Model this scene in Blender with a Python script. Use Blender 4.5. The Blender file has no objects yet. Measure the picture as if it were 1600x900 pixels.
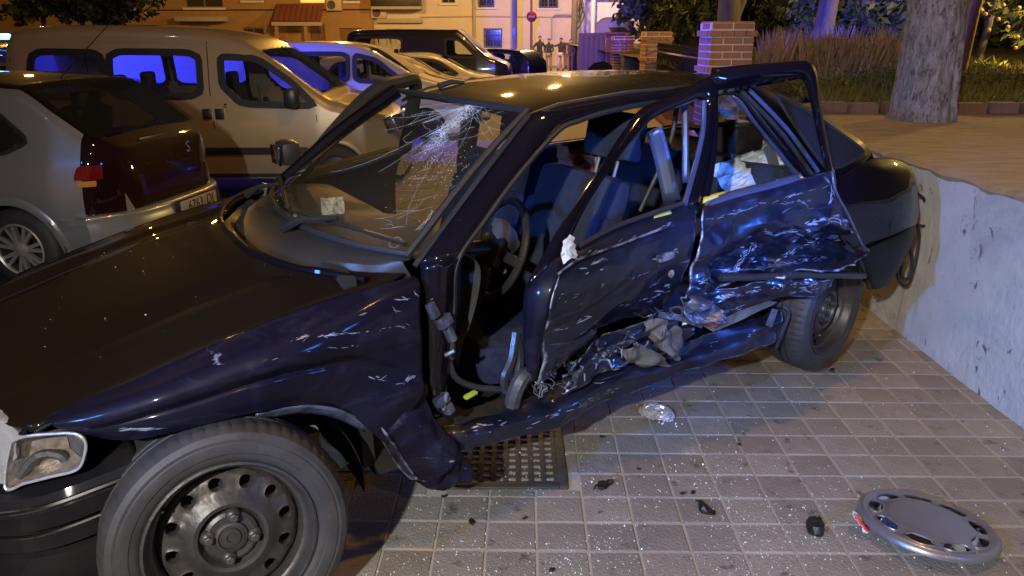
import bpy, bmesh, math, random
from mathutils import Vector, Matrix, noise, Euler
R = math.radians
rnd = random.Random(7)
S = bpy.context.scene
COL = S.collection

# ---------------------------------------------------------------- camera
F_PX, PIT, CAM_H = 1170.0, 0.328, 1.57
cam_d = bpy.data.cameras.new('camera')
cam = bpy.data.objects.new('camera', cam_d)
COL.objects.link(cam)
cam.location = (0, 0, CAM_H)
cam.rotation_euler = (math.pi / 2 - PIT, 0, 0)
cam_d.sensor_width = 36.0
cam_d.lens = 36.0 * F_PX / 1600.0
cam_d.clip_start = 0.05
cam_d.clip_end = 600
S.camera = cam

# ---------------------------------------------------------------- world and light
W = bpy.data.worlds.new('World')
S.world = W
W.use_nodes = True
wn = W.node_tree
bg = wn.nodes['Background']
sky = wn.nodes.new('ShaderNodeTexSky')
sky.sky_type = 'NISHITA'
sky.sun_disc = False
sky.sun_elevation = R(2)
sky.sun_rotation = R(200)
add = wn.nodes.new('ShaderNodeMix')
add.data_type = 'RGBA'
add.inputs[0].default_value = 0.9
glow = (0.30, 0.17, 0.07, 1)                     # sodium glow on a night sky, the same all round
add.inputs[7].default_value = glow
wn.links.new(sky.outputs[0], add.inputs[6])
wn.links.new(add.outputs[2], bg.inputs[0])
bg.inputs[1].default_value = 0.05


def lamp(kind, name, loc, power, color, size=0.1, target=None, angle=60, blend=0.5):
    d = bpy.data.lights.new(name, kind)
    d.energy = power
    d.color = color
    if kind in ('POINT', 'SPOT'):
        d.shadow_soft_size = size
    o = bpy.data.objects.new(name, d)
    COL.objects.link(o)
    o.location = loc
    if kind == 'SPOT':
        d.spot_size = R(angle)
        d.spot_blend = blend
    if target is not None:
        o.rotation_euler = (Vector(target) - Vector(loc)).to_track_quat('-Z', 'Y').to_euler()
    return o


SODIUM = (1.0, 0.50, 0.10)
BLUE = (0.035, 0.06, 1.0)
moon = lamp('SUN', 'moon', (0, 0, 30), 0.012, (0.75, 0.85, 1.0), target=(6, 12, 18))
moon.data.angle = R(0.5)
# work light of the emergency crew, behind the photographer
lamp('SPOT', 'work_light', (-1.2, -1.7, 2.6), 800, (1.0, 0.97, 0.93), 0.06, (0.5, 3.6, 0.3), 88, 0.9)
# blue beacons of the vehicles behind the photographer, with two added aimed spots
lamp('POINT', 'blue_beacon_behind', (3.1, -0.5, 2.0), 110, (0.05, 0.24, 1.0), 0.18)
lamp('SPOT', 'added_blue_spot', (2.9, -0.3, 2.1), 1150, (0.05, 0.20, 1.0), 0.22, (0.95, 2.85, 0.86), 23, 0.9)  # added spot, narrowed to turn the rear door blue
lamp('POINT', 'blue_beacon_behind', (-3.6, 0.2, 2.2), 35, (0.07, 0.26, 1.0), 0.12)
lamp('SPOT', 'added_blue_spot', (-3.4, -1.4, 2.3), 1150, (0.10, 0.30, 1.0), 0.10, (2.1, 3.9, 0.5), 30, 0.7)  # added spot, aimed to turn the far part of the wall blue
# sodium street lamps
lamp('POINT', 'street_lamp_light', (-0.9, 15.5, 6.4), 640, SODIUM, 0.12)
lamp('POINT', 'street_lamp_light', (0.9, 21, 6.4), 750, SODIUM, 0.12)
lamp('POINT', 'street_lamp_light', (3.6, -6.5, 7.5), 330, SODIUM, 0.15)
lamp('POINT', 'street_lamp_light', (1.9, 2.4, 7.2), 480, SODIUM, 0.15)
lamp('POINT', 'street_lamp_light', (-8.0, 38, 6.0), 2600, SODIUM, 0.2)
lamp('POINT', 'street_lamp_light', (-22, 36, 6.5), 700, SODIUM, 0.2)
lamp('POINT', 'street_lamp_light', (2.6, 40, 6.0), 3200, (1.0, 0.62, 0.26), 0.2)
lamp('POINT', 'park_lamp_light', (10.2, 12.6, 3.4), 1300, (1.0, 0.66, 0.16), 0.15)
# beacons of the police vehicle parked on the far left; the last two spots are added
lamp('SPOT', 'police_beacon_light', (-6.6, 11.3, 1.35), 4200, BLUE, 0.12, (-3.4, 9.8, 1.2), 100, 0.5)
lamp('POINT', 'police_beacon_light', (-6.6, 11.3, 1.35), 220, BLUE, 0.12)
lamp('SPOT', 'added_far_blue_spot', (-1.0, -1.2, 2.9), 42000, BLUE, 0.12, (2.6, 40, 2.6), 13, 0.4)  # added blue spot behind the camera, aimed at lamp post and porch
lamp('SPOT', 'added_far_blue_spot', (-1.0, -1.2, 2.9), 32000, BLUE, 0.12, (6.75, 16, 2.2), 8, 0.4)  # added blue spot behind the camera, aimed at the leaning trunk
S.view_settings.view_transform = 'Standard'
S.view_settings.look = 'None'
S.view_settings.gamma = 1.0
S.view_settings.exposure = 0.2
S.view_settings.use_curve_mapping = False
S.render.engine = 'CYCLES'
S.cycles.max_bounces = 8
S.cycles.transparent_max_bounces = 16
S.cycles.sample_clamp_indirect = 3.0


# ---------------------------------------------------------------- materials
def mat(name, color, rough=0.6, metal=0.0, coat=0.0, spec=0.5, noise_amt=0.0, noise_scale=8.0, col2=None,
        bump=0.0, bump_scale=40.0, emit=None, emit_s=0.0, stretch=None, coords='Object', coat_rough=0.04):
    m = bpy.data.materials.new(name)
    m.use_nodes = True
    nt = m.node_tree
    b = nt.nodes['Principled BSDF']
    b.inputs['Base Color'].default_value = (*color, 1)
    b.inputs['Roughness'].default_value = rough
    b.inputs['Metallic'].default_value = metal
    b.inputs['Coat Weight'].default_value = coat
    b.inputs['Coat Roughness'].default_value = coat_rough
    b.inputs['Specular IOR Level'].default_value = spec
    if emit:
        b.inputs['Emission Color'].default_value = (*emit, 1)
        b.inputs['Emission Strength'].default_value = emit_s
    vec = None
    if col2 is not None or bump:
        tc = nt.nodes.new('ShaderNodeTexCoord')
        mp = nt.nodes.new('ShaderNodeMapping')
        if stretch:
            mp.inputs['Scale'].default_value = stretch
        nt.links.new(tc.outputs[coords], mp.inputs[0])
        vec = mp.outputs[0]
    if col2 is not None:
        n = nt.nodes.new('ShaderNodeTexNoise')
        n.inputs['Scale'].default_value = noise_scale
        n.inputs['Detail'].default_value = 6
        n.inputs['Roughness'].default_value = 0.65
        nt.links.new(vec, n.inputs[0])
        r = nt.nodes.new('ShaderNodeValToRGB')
        r.color_ramp.elements[0].position = 0.5 - 0.28 + noise_amt
        r.color_ramp.elements[1].position = 0.5 + 0.22 + noise_amt
        r.color_ramp.elements[0].color = (*color, 1)
        r.color_ramp.elements[1].color = (*col2, 1)
        nt.links.new(n.outputs[0], r.inputs[0])
        nt.links.new(r.outputs[0], b.inputs['Base Color'])
    if bump:
        n2 = nt.nodes.new('ShaderNodeTexNoise')
        n2.inputs['Scale'].default_value = bump_scale
        n2.inputs['Detail'].default_value = 5
        nt.links.new(vec, n2.inputs[0])
        bp = nt.nodes.new('ShaderNodeBump')
        bp.inputs['Strength'].default_value = bump
        bp.inputs['Distance'].default_value = 0.02
        nt.links.new(n2.outputs[0], bp.inputs['Height'])
        nt.links.new(bp.outputs[0], b.inputs['Normal'])
    return m


def wear(m, color, scale, stretch, lo, hi, rough=0.6, seed=0.0, region=None):
    """adds scuffs or stains with a shape of their own over a material"""
    nt = m.node_tree
    b = nt.nodes['Principled BSDF']
    tc = nt.nodes.new('ShaderNodeTexCoord')
    mp = nt.nodes.new('ShaderNodeMapping')
    mp.inputs['Scale'].default_value = stretch
    mp.inputs['Location'].default_value = (seed, seed * 1.7, seed * 0.3)
    nt.links.new(tc.outputs['Object'], mp.inputs[0])
    n = nt.nodes.new('ShaderNodeTexNoise')
    n.inputs['Scale'].default_value = scale
    n.inputs['Detail'].default_value = 9
    n.inputs['Roughness'].default_value = 0.7
    n.inputs['Distortion'].default_value = 0.6
    nt.links.new(mp.outputs[0], n.inputs[0])
    r = nt.nodes.new('ShaderNodeMapRange')
    r.inputs['From Min'].default_value = lo
    r.inputs['From Max'].default_value = hi
    nt.links.new(n.outputs[0], r.inputs['Value'])
    fac = r.outputs[0]
    mx = nt.nodes.new('ShaderNodeMix')
    mx.data_type = 'RGBA'
    src = b.inputs['Base Color'].links
    if src:
        nt.links.new(src[0].from_socket, mx.inputs[6])
    else:
        mx.inputs[6].default_value = b.inputs['Base Color'].default_value
    mx.inputs[7].default_value = (*color, 1)
    nt.links.new(fac, mx.inputs[0])
    nt.links.new(mx.outputs[2], b.inputs['Base Color'])
    # worn paint is rough and loses its coat
    for nm, val in (('Roughness', rough), ('Coat Weight', 0.0), ('Metallic', 0.0)):
        f = nt.nodes.new('ShaderNodeMix')
        f.data_type = 'FLOAT'
        old = b.inputs[nm].links
        if old:
            nt.links.new(old[0].from_socket, f.inputs[2])
        else:
            f.inputs[2].default_value = b.inputs[nm].default_value
        f.inputs[3].default_value = val
        nt.links.new(fac, f.inputs[0])
        nt.links.new(f.outputs[0], b.inputs[nm])
    return m


def edge_wear(m, color, lo=0.53, hi=0.60, rough=0.45):
    """paint cracked off along the sharp folds"""
    nt = m.node_tree
    b = nt.nodes['Principled BSDF']
    g = nt.nodes.new('ShaderNodeNewGeometry')
    r = nt.nodes.new('ShaderNodeMapRange')
    r.inputs['From Min'].default_value = lo
    r.inputs['From Max'].default_value = hi
    nt.links.new(g.outputs['Pointiness'], r.inputs['Value'])
    n = nt.nodes.new('ShaderNodeTexNoise')
    n.inputs['Scale'].default_value = 26
    n.inputs['Detail'].default_value = 6
    nt.links.new(g.outputs['Position'], n.inputs[0])
    r2 = nt.nodes.new('ShaderNodeMapRange')
    r2.inputs['From Min'].default_value = 0.42
    r2.inputs['From Max'].default_value = 0.60
    nt.links.new(n.outputs[0], r2.inputs['Value'])
    mu = nt.nodes.new('ShaderNodeMath')
    mu.operation = 'MULTIPLY'
    nt.links.new(r.outputs[0], mu.inputs[0])
    nt.links.new(r2.outputs[0], mu.inputs[1])
    mx = nt.nodes.new('ShaderNodeMix')
    mx.data_type = 'RGBA'
    nt.links.new(b.inputs['Base Color'].links[0].from_socket, mx.inputs[6])
    mx.inputs[7].default_value = (*color, 1)
    nt.links.new(mu.outputs[0], mx.inputs[0])
    nt.links.new(mx.outputs[2], b.inputs['Base Color'])
    return m


def glass_mat(name, tint=(0.9, 0.95, 1.0), refl=0.12, rough=0.0, haze=0.0, hazecol=(0.5, 0.55, 0.6)):
    m = bpy.data.materials.new(name)
    m.use_nodes = True
    nt = m.node_tree
    nt.nodes.clear()
    out = nt.nodes.new('ShaderNodeOutputMaterial')
    tr = nt.nodes.new('ShaderNodeBsdfTransparent')
    tr.inputs[0].default_value = (*tint, 1)
    gl = nt.nodes.new('ShaderNodeBsdfGlossy')
    gl.inputs['Roughness'].default_value = rough
    # thin pane: Schlick reflectance, the same from both sides
    fr = nt.nodes.new('ShaderNodeLayerWeight')
    fr.inputs[0].default_value = 0.5
    pw = nt.nodes.new('ShaderNodeMath')
    pw.operation = 'POWER'
    pw.inputs[1].default_value = 5.0
    nt.links.new(fr.outputs['Facing'], pw.inputs[0])
    mu = nt.nodes.new('ShaderNodeMath')
    mu.operation = 'MULTIPLY_ADD'
    mu.use_clamp = True
    mu.inputs[1].default_value = 0.9
    mu.inputs[2].default_value = 0.05 + refl * 0.15
    nt.links.new(pw.outputs[0], mu.inputs[0])
    mx = nt.nodes.new('ShaderNodeMixShader')
    nt.links.new(mu.outputs[0], mx.inputs[0])
    base = tr.outputs[0]
    if haze:
        df = nt.nodes.new('ShaderNodeBsdfTranslucent')
        df.inputs[0].default_value = (*hazecol, 1)
        d2 = nt.nodes.new('ShaderNodeBsdfDiffuse')
        d2.inputs[0].default_value = (*hazecol, 1)
        mm = nt.nodes.new('ShaderNodeMixShader')
        mm.inputs[0].default_value = 0.25
        nt.links.new(df.outputs[0], mm.inputs[1])
        nt.links.new(d2.outputs[0], mm.inputs[2])
        m2 = nt.nodes.new('ShaderNodeMixShader')
        m2.inputs[0].default_value = haze
        nt.links.new(tr.outputs[0], m2.inputs[1])
        nt.links.new(mm.outputs[0], m2.inputs[2])
        base = m2.outputs[0]
    nt.links.new(base, mx.inputs[1])
    nt.links.new(gl.outputs[0], mx.inputs[2])
    nt.links.new(mx.outputs[0], out.inputs[0])
    return m


M = {}
M['paint'] = mat('navy_paint', (0.0026, 0.0023, 0.0055), 0.5, 0.0, 0.85, spec=0.03, coat_rough=0.045, col2=(0.0065, 0.005, 0.0085), noise_scale=3,
                 bump=0.015, bump_scale=6)
wear(M['paint'], (0.12, 0.10, 0.10), 34, (1, 1, 1), 0.66, 0.80, 0.7, 3.1)
M['paint_top'] = mat('dusty_orange_lit_navy_paint', (0.0075, 0.0048, 0.0030), 0.5, 0.0, 0.80, spec=0.035, coat_rough=0.05, col2=(0.012, 0.0075, 0.0045), noise_scale=2.5, bump=0.015, bump_scale=6)  # brown base: orange street glow on a dusty film, put into the colour
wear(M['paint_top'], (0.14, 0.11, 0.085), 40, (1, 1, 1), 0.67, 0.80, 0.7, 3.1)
M['paint_hit'] = mat('dented_navy_paint', (0.0045, 0.0045, 0.010), 0.42, 0.5, 0.6, coat_rough=0.10, col2=(0.022, 0.024, 0.050), noise_scale=5,
                     bump=0.10, bump_scale=14)
wear(M['paint_hit'], (0.45, 0.50, 0.62), 5.0, (0.6, 1, 4.2), 0.63, 0.74, 0.5, 1.3)
wear(M['paint_hit'], (0.30, 0.33, 0.42), 16, (0.35, 1, 5), 0.68, 0.76, 0.5, 7.7)
edge_wear(M['paint_hit'], (0.50, 0.56, 0.68))
M['paint_fender'] = mat('scuffed_navy_paint', (0.0042, 0.0035, 0.0095), 0.5, 0.0, 0.24, spec=0.10, coat_rough=0.11, col2=(0.0085, 0.0070, 0.017), noise_scale=4,
                        bump=0.05, bump_scale=9)
wear(M['paint_fender'], (0.40, 0.42, 0.52), 4.2, (0.5, 1, 4.5), 0.645, 0.70, 0.5, 4.4)
wear(M['paint_fender'], (0.018, 0.017, 0.030), 7, (0.7, 1, 2.0), 0.50, 0.70, 0.7, 9.4)
M['bare'] = mat('torn_bare_metal', (0.30, 0.34, 0.42), 0.38, 0.75, col2=(0.06, 0.065, 0.10), noise_scale=18, bump=0.4, bump_scale=30)
M['primer'] = mat('exposed_primer', (0.15, 0.145, 0.105), 0.6, col2=(0.045, 0.03, 0.016), noise_scale=9, bump=0.2)
M['jamb'] = mat('door_jamb_paint', (0.10, 0.13, 0.24), 0.35, 0.4, 0.7, col2=(0.05, 0.07, 0.15), noise_scale=7)
M['rubber'] = mat('black_rubber', (0.012, 0.012, 0.014), 0.55, col2=(0.022, 0.022, 0.024), noise_scale=20)
M['plastic'] = mat('black_plastic', (0.016, 0.016, 0.018), 0.35, col2=(0.03, 0.028, 0.026), noise_scale=12, bump=0.05)
M['bumper'] = mat('bumper_plastic', (0.004, 0.004, 0.0055), 0.6, 0, 0.22, spec=0.05, col2=(0.017, 0.016, 0.017), noise_scale=5)
M['gloss_trim'] = mat('glossy_black_trim', (0.012, 0.010, 0.008), 0.22, 0.3, 0.8)
M['dark'] = mat('dark_cavity', (0.008, 0.008, 0.009), 0.8, col2=(0.015, 0.014, 0.013), noise_scale=9)
M['tyre'] = mat('tyre_rubber', (0.020, 0.019, 0.019), 0.62, col2=(0.050, 0.046, 0.043), noise_scale=9, noise_amt=0.05, bump=0.08, bump_scale=60)
M['rim'] = mat('dirty_steel_rim', (0.040, 0.036, 0.032), 0.42, 0.5, col2=(0.085, 0.078, 0.070), noise_scale=14, bump=0.12, bump_scale=40)
wear(M['rim'], (0.05, 0.028, 0.015), 7, (1, 1, 1), 0.56, 0.72, 0.85, 2.2)
M['seat'] = mat('seat_fabric', (0.020, 0.025, 0.045), 0.9, spec=0.1, col2=(0.035, 0.043, 0.07), noise_scale=30, bump=0.25, bump_scale=120)
M['seat_blue'] = mat('blue_seat_fabric', (0.013, 0.018, 0.050), 0.9, spec=0.1, col2=(0.032, 0.042, 0.095), noise_scale=25, bump=0.25, bump_scale=120)
M['seat_red'] = mat('orange_cloth', (0.45, 0.11, 0.03), 0.9, col2=(0.30, 0.06, 0.02), noise_scale=10, bump=0.2)
M['dash'] = mat('grey_dashboard', (0.042, 0.042, 0.042), 0.6, col2=(0.065, 0.064, 0.062), noise_scale=14, bump=0.15, bump_scale=150)
M['dash_dark'] = mat('dark_door_trim', (0.012, 0.012, 0.013), 0.7, col2=(0.02, 0.02, 0.021), noise_scale=12)
M['chrome'] = mat('chrome', (0.75, 0.77, 0.80), 0.12, 1.0, bump=0.06, bump_scale=30)
M['reflector'] = mat('lamp_reflector', (0.70, 0.64, 0.56), 0.25, 0.55, col2=(0.22, 0.14, 0.08), noise_scale=22, bump=0.25, bump_scale=40)
M['lens'] = glass_mat('clear_lens', (0.92, 0.95, 0.98), 0.3)
M['glass'] = glass_mat('window_glass', (0.86, 0.90, 0.92), 0.25)
M['screen'] = glass_mat('dusty_windscreen', (0.80, 0.82, 0.80), 0.35, haze=0.045, hazecol=(0.55, 0.48, 0.36))
M['glass_dark'] = glass_mat('tinted_glass', (0.45, 0.47, 0.48), 0.3, haze=0.05, hazecol=(0.4, 0.4, 0.4))
M['glass_fog'] = glass_mat('steamed_glass', (0.85, 0.9, 0.95), 0.2, haze=0.85, hazecol=(0.10, 0.11, 0.22))
M['crack'] = mat('crushed_glass', (0.62, 0.72, 0.80), 0.25, 0.0, spec=0.8)
M['paper'] = mat('paper', (0.60, 0.54, 0.32), 0.8, col2=(0.50, 0.48, 0.38), noise_scale=20)
M['white'] = mat('white_plastic', (0.60, 0.64, 0.66), 0.5, col2=(0.48, 0.52, 0.55), noise_scale=9)
M['yellow'] = mat('yellow_foam', (0.62, 0.58, 0.10), 0.7, col2=(0.48, 0.44, 0.08), noise_scale=15)
M['green'] = mat('pale_green_plastic', (0.22, 0.30, 0.20), 0.6, col2=(0.16, 0.22, 0.14), noise_scale=9)
M['red'] = mat('red_plastic', (0.60, 0.02, 0.02), 0.35, col2=(0.45, 0.012, 0.012), noise_scale=9)
M['tail'] = mat('red_tail_lens', (0.16, 0.006, 0.008), 0.10, 0, 1.0)
M['amber'] = mat('amber_lens', (0.55, 0.25, 0.05), 0.15, 0, 1.0)
M['silver'] = mat('silver_paint', (0.26, 0.275, 0.30), 0.30, 0.5, 1.0, col2=(0.30, 0.31, 0.335), noise_scale=3)
M['plum'] = mat('plum_paint_and_shade', (0.010, 0.0025, 0.003), 0.5, 0.0, 0.7, spec=0.03, col2=(0.013, 0.0035, 0.004), noise_scale=3)
M['beige'] = mat('champagne_paint', (0.46, 0.355, 0.21), 0.36, 0.35, 1.0, col2=(0.50, 0.39, 0.24), noise_scale=3)
M['pale'] = mat('pale_paint', (0.55, 0.53, 0.50), 0.3, 0.1, 1.0, col2=(0.60, 0.58, 0.54), noise_scale=3)
M['gold'] = mat('cream_paint', (0.50, 0.40, 0.26), 0.3, 0.3, 1.0, col2=(0.54, 0.43, 0.28), noise_scale=3)
M['black_paint'] = mat('black_paint', (0.010, 0.010, 0.013), 0.25, 0, 1.0, col2=(0.014, 0.014, 0.018), noise_scale=3)
M['alloy'] = mat('alloy', (0.50, 0.52, 0.50), 0.35, 0.6, col2=(0.42, 0.44, 0.42), noise_scale=12)
M['steel'] = mat('galvanised_steel', (0.30, 0.31, 0.33), 0.45, 0.6, col2=(0.24, 0.25, 0.27), noise_scale=20)
M['iron'] = mat('cast_iron', (0.055, 0.052, 0.05), 0.55, 0.4, col2=(0.10, 0.095, 0.09), noise_scale=25, bump=0.2)
M['asphalt'] = mat('asphalt', (0.045, 0.045, 0.047), 0.7, col2=(0.075, 0.073, 0.07), noise_scale=30, bump=0.5, bump_scale=180)
M['grout'] = mat('sandy_joints', (0.40, 0.375, 0.325), 0.9, col2=(0.22, 0.205, 0.18), noise_scale=12, bump=0.3, bump_scale=200, coords='Generated')
M['kerb'] = mat('kerb_stone', (0.26, 0.25, 0.23), 0.8, col2=(0.34, 0.33, 0.30), noise_scale=14, bump=0.3, bump_scale=80)
M['concrete'] = mat('painted_concrete', (0.40, 0.42, 0.42), 0.85, col2=(0.52, 0.54, 0.54), noise_scale=5, bump=0.35, bump_scale=26)
wear(M['concrete'], (0.12, 0.13, 0.14), 6.0, (1, 1.4, 0.8), 0.60, 0.63, 0.9, 5.2)
wear(M['concrete'], (0.20, 0.21, 0.22), 1.6, (1, 1.0, 0.6), 0.48, 0.75, 0.9, 8.2)
wear(M['concrete'], (0.20, 0.20, 0.19), 3.0, (1, 2.5, 0.35), 0.56, 0.78, 0.9, 1.2)
M['coping'] = mat('worn_gravel_coping', (0.17, 0.14, 0.098), 0.95, col2=(0.33, 0.275, 0.20), noise_scale=5, bump=0.6, bump_scale=60, stretch=(1, 3, 1))
wear(M['coping'], (0.44, 0.39, 0.31), 60, (1, 1, 1), 0.62, 0.70, 0.9, 2.0)
M['soil'] = mat('park_soil', (0.06, 0.042, 0.022), 0.95, col2=(0.12, 0.085, 0.045), noise_scale=4, bump=0.6, bump_scale=30)
M['brick'] = mat('orange_brick', (0.36, 0.165, 0.105), 0.85, col2=(0.46, 0.24, 0.16), noise_scale=6, bump=0.3, bump_scale=50)
M['brick_red'] = mat('dark_red_brick', (0.20, 0.065, 0.04), 0.85, col2=(0.28, 0.10, 0.06), noise_scale=6, bump=0.3, bump_scale=50)
M['mortar'] = mat('pale_mortar', (0.80, 0.78, 0.76), 0.9, col2=(0.68, 0.66, 0.64), noise_scale=20, bump=0.2)
M['bark'] = mat('grey_bark', (0.055, 0.048, 0.042), 0.9, col2=(0.30, 0.275, 0.26), noise_scale=13, bump=1.0, bump_scale=24, stretch=(1.8, 1.8, 0.7))
wear(M['bark'], (0.045, 0.04, 0.036), 26, (1.5, 1.5, .5), 0.52, 0.62, 0.9, 2.0)
M['bark_dark'] = mat('dark_bark', (0.07, 0.055, 0.045), 0.9, col2=(0.15, 0.125, 0.10), noise_scale=8, bump=0.8, bump_scale=15, stretch=(1.6, 1.6, 0.5))
M['leaf'] = mat('dark_leaves', (0.030, 0.042, 0.014), 0.55, col2=(0.075, 0.09, 0.025), noise_scale=1.6)
M['leaf_olive'] = mat('olive_leaves', (0.06, 0.075, 0.018), 0.5, col2=(0.12, 0.13, 0.035), noise_scale=1.8)
M['grass'] = mat('lawn_grass', (0.070, 0.068, 0.010), 0.8, col2=(0.13, 0.115, 0.018), noise_scale=2)
M['plume'] = mat('dry_grass_plumes', (0.20, 0.135, 0.085), 0.85, col2=(0.40, 0.28, 0.20), noise_scale=3)
M['fruit'] = mat('orange_fruit', (0.55, 0.28, 0.05), 0.5)
M['wall_brown'] = mat('ochre_brick_wall', (0.32, 0.19, 0.09), 0.85, col2=(0.40, 0.25, 0.12), noise_scale=3, bump=0.3, bump_scale=20)
M['wall_cream'] = mat('cream_render', (0.60, 0.52, 0.42), 0.85, col2=(0.68, 0.60, 0.50), noise_scale=1.5, bump=0.1)
M['wall_white'] = mat('white_render', (0.66, 0.64, 0.64), 0.85, col2=(0.74, 0.72, 0.72), noise_scale=1.5, bump=0.1)
M['stone'] = mat('grey_band', (0.36, 0.33, 0.32), 0.8, col2=(0.44, 0.40, 0.38), noise_scale=6)
M['roof_tile'] = mat('dark_red_roof', (0.16, 0.05, 0.03), 0.8, col2=(0.22, 0.075, 0.045), noise_scale=9, bump=0.3)
M['wood'] = mat('brown_door', (0.16, 0.085, 0.04), 0.6, col2=(0.22, 0.12, 0.06), noise_scale=6, stretch=(4, 4, 0.6))
M['pane'] = mat('dark_pane', (0.02, 0.022, 0.03), 0.08, 0, 0.6)
M['shutter'] = mat('grey_shutter', (0.16, 0.155, 0.18), 0.6, col2=(0.22, 0.21, 0.24), noise_scale=6)
M['warm_window'] = mat('lit_window', (0.8, 0.6, 0.3), 0.5, emit=(1.0, 0.55, 0.12), emit_s=0.9)
M['cloth_dark'] = mat('dark_clothes', (0.012, 0.012, 0.016), 0.9, col2=(0.022, 0.022, 0.028), noise_scale=9)
M['cloth_tan'] = mat('tan_clothes', (0.24, 0.15, 0.08), 0.9, col2=(0.30, 0.2, 0.11), noise_scale=9)
M['cloth_pink'] = mat('pale_clothes', (0.50, 0.33, 0.26), 0.9, col2=(0.56, 0.38, 0.31), noise_scale=9)
M['skin'] = mat('skin', (0.42, 0.24, 0.17), 0.6)
M['hair'] = mat('dark_hair', (0.015, 0.011, 0.009), 0.6)
M['sign_red'] = mat('sign_red', (0.26, 0.02, 0.015), 0.5)
M['sign_white'] = mat('sign_white', (0.50, 0.42, 0.36), 0.5)
M['plate'] = mat('plate_white', (0.34, 0.32, 0.30), 0.4, col2=(0.24, 0.22, 0.21), noise_scale=12)
M['beacon'] = mat('blue_beacon_lens', (0.05, 0.2, 0.9), 0.2, emit=(0.05, 0.28, 1.0), emit_s=14)
M['beacon_core'] = mat('beacon_bulb', (0.3, 0.8, 1.0), 0.2, emit=(0.12, 0.75, 1.0), emit_s=40)
M['capplastic'] = mat('hubcap_plastic', (0.20, 0.20, 0.23), 0.36, 0.55, 0.4, coat_rough=0.15, col2=(0.26, 0.26, 0.29), noise_scale=7, bump=0.04)
M['shard'] = mat('glass_crumbs', (0.75, 0.80, 0.82), 0.15, 0.0, spec=0.9)
M['debris'] = mat('black_fragments', (0.010, 0.010, 0.011), 0.5)
M['foil'] = mat('crumpled_clear_plastic', (0.50, 0.50, 0.53), 0.22, 0.5, bump=0.3, bump_scale=30)
M['cowl'] = mat('cowl_plastic', (0.022, 0.020, 0.018), 0.4, col2=(0.035, 0.032, 0.028), noise_scale=8)


def tile_mat():
    m = mat('grey_paving', (0.132, 0.124, 0.112), 0.72, col2=(0.195, 0.184, 0.168), noise_scale=6, bump=0.35, bump_scale=90)
    nt = m.node_tree
    b = nt.nodes['Principled BSDF']
    # object random brightness, plus dark spots of gum and oil in world space
    tc = nt.nodes.new('ShaderNodeNewGeometry')
    v = nt.nodes.new('ShaderNodeTexNoise')
    v.inputs['Scale'].default_value = 11
    v.inputs['Detail'].default_value = 5
    v.inputs['Roughness'].default_value = 0.6
    nt.links.new(tc.outputs['Position'], v.inputs[0])
    mr = nt.nodes.new('ShaderNodeMapRange')
    mr.inputs['From Min'].default_value = 0.60
    mr.inputs['From Max'].default_value = 0.70
    nt.links.new(v.outputs[0], mr.inputs['Value'])
    n3 = nt.nodes.new('ShaderNodeTexNoise')
    n3.inputs['Scale'].default_value = 1.6
    n3.inputs['Detail'].default_value = 4
    nt.links.new(tc.outputs['Position'], n3.inputs[0])
    oi = nt.nodes.new('ShaderNodeObjectInfo')
    hs = nt.nodes.new('ShaderNodeHueSaturation')
    va = nt.nodes.new('ShaderNodeMath')
    va.operation = 'MULTIPLY_ADD'
    va.inputs[1].default_value = 0.42
    va.inputs[2].default_value = 0.62
    nt.links.new(oi.outputs['Random'], va.inputs[0])
    vb = nt.nodes.new('ShaderNodeMath')
    vb.operation = 'MULTIPLY_ADD'
    vb.inputs[1].default_value = 0.75
    nt.links.new(n3.outputs[0], vb.inputs[0])
    nt.links.new(va.outputs[0], vb.inputs[2])
    nt.links.new(vb.outputs[0], hs.inputs['Value'])
    nt.links.new(b.inputs['Base Color'].links[0].from_socket, hs.inputs['Color'])
    mx = nt.nodes.new('ShaderNodeMix')
    mx.data_type = 'RGBA'
    mx.inputs[7].default_value = (0.065, 0.06, 0.058, 1)
    nt.links.new(hs.outputs[0], mx.inputs[6])
    nt.links.new(mr.outputs[0], mx.inputs[0])
    nt.links.new(mx.outputs[2], b.inputs['Base Color'])
    return m


M['tile'] = tile_mat()


# ---------------------------------------------------------------- builders
def tag(o, label=None, cat=None, group=None, kind=None):
    for k, v in (('label', label), ('category', cat), ('group', group), ('kind', kind)):
        if v:
            o[k] = v
    return o


def empty(name, loc=(0, 0, 0), rz=0.0, label=None, cat=None, group=None):
    o = bpy.data.objects.new(name, None)
    COL.objects.link(o)
    o.empty_display_size = 0.1
    o.location = loc
    o.rotation_euler = (0, 0, rz)
    return tag(o, label, cat, group)


def link(name, me, m, parent=None, loc=None):
    o = bpy.data.objects.new(name, me)
    COL.objects.link(o)
    if m is not None and not me.materials:
        me.materials.append(m)
    if parent is not None:
        o.parent = parent
    if loc is not None:
        o.location = loc
    return o


def obj(name, bm, m, parent=None, smooth=True, angle=40, loc=None):
    bmesh.ops.recalc_face_normals(bm, faces=bm.faces)
    me = bpy.data.meshes.new(name)
    if smooth:
        for f in bm.faces:
            f.smooth = True
        for e in bm.edges:
            if len(e.link_faces) == 2 and e.calc_face_angle(0) > R(angle):
                e.smooth = False
    bm.to_mesh(me)
    bm.free()
    return link(name, me, m, parent, loc)


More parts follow.
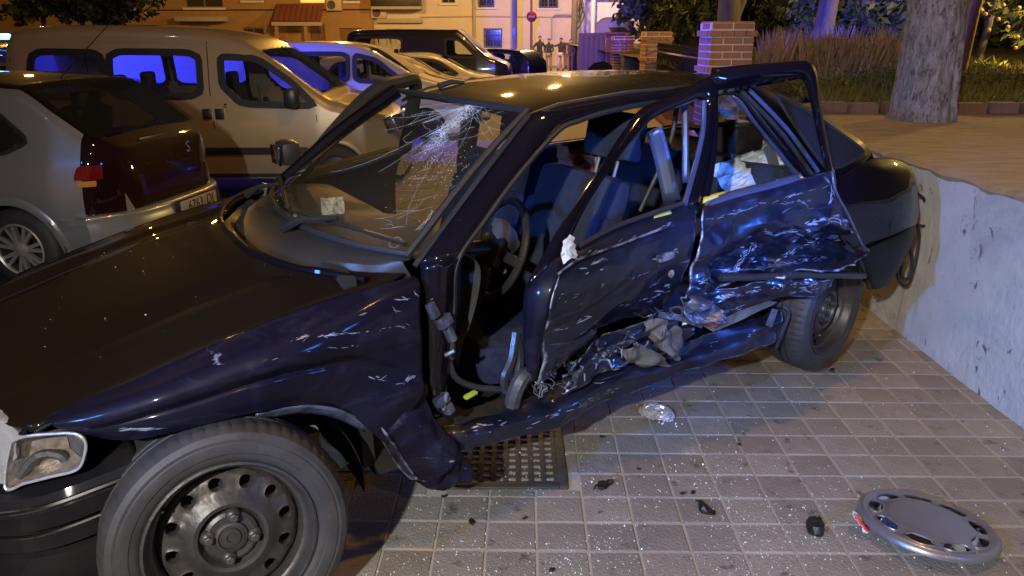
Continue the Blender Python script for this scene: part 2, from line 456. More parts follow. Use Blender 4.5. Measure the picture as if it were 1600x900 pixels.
def box(bm, c, s, rot=None, bevel=0.0):
    r = bmesh.ops.create_cube(bm, size=1.0)
    vs = r['verts']
    mt = Matrix.Translation(c)
    if rot is not None:
        mt = mt @ Euler(rot).to_matrix().to_4x4()
    mt = mt @ Matrix.Diagonal((*s, 1))
    bmesh.ops.transform(bm, matrix=mt, verts=vs)
    if bevel:
        es = list({e for v in vs for e in v.link_edges})
        bmesh.ops.bevel(bm, geom=es, offset=bevel, segments=2, profile=0.6, affect='EDGES')
    return bm


def B():
    return bmesh.new()


def tube(bm, pts, rad, seg=8, cap=True):
    pts = [Vector(p) for p in pts]
    n = len(pts)
    rads = rad if isinstance(rad, (list, tuple)) else [rad] * n
    rings = []
    prev = None
    for i, p in enumerate(pts):
        t = (pts[min(i + 1, n - 1)] - pts[max(i - 1, 0)])
        if t.length < 1e-9:
            t = Vector((0, 0, 1))
        t.normalize()
        up = prev if prev is not None else (Vector((0, 0, 1)) if abs(t.z) < 0.9 else Vector((1, 0, 0)))
        a = t.cross(up)
        if a.length < 1e-6:
            a = t.cross(Vector((0, 1, 0)))
        a.normalize()
        b = a.cross(t).normalized()
        prev = b
        rings.append([bm.verts.new(p + (a * math.cos(2 * math.pi * k / seg) + b * math.sin(2 * math.pi * k / seg)) * rads[i]) for k in range(seg)])
    for i in range(n - 1):
        for k in range(seg):
            bm.faces.new((rings[i][k], rings[i][(k + 1) % seg], rings[i + 1][(k + 1) % seg], rings[i + 1][k]))
    if cap:
        bm.faces.new(rings[0][::-1])
        bm.faces.new(rings[-1])
    return bm


def cr(p0, p1, p2, p3, t):
    return 0.5 * ((2 * p1) + (p2 - p0) * t + (2 * p0 - 5 * p1 + 4 * p2 - p3) * t * t + (3 * p1 - p0 - 3 * p2 + p3) * t ** 3)


def resample(pts, n):
    """Catmull-Rom through pts, n points per segment"""
    pts = [Vector(p) for p in pts]
    out = []
    L = len(pts)
    for i in range(L - 1):
        p0 = pts[i - 1] if i > 0 else 2 * pts[0] - pts[1]
        p3 = pts[i + 2] if i + 2 < L else 2 * pts[-1] - pts[-2]
        for k in range(n):
            out.append(cr(p0, pts[i], pts[i + 1], p3, k / n))
    out.append(pts[-1])
    return out


def patch(bm, rows, nu=4, nv=4):
    """smooth sheet through a grid of points; rows run along v"""
    a = [resample(r, nv) for r in rows]
    cols = [resample([a[i][j] for i in range(len(a))], nu) for j in range(len(a[0]))]
    ni, nj = len(cols[0]), len(cols)
    V = [[bm.verts.new(cols[j][i]) for j in range(nj)] for i in range(ni)]
    for i in range(ni - 1):
        for j in range(nj - 1):
            bm.faces.new((V[i][j], V[i][j + 1], V[i + 1][j + 1], V[i + 1][j]))
    return V


def crumple(bm, amp, freq, seed=0.0, axis=None, mask=None, ridge=True):
    bm.normal_update()
    off = Vector((seed * 3.1, seed * 1.7, seed * 2.3))
    for v in list(bm.verts):
        p = v.co * freq + off
        n1 = noise.noise(p)
        n2 = noise.noise(p * 2.3 + Vector((5, 1, 9)))
        d = ((1 - 2 * abs(n1)) * 0.7 + (1 - 2 * abs(n2)) * 0.35 - 0.5) if ridge else n1 + 0.4 * n2
        k = mask(v.co) if mask else 1.0
        v.co += (axis if axis is not None else v.normal) * d * amp * k


def fold(bm, amp, sx, sz, ang, seed, axis=Vector((0, 1, 0)), mask=None):
    """sharp creases of crushed sheet metal: flat facets meeting in folds that run along the blow"""
    ca, sa = math.cos(ang), math.sin(ang)
    off = Vector((seed * 2.7, seed * 1.3, seed * 0.7))
    for v in bm.verts:
        a, b = v.co.x * ca + v.co.z * sa, -v.co.x * sa + v.co.z * ca
        wob = noise.noise(v.co * 4 + off) * .12
        q = Vector(((a + wob) * sx, v.co.y * 1.5, (b + wob) * sz)) + off
        d = noise.voronoi(q)[0]
        k = mask(v.co) if mask else 1.0
        v.co += axis * amp * k * (d[0] * 1.5 - .7)


def thick(o, t, off=-1):
    md = o.modifiers.new('thickness', 'SOLIDIFY')
    md.thickness = t
    md.offset = off
    return o


def lathe(bm, prof, seg=48, axis='y', a0=0.0, a1=2 * math.pi):
    """prof: (radius, axial) pairs, turned round the axis"""
    full = abs(a1 - a0 - 2 * math.pi) < 1e-6
    rings = []
    for r, a in prof:
        ring = []
        for k in range(seg if full else seg + 1):
            t = a0 + (a1 - a0) * k / seg
            c, s = r * math.cos(t), r * math.sin(t)
            co = (c, a, s) if axis == 'y' else (c, s, a)
            ring.append(bm.verts.new(co))
        rings.append(ring)
    for i in range(len(rings) - 1):
        n = len(rings[i])
        for k in range(n if full else n - 1):
            try:
                bm.faces.new((rings[i][k], rings[i][(k + 1) % n], rings[i + 1][(k + 1) % n], rings[i + 1][k]))
            except ValueError:
                pass
    return rings


def poly_in(x, z, P):
    c = False
    j = len(P) - 1
    for i in range(len(P)):
        xi, zi = P[i]
        xj, zj = P[j]
        if (zi > z) != (zj > z) and x < (xj - xi) * (z - zi) / (zj - zi) + xi:
            c = not c
        j = i
    return c


def grow(P, d):
    """polygon offset outward by d"""
    n = len(P)
    area = sum(P[i][0] * P[(i + 1) % n][1] - P[(i + 1) % n][0] * P[i][1] for i in range(n))
    s = 1 if area > 0 else -1
    out = []
    for i in range(n):
        a, b, c = Vector(P[i - 1]), Vector(P[i]), Vector(P[(i + 1) % n])
        e1, e2 = (b - a).normalized(), (c - b).normalized()
        n1, n2 = Vector((e1.y, -e1.x)) * s, Vector((e2.y, -e2.x)) * s
        m = (n1 + n2)
        m = m / max(0.3, m.dot(n1)) if m.length > 1e-6 else n1
        out.append(tuple(b + m * d))
    return out


def smooth_poly(P, it=2):
    for _ in range(it):
        Q = []
        for i in range(len(P)):
            a, b = Vector(P[i]), Vector(P[(i + 1) % len(P)])
            Q += [tuple(a.lerp(b, 0.12)), tuple(a.lerp(b, 0.88))]
        P = Q
    return P


def lerp_list(T, x):
    if x <= T[0][0]:
        return T[0][1]
    for (a, b), (c, d) in zip(T, T[1:]):
        if x <= c:
            t = (x - a) / (c - a)
            return b + (d - b) * t
    return T[-1][1]


def smooth_prof(T, n=6):
    P = resample([Vector((a, b, 0)) for a, b in T], n)
    return [(p.x, p.y) for p in P]


# pixel of the photograph -> point, with the solved camera (a measuring aid: gives real coordinates)
def ray(px, py):
    a, b = (px - 800) / F_PX, (py - 450) / F_PX
    return Vector((a, math.cos(PIT) - b * math.sin(PIT), -math.sin(PIT) - b * math.cos(PIT)))


def at_y(px, py, Y):
    d = ray(px, py)
    return Vector((0, 0, CAM_H)) + d * (Y / d.y)


def at_z(px, py, Z):
    d = ray(px, py)
    return Vector((0, 0, CAM_H)) + d * ((Z - CAM_H) / d.z)


def ground_z(y):
    return 0.0 if y < 9 else max(-0.42, -0.42 * (y - 9) / 36)


PARTS = globals()

# ================================================================ SETTING
TW, TD = 0.165, 0.1485          # paving module
GX0, GY0, GROT = -0.08, 2.30, R(-0.9)

bm = B()
ys = [-9, -4, 0, 4, 9, 12, 16, 20, 26, 32, 38, 45, 60, 300]
xs = [-1.36, 0, 2.2, 12, 60, 300]
V = [[bm.verts.new((x, y, ground_z(y) - 0.0045)) for x in xs] for y in ys]
for i in range(len(ys) - 1):
    for j in range(len(xs) - 1):
        bm.faces.new((V[i][j], V[i][j + 1], V[i + 1][j + 1], V[i + 1][j]))
pavement = obj('pavement', bm, M['grout'], smooth=False)
tag(pavement, 'grey square paving under the wrecked car with pale sandy joints', 'pavement', kind='structure')

bm = B()
xs = [-300, -60, -20, -8, -1.50]
V = [[bm.verts.new((x, y, ground_z(y) - 0.17)) for x in xs] for y in ys]
for i in range(len(ys) - 1):
    for j in range(len(xs) - 1):
        bm.faces.new((V[i][j], V[i][j + 1], V[i + 1][j + 1], V[i + 1][j]))
road = obj('road', bm, M['asphalt'], smooth=False)
tag(road, 'dark asphalt parking road left of the pavement', 'road', kind='structure')

bm = B()
y = -6.0
while y < 44:
    zc = ground_z(y + 0.5)
    box(bm, (-1.43, y + 0.495, zc - 0.08), (0.14, 0.985, 0.185), bevel=0.012)
    y += 1.0
kerb = obj('kerb', bm, M['kerb'])
tag(kerb, 'pale kerb stones along the edge of the paving', 'kerb', kind='structure')

# --- paving tiles: the nearest, most visible ones singly, the rest joined
def tile_mesh(seed):
    bm = B()
    r = random.Random(seed)
    w, d, g = TW / 2 - 0.0035, TD / 2 - 0.0035, 0.004
    top = [bm.verts.new((x * (w - g) + r.uniform(-.001, .001), y * (d - g) + r.uniform(-.001, .001), r.uniform(-.0008, .0008))) for x, y in ((-1, -1), (1, -1), (1, 1), (-1, 1))]
    mid = [bm.verts.new((x * w, y * d, -0.004)) for x, y in ((-1, -1), (1, -1), (1, 1), (-1, 1))]
    low = [bm.verts.new((x * w, y * d, -0.03)) for x, y in ((-1, -1), (1, -1), (1, 1), (-1, 1))]
    bm.faces.new(top)
    for k in range(4):
        bm.faces.new((mid[k], mid[(k + 1) % 4], top[(k + 1) % 4], top[k]))
        bm.faces.new((low[k], low[(k + 1) % 4], mid[(k + 1) % 4], mid[k]))
    bmesh.ops.recalc_face_normals(bm, faces=bm.faces)
    me = bpy.data.meshes.new('paving_tile')
    bm.to_mesh(me)
    bm.free()
    me.materials.append(M['tile'])
    return me


TILE_MESHES = [tile_mesh(k) for k in range(6)]
cg, sg = math.cos(GROT), math.sin(GROT)
GRATE = (-0.30, 2.345, 0.205, 2.815)


def tile_pos(i, j):
    u, v = (i + 0.5) * TW, (j + 0.5) * TD
    return GX0 + u * cg - v * sg, GY0 + u * sg + v * cg


def px_of(P):
    q = Vector(P) - Vector((0, 0, CAM_H))
    d = q.y * math.cos(PIT) - q.z * math.sin(PIT)
    u = -(q.y * math.sin(PIT) + q.z * math.cos(PIT))
    return (800 + F_PX * q.x / d, 450 + F_PX * u / d) if d > 0.1 else (-9999, -9999)


singles, rest, CUTS = [], [], {}
for i in range(-9, 15):
    for j in range(-17, 56):
        x, y = tile_pos(i, j)
        if x < -1.30 or x > 2.20 or y < -0.3:
            continue
        cut = None
        hw_, hd_ = TW / 2, TD / 2
        ox = min(x + hw_, GRATE[2] + .006) - max(x - hw_, GRATE[0] - .006)
        oy = min(y + hd_, GRATE[3] + .006) - max(y - hd_, GRATE[1] - .006)
        if ox > 0 and oy > 0:
            # tiles meeting the grate are cut to fit
            if ox > 2 * hw_ - .03 and oy > 2 * hd_ - .03:
                continue
            if ox / hw_ < oy / hd_:
                k_ = (2 * hw_ - ox) / (2 * hw_)
                cut = (k_, 1)
                x += ox / 2 if x > (GRATE[0] + GRATE[2]) / 2 else -ox / 2
            else:
                k_ = (2 * hd_ - oy) / (2 * hd_)
                cut = (1, k_)
                y += oy / 2 if y > (GRATE[1] + GRATE[3]) / 2 else -oy / 2
            if min(cut) < .12:
                continue
            CUTS[(i, j)] = cut
        a, b = px_of((x, y, 0))
        # sight line not hidden by the wreck: in front of or right of its near side
        side = (x + 0.35) * 0.52 - (y - 2.45) * 0.86
        vis = 560 < a < 1640 and 500 < b < 950 and side > -0.25
        (singles if vis else rest).append((y, x, i, j))
singles.sort()
rest += singles[290:]
singles = singles[:290]
for k, (y, x, i, j) in enumerate(singles):
    o = link('paving_tile', TILE_MESHES[(i * 7 + j * 3) % 6], None, pavement)
    o.location = (x, y, rnd.uniform(-0.0012, 0.0012))
    o.rotation_euler = (rnd.uniform(-.006, .006), rnd.uniform(-.006, .006), GROT + rnd.uniform(-.006, .006))
    if (i, j) in CUTS:
        o.scale = (*CUTS[(i, j)], 1)
bm = B()
for y, x, i, j in rest:
    w, d, z = TW / 2 - 0.004, TD / 2 - 0.004, rnd.uniform(-0.001, 0.001)
    t = [bm.verts.new((x + (a * w) * cg - b * d * sg, y + a * w * sg + b * d * cg, z)) for a, b in ((-1, -1), (1, -1), (1, 1), (-1, 1))]
    l = [bm.verts.new((v.co.x, v.co.y, -0.02)) for v in t]
    bm.faces.new(t)
    for k in range(4):
        bm.faces.new((l[k], l[(k + 1) % 4], t[(k + 1) % 4], t[k]))
far_tiles = obj('paving_tiles', bm, M['tile'], pavement, smooth=False)
far_tiles['kind'] = 'stuff'

# --- drain grate
gr = empty('drain_grate', ((GRATE[0] + GRATE[2]) / 2, (GRATE[1] + GRATE[3]) / 2, 0), 0, 'rusty cast iron drain grate set in the paving under the torn fender', 'drain grate')
gw, gd = GRATE[2] - GRATE[0], GRATE[3] - GRATE[1]
bm = B()
for s in (-1, 1):
    box(bm, (s * (gw / 2 - 0.016), 0, -0.006), (0.032, gd, 0.03), bevel=0.003)
    box(bm, (0, s * (gd / 2 - 0.016), -0.0075), (gw - 0.066, 0.032, 0.03), bevel=0.003)
obj('frame', bm, M['iron'], gr)
bm = B()
nx, ny = 9, 9
for k in range(nx + 1):
    x = -gw / 2 + 0.04 + k * (gw - 0.08) / nx
    box(bm, (x, 0, -0.010), (0.020, gd - 0.066, 0.026), bevel=0.002)
for k in range(ny + 1):
    y = -gd / 2 + 0.04 + k * (gd - 0.08) / ny
    box(bm, (0, y, -0.012), (gw - 0.066, 0.020, 0.026), bevel=0.002)
obj('bars', bm, M['iron'], gr)
bm = B()
box(bm, (0, 0, -0.021), (gw - 0.01, gd - 0.01, 0.004))
obj('pit', bm, M['dark'], gr)

# --- retaining wall with terrace
WX, WZ = 2.14, 0.93
wall = empty('retaining_wall', (WX, 1, 0), 0, 'pale painted concrete retaining wall with flaking patches right of the wreck', 'wall')
bm = B()
NY, NZ = 150, 22
V = []
for i in range(NY + 1):
    y = -4.0 + 10.4 * i / NY
    V.append([bm.verts.new((0.006 * noise.noise(Vector((y * 2, k * .3, 1))) + 0.003 * noise.noise(Vector((y * 9, k * 1.1, 4))), y - 1, k / NZ * (WZ - 0.02) - 0.01)) for k in range(NZ + 1)])
for i in range(NY):
    for k in range(NZ):
        bm.faces.new((V[i][k], V[i + 1][k], V[i + 1][k + 1], V[i][k + 1]))
o = obj('wall_face', bm, M['concrete'], wall)
bm = B()
prev = None
NY = 220
for i in range(NY + 1):
    y = -4.0 + 10.4 * i / NY
    rr = 0.012 * noise.noise(Vector((y * 5, 2, 1))) + 0.008 * noise.noise(Vector((y * 17, 2, 5)))
    ring = [bm.verts.new((x, y - 1, z)) for x, z in ((0.30, WZ - 0.06), (0.004, WZ - 0.055 + rr), (-0.004 + rr * .5, WZ - 0.022 + rr), (0.018, WZ - 0.004 + rr * .4), (0.07, WZ), (0.42, WZ + 0.004 * noise.noise(Vector((y * 4, 7, 7)))), (0.9, WZ), (1.6, WZ + 0.005 * noise.noise(Vector((y * 3, 1, 7)))))]
    if prev:
        for k in range(len(ring) - 1):
            bm.faces.new((prev[k], ring[k], ring[k + 1], prev[k + 1]))
    prev = ring
obj('coping', bm, M['coping'], wall)
bm = B()
box(bm, (0.8, 5.33, WZ / 2 - 0.02), (1.58, 0.12, WZ - 0.06))
obj('end_wall', bm, M['concrete'], wall)

# terrace floor beyond the coping and the park ground rising behind it
bm = B()
xs = [3.70, 5, 8, 14, 40, 200]
ysx = [-4, 2, 5, 6.5]
V = [[bm.verts.new((x, y, WZ - 0.006)) for x in xs] for y in ysx]
for i in range(len(ysx) - 1):
    for j in range(len(xs) - 1):
        bm.faces.new((V[i][j], V[i][j + 1], V[i + 1][j + 1], V[i + 1][j]))
tag(obj('terrace', bm, M['coping'], smooth=False), 'brown worn gravel terrace on top of the retaining wall', 'terrace', kind='structure')
bm = B()
xs = [3.02, 3.5, 4.2, 5, 6, 8, 11, 15, 22, 40, 200]
ysx = [6.45, 6.9, 7.5, 8.2, 9, 10, 12, 15, 20, 30, 60, 200]


def park_z(x, y):
    base = 0.90 + 0.10 * min(1, max(0, (y - 6.4) / 1.2))
    return base + 0.04 * noise.noise(Vector((x * .8, y * .8, 3)))


V = [[bm.verts.new((x, y, park_z(x, y))) for x in xs] for y in ysx]
for i in range(len(ysx) - 1):
    for j in range(len(xs) - 1):
        bm.faces.new((V[i][j], V[i][j + 1], V[i + 1][j + 1], V[i + 1][j]))
park = tag(obj('park_ground', bm, M['soil'], smooth=True), 'dark soil and lawn of the park behind the terrace', 'ground', kind='structure')

# --- low planter edging round the tree: separate blocks
ed = empty('planter_edging', (3.0, 6.3, WZ), 0, 'low curved brown block edging behind the big tree', 'edging')
pts = resample([Vector((2.42, 5.95, 0)), Vector((2.40, 6.35, 0)), Vector((2.75, 6.52, 0)), Vector((3.4, 6.50, 0)), Vector((4.4, 6.46, 0)), Vector((5.6, 6.42, 0)), Vector((7.2, 6.40, 0))], 12)
acc, last = 0.0, pts[0]
bmm = B()
box(bmm, (0, 0, 0.038), (0.235, 0.12, 0.095), bevel=.012)
me_block = bpy.data.meshes.new('edging_block')
bmesh.ops.recalc_face_normals(bmm, faces=bmm.faces)
bmm.to_mesh(me_block)
bmm.free()
me_block.materials.append(mat('edging_block', (0.10, 0.055, 0.035), 0.85, col2=(0.17, 0.10, 0.065), noise_scale=7, bump=0.4))
for p in pts[1:]:
    acc += (p - last).length
    if acc > 0.245:
        acc = 0
        d = p - last
        o = link('edging_block', me_block, None, ed)
        o.location = (p.x - 3.0, p.y - 6.3, rnd.uniform(-.006, .006))
        o.rotation_euler = (0, 0, math.atan2(d.y, d.x))
    last = p


# ---------------------------------------------------------------- vegetation
def leaf_cloud(bm, blobs, n, size, seed, flat=0.5):
    r = random.Random(seed)
    tot = sum(b[1][0] * b[1][1] * b[1][2] for b in blobs)
    for (c, rad) in blobs:
        k = max(6, int(n * rad[0] * rad[1] * rad[2] / tot))
        # leaves gather in clumps inside each blob so gaps remain
        clumps = [Vector([r.gauss(0, .5) for _ in range(3)]) for _ in range(max(4, k // 26))]
        for _ in range(k):
            cl = r.choice(clumps)
            q = cl + Vector([r.gauss(0, .17) for _ in range(3)])
            if q.length > 1.25:
                continue
            p = Vector(c) + Vector((q.x * rad[0], q.y * rad[1], q.z * rad[2]))
            s = size * r.uniform(.6, 1.4)
            a = Vector([r.gauss(0, 1) for _ in range(3)]).normalized()
            b = a.cross(Vector([r.gauss(0, 1) for _ in range(3)])).normalized()
            v = [bm.verts.new(p - a * s), bm.verts.new(p + b * s * flat), bm.verts.new(p + a * s), bm.verts.new(p - b * s * flat)]
            bm.faces.new(v)


def tree(name, label, loc, trunk_pts, trunk_r, blobs, n, size, leaf, bark, seed, group=None, branches=()):
    t = empty(name, loc, 0, label, 'tree', group)
    bm = B()
    tube(bm, trunk_pts, trunk_r, 14)
    for v in bm.verts:
        v.co += Vector((noise.noise(v.co * 3), noise.noise(v.co * 3 + Vector((9, 0, 0))), 0)) * trunk_r[0] * 0.14
    for br, rr in branches:
        tube(bm, resample(br, 3), rr, 7)
    obj('trunk', bm, bark, t)
    if blobs:
        bm = B()
        leaf_cloud(bm, blobs, n, size, seed)
        obj('crown', bm, leaf, t, smooth=False)
    return t


# the big tree on the terrace
tb = at_z(1440, 187, WZ)
t = empty('plane_tree', (tb.x, tb.y, WZ), 0, 'large grey plane tree trunk standing on the terrace beside the wall', 'tree')
bm = B()
NA, NH = 72, 110
rings = []
for i in range(NH + 1):
    z = -0.03 + 3.4 * (i / NH) ** 1.5
    base = 0.212 + 0.030 * math.exp(-z * 6.5) - 0.012 * z
    lean = Vector((0.006 * z * z * .5 - 0.028 * z, 0, 0))
    ring = []
    for k in range(NA):
        a = 2 * math.pi * k / NA
        r_ = base * (1 + 0.05 * math.sin(3 * a + 1.0) * math.exp(-z * 2) + 0.04 * noise.noise(Vector((math.cos(a) * 1.5, math.sin(a) * 1.5, z * 1.2))))
        # vertical furrow of the old scar and plates of bark
        r_ -= 0.028 * math.exp(-((a - 5.25) / 0.10) ** 2) * math.exp(-((z - 0.25) / 0.35) ** 4)
        r_ += 0.020 * math.exp(-((a - 5.42) / 0.10) ** 2) * math.exp(-((z - 0.2) / 0.4) ** 4)
        pl = noise.voronoi(Vector((math.cos(a) * 3.4, math.sin(a) * 3.4, z * 3.2)))[0]
        r_ += 0.010 * min(1, (pl[1] - pl[0]) * 4)
        ring.append(bm.verts.new(lean + Vector((r_ * math.cos(a), r_ * math.sin(a), z))))
    rings.append(ring)
for i in range(NH):
    for k in range(NA):
        bm.faces.new((rings[i][k], rings[i][(k + 1) % NA], rings[i + 1][(k + 1) % NA], rings[i + 1][k]))
for a0, l_ in ((0.4, 2.6), (2.4, 2.8), (4.4, 2.4)):
    d = Vector((math.cos(a0), math.sin(a0), 0))
    tube(bm, resample([Vector((0.05, 0, 3.0)), Vector((0.06, 0, 3.6)) + d * .5, Vector((0, 0, 4.6)) + d * 1.4, Vector((0, 0, 5.6)) + d * l_], 4), [0.17 - 0.01 * k for k in range(13)], 10)
obj('trunk', bm, M['bark'], t, angle=80)
bm = B()
leaf_cloud(bm, [((1.2, 0.6, 5.6), (1.6, 1.6, .8)), ((-1.2, 1.4, 5.9), (1.7, 1.6, .9)), ((-.6, -1.5, 5.7), (1.5, 1.4, .8)), ((.2, .2, 6.9), (1.8, 1.8, 1.1))], 3600, 0.09, 3)
obj('crown', bm, M['leaf'], t, smooth=False)

# park trees behind
def canopy(cx, cy, z, w, d, h, seed, k=7):
    r = random.Random(seed)
    return [((cx + r.uniform(-1, 1) * w * .65, cy + r.uniform(-1, 1) * d * .6, z + r.uniform(-.75, .6) * h), (w * r.uniform(.35, .6), d * r.uniform(.4, .6), h * r.uniform(.4, .65))) for _ in range(k)]


PT = 'dark park trees behind the brick pillars'
b1 = at_y(1280, 72, 16)
tree('blue_lit_tree', 'leaning tree trunk lit blue by the beacons behind the dry grasses', (b1.x, b1.y, park_z(b1.x, b1.y)),
     [Vector((0, 0, 0)), Vector((0.02, 0, .5)), Vector((0.10, 0, 1.2)), Vector((0.22, 0, 2.2)), Vector((0.4, 0, 3.4))], [.23, .20, .185, .17, .14],
     canopy(0.3, 1.2, 4.4, 2.4, 2.0, 1.6, 5), 2600, .13, M['leaf'], M['bark_dark'], 11)
b2 = at_y(1140, 30, 15)
tree('park_tree', 'dark tree with a forked trunk right behind the nearest brick pillar', (b2.x, b2.y, 0.5),
     [Vector((0, 0, 0)), Vector((0, 0, 1.0)), Vector((-.05, 0, 1.8)), Vector((-.16, 0, 2.6)), Vector((-.3, 0, 3.6))], [.26, .22, .2, .15, .1],
     canopy(0.2, .6, 3.1, 2.2, 1.8, 1.3, 21, 9), 4200, .13, M['leaf'], M['bark_dark'], 12, PT,
     [([Vector((0, 0, 1.2)), Vector((.25, 0, 1.9)), Vector((.5, 0, 2.8))], [.16, .13, .12, .11, .1, .09, .08])])
b3 = at_y(1085, 40, 20)
tree('park_tree', 'dense dark tree overhanging the iron railing beside the blue porch', (b3.x, b3.y, -0.1),
     [Vector((0, 0, 0)), Vector((.05, 0, 1.2)), Vector((.0, 0, 2.4)), Vector((-.1, 0, 3.6))], [.2, .17, .15, .1],
     canopy(0.15, 0, 2.35, .95, 1.4, 1.25, 31, 11), 6000, .12, M['leaf'], M['bark_dark'], 13, PT)
b4 = at_y(1350, 40, 19)
tree('park_tree', 'dark bushy tree between the blue lit trunk and the plane tree', (b4.x, b4.y, 0.9),
     [Vector((0, 0, 0)), Vector((.05, 0, 1.0)), Vector((-.1, 0, 2.2)), Vector((-.15, 0, 3.4))], [.2, .17, .15, .1],
     canopy(0, .4, 1.5, 2.3, 1.6, 1.3, 41, 11), 6500, .12, M['leaf'], M['bark_dark'], 14, PT)
b5 = at_y(1215, 40, 22)
tree('park_tree', 'olive green tree in shade between the nearest brick pillar and the blue lit trunk', (b5.x, b5.y, 0.8),
     [Vector((0, 0, 0)), Vector((-.05, 0, 1.0)), Vector((.1, 0, 2.2)), Vector((.15, 0, 3.4))], [.18, .16, .14, .1],
     canopy(0, .4, 1.6, 2.3, 1.6, 1.4, 51, 11), 6500, .12, M['leaf_olive'], M['bark_dark'], 15, PT)
b6 = at_y(1560, 88, 14.2)
tree('orange_tree', 'small orange tree with fruit lit warm at the right edge', (b6.x + 0.25, b6.y + .4, 1.0),
     [Vector((-.35, 0, 0)), Vector((-.33, 0, .4)), Vector((-.28, 0, .9)), Vector((-.2, 0, 1.6))], [.07, .06, .055, .045],
     canopy(0.25, .2, 1.15, 1.35, 1.0, .62, 61, 10), 3600, .075, M['leaf_olive'], M['bark_dark'], 16)
fr = [o for o in bpy.data.objects if o.name.startswith('orange_tree')][0]
bmf = B()
bmesh.ops.create_icosphere(bmf, subdivisions=2, radius=0.034)
mef = bpy.data.meshes.new('fruit')
bmf.to_mesh(mef)
bmf.free()
mef.materials.append(M['fruit'])
for px_, py_ in ((1545, 47), (1590, 58), (1587, 75), (1560, 30), (1592, 12), (1533, 16), (1575, 42), (1568, 8), (1540, 22)):
    p = at_y(px_, py_, 13.7)
    o = link('fruit', mef, None, fr)
    o.location = p - fr.location
b7 = at_y(1512, 70, 11.5)
tree('peeling_tree', 'slim pale barked tree lit warm orange just right of the plane tree', (b7.x, b7.y, 1.0),
     [Vector((-.06, 0, 0)), Vector((-.03, 0, .4)), Vector((.0, 0, .9)), Vector((.1, 0, 1.6)), Vector((.2, 0, 3))], [.11, .09, .08, .075, .06],
     canopy(0.1, .3, 3.4, 1.3, 1.2, .7, 71, 6), 900, .09, M['leaf_olive'], mat('peeling_bark', (.34, .20, .10), .85, col2=(.18, .10, .055), noise_scale=9, bump=.8, bump_scale=14), 17)

# far dark mass of foliage closing the park
bm = B()
bl = []
for k in range(26):
    bl.append(((5 + k * 1.3 + rnd.uniform(-.5, .5), 30 + rnd.uniform(-2, 2), rnd.uniform(.8, 4.8)), (1.5, 1.2, 1.4)))
    bl.append(((5 + k * 1.3 + rnd.uniform(-.5, .5), 32 + rnd.uniform(-2, 2), rnd.uniform(.8, 4.8)), (1.5, 1.2, 1.5)))
leaf_cloud(bm, bl, 26000, .2, 99)
tag(obj('park_foliage', bm, M['leaf'], smooth=False), 'far dark mass of foliage closing the park', 'foliage', kind='stuff')

# left street trees in front of the ochre house
ST = 'street trees in front of the ochre house'
for k, (px_, lab) in enumerate(((70, 'dark street tree hanging over the police beacon at the far left'), (130, 'dark street tree with a thin trunk behind the van roof'), (190, 'dark street tree nearest the ochre house door canopy'))):
    b = at_y(px_, 45, 24)
    gz = ground_z(24) - 0.1
    tree('street_tree', lab, (b.x, b.y, gz), [Vector((0, 0, 0)), Vector((.03, 0, 1)), Vector((.0, 0, 2)), Vector((.05, 0, 3.2))], [.11, .09, .08, .06],
         canopy(0.1, 0, 2.95, 1.35, 1.1, .7, 81 + k, 9), 3600, .10, M['leaf'], M['bark_dark'], 20 + k, ST)

# lawn blades, hedge, ornamental grasses
bm = B()
for _ in range(15000):
    x = 2.9 + (rnd.random() ** 1.3) * 8
    y = 6.75 + (rnd.random() ** 1.5) * 9
    z = park_z(x, y) - 0.02
    h = rnd.uniform(.05, .17)
    a = rnd.uniform(0, 6.28)
    w = 0.012
    d = Vector((math.cos(a), math.sin(a), 0))
    p = Vector((x, y, z))
    lean = Vector((rnd.uniform(-.06, .06), rnd.uniform(-.06, .06), h))
    bm.faces.new((bm.verts.new(p - d * w), bm.verts.new(p + d * w), bm.verts.new(p + lean)))
tag(obj('lawn', bm, M['grass'], smooth=False), 'dark grass growing behind the planter edging', 'grass', kind='stuff')
bm = B()
bl = [((2.95 + k * .42, 8.1 + rnd.uniform(-.2, .4) + k * .05, 1.03 + rnd.uniform(-.05, .06)), (.5, .5, .17)) for k in range(14)]
leaf_cloud(bm, bl, 17000, .030, 55, .28)
tag(obj('ground_cover', bm, M['grass'], smooth=False), 'low shaggy green ground cover on the bank behind the edging', 'shrubs', kind='stuff')
bm = B()
for _ in range(5200):
    px_ = rnd.uniform(1195, 1400)
    yd_ = rnd.uniform(9.6, 11.6)
    if noise.noise(Vector((px_ * .035, yd_ * 1.7, 1))) < rnd.uniform(-.25, .35):
        continue
    b = at_y(px_, 100, yd_)
    z = 0.95
    h = rnd.uniform(.25, .92) * (0.8 + 0.35 * noise.noise(Vector((px_ * .03, 2, 2))))
    lean = Vector((rnd.uniform(-.22, .22), rnd.uniform(-.2, .2), h))
    a = rnd.uniform(0, 6.28)
    w = rnd.uniform(.004, .009)
    d = Vector((math.cos(a), math.sin(a), 0))
    p = Vector((b.x, b.y, z))
    m_ = p + lean * .6 + Vector((0, 0, .05))
    e_ = p + lean
    v = [bm.verts.new(p - d * w), bm.verts.new(p + d * w), bm.verts.new(m_ + d * w * 1.6), bm.verts.new(m_ - d * w * 1.6)]
    bm.faces.new(v)
    bm.faces.new((v[3], v[2], bm.verts.new(e_)))
tag(obj('ornamental_grass', bm, M['plume'], smooth=False), 'tall dry ornamental grasses with pale plumes behind the bank', 'grass', kind='stuff')
fl = at_y(1540, 70, 13)
tg = empty('yellow_plant', (fl.x, fl.y, 1.0), 0, 'low leafy plant lit bright yellow under the orange tree', 'plant')
bm = B()
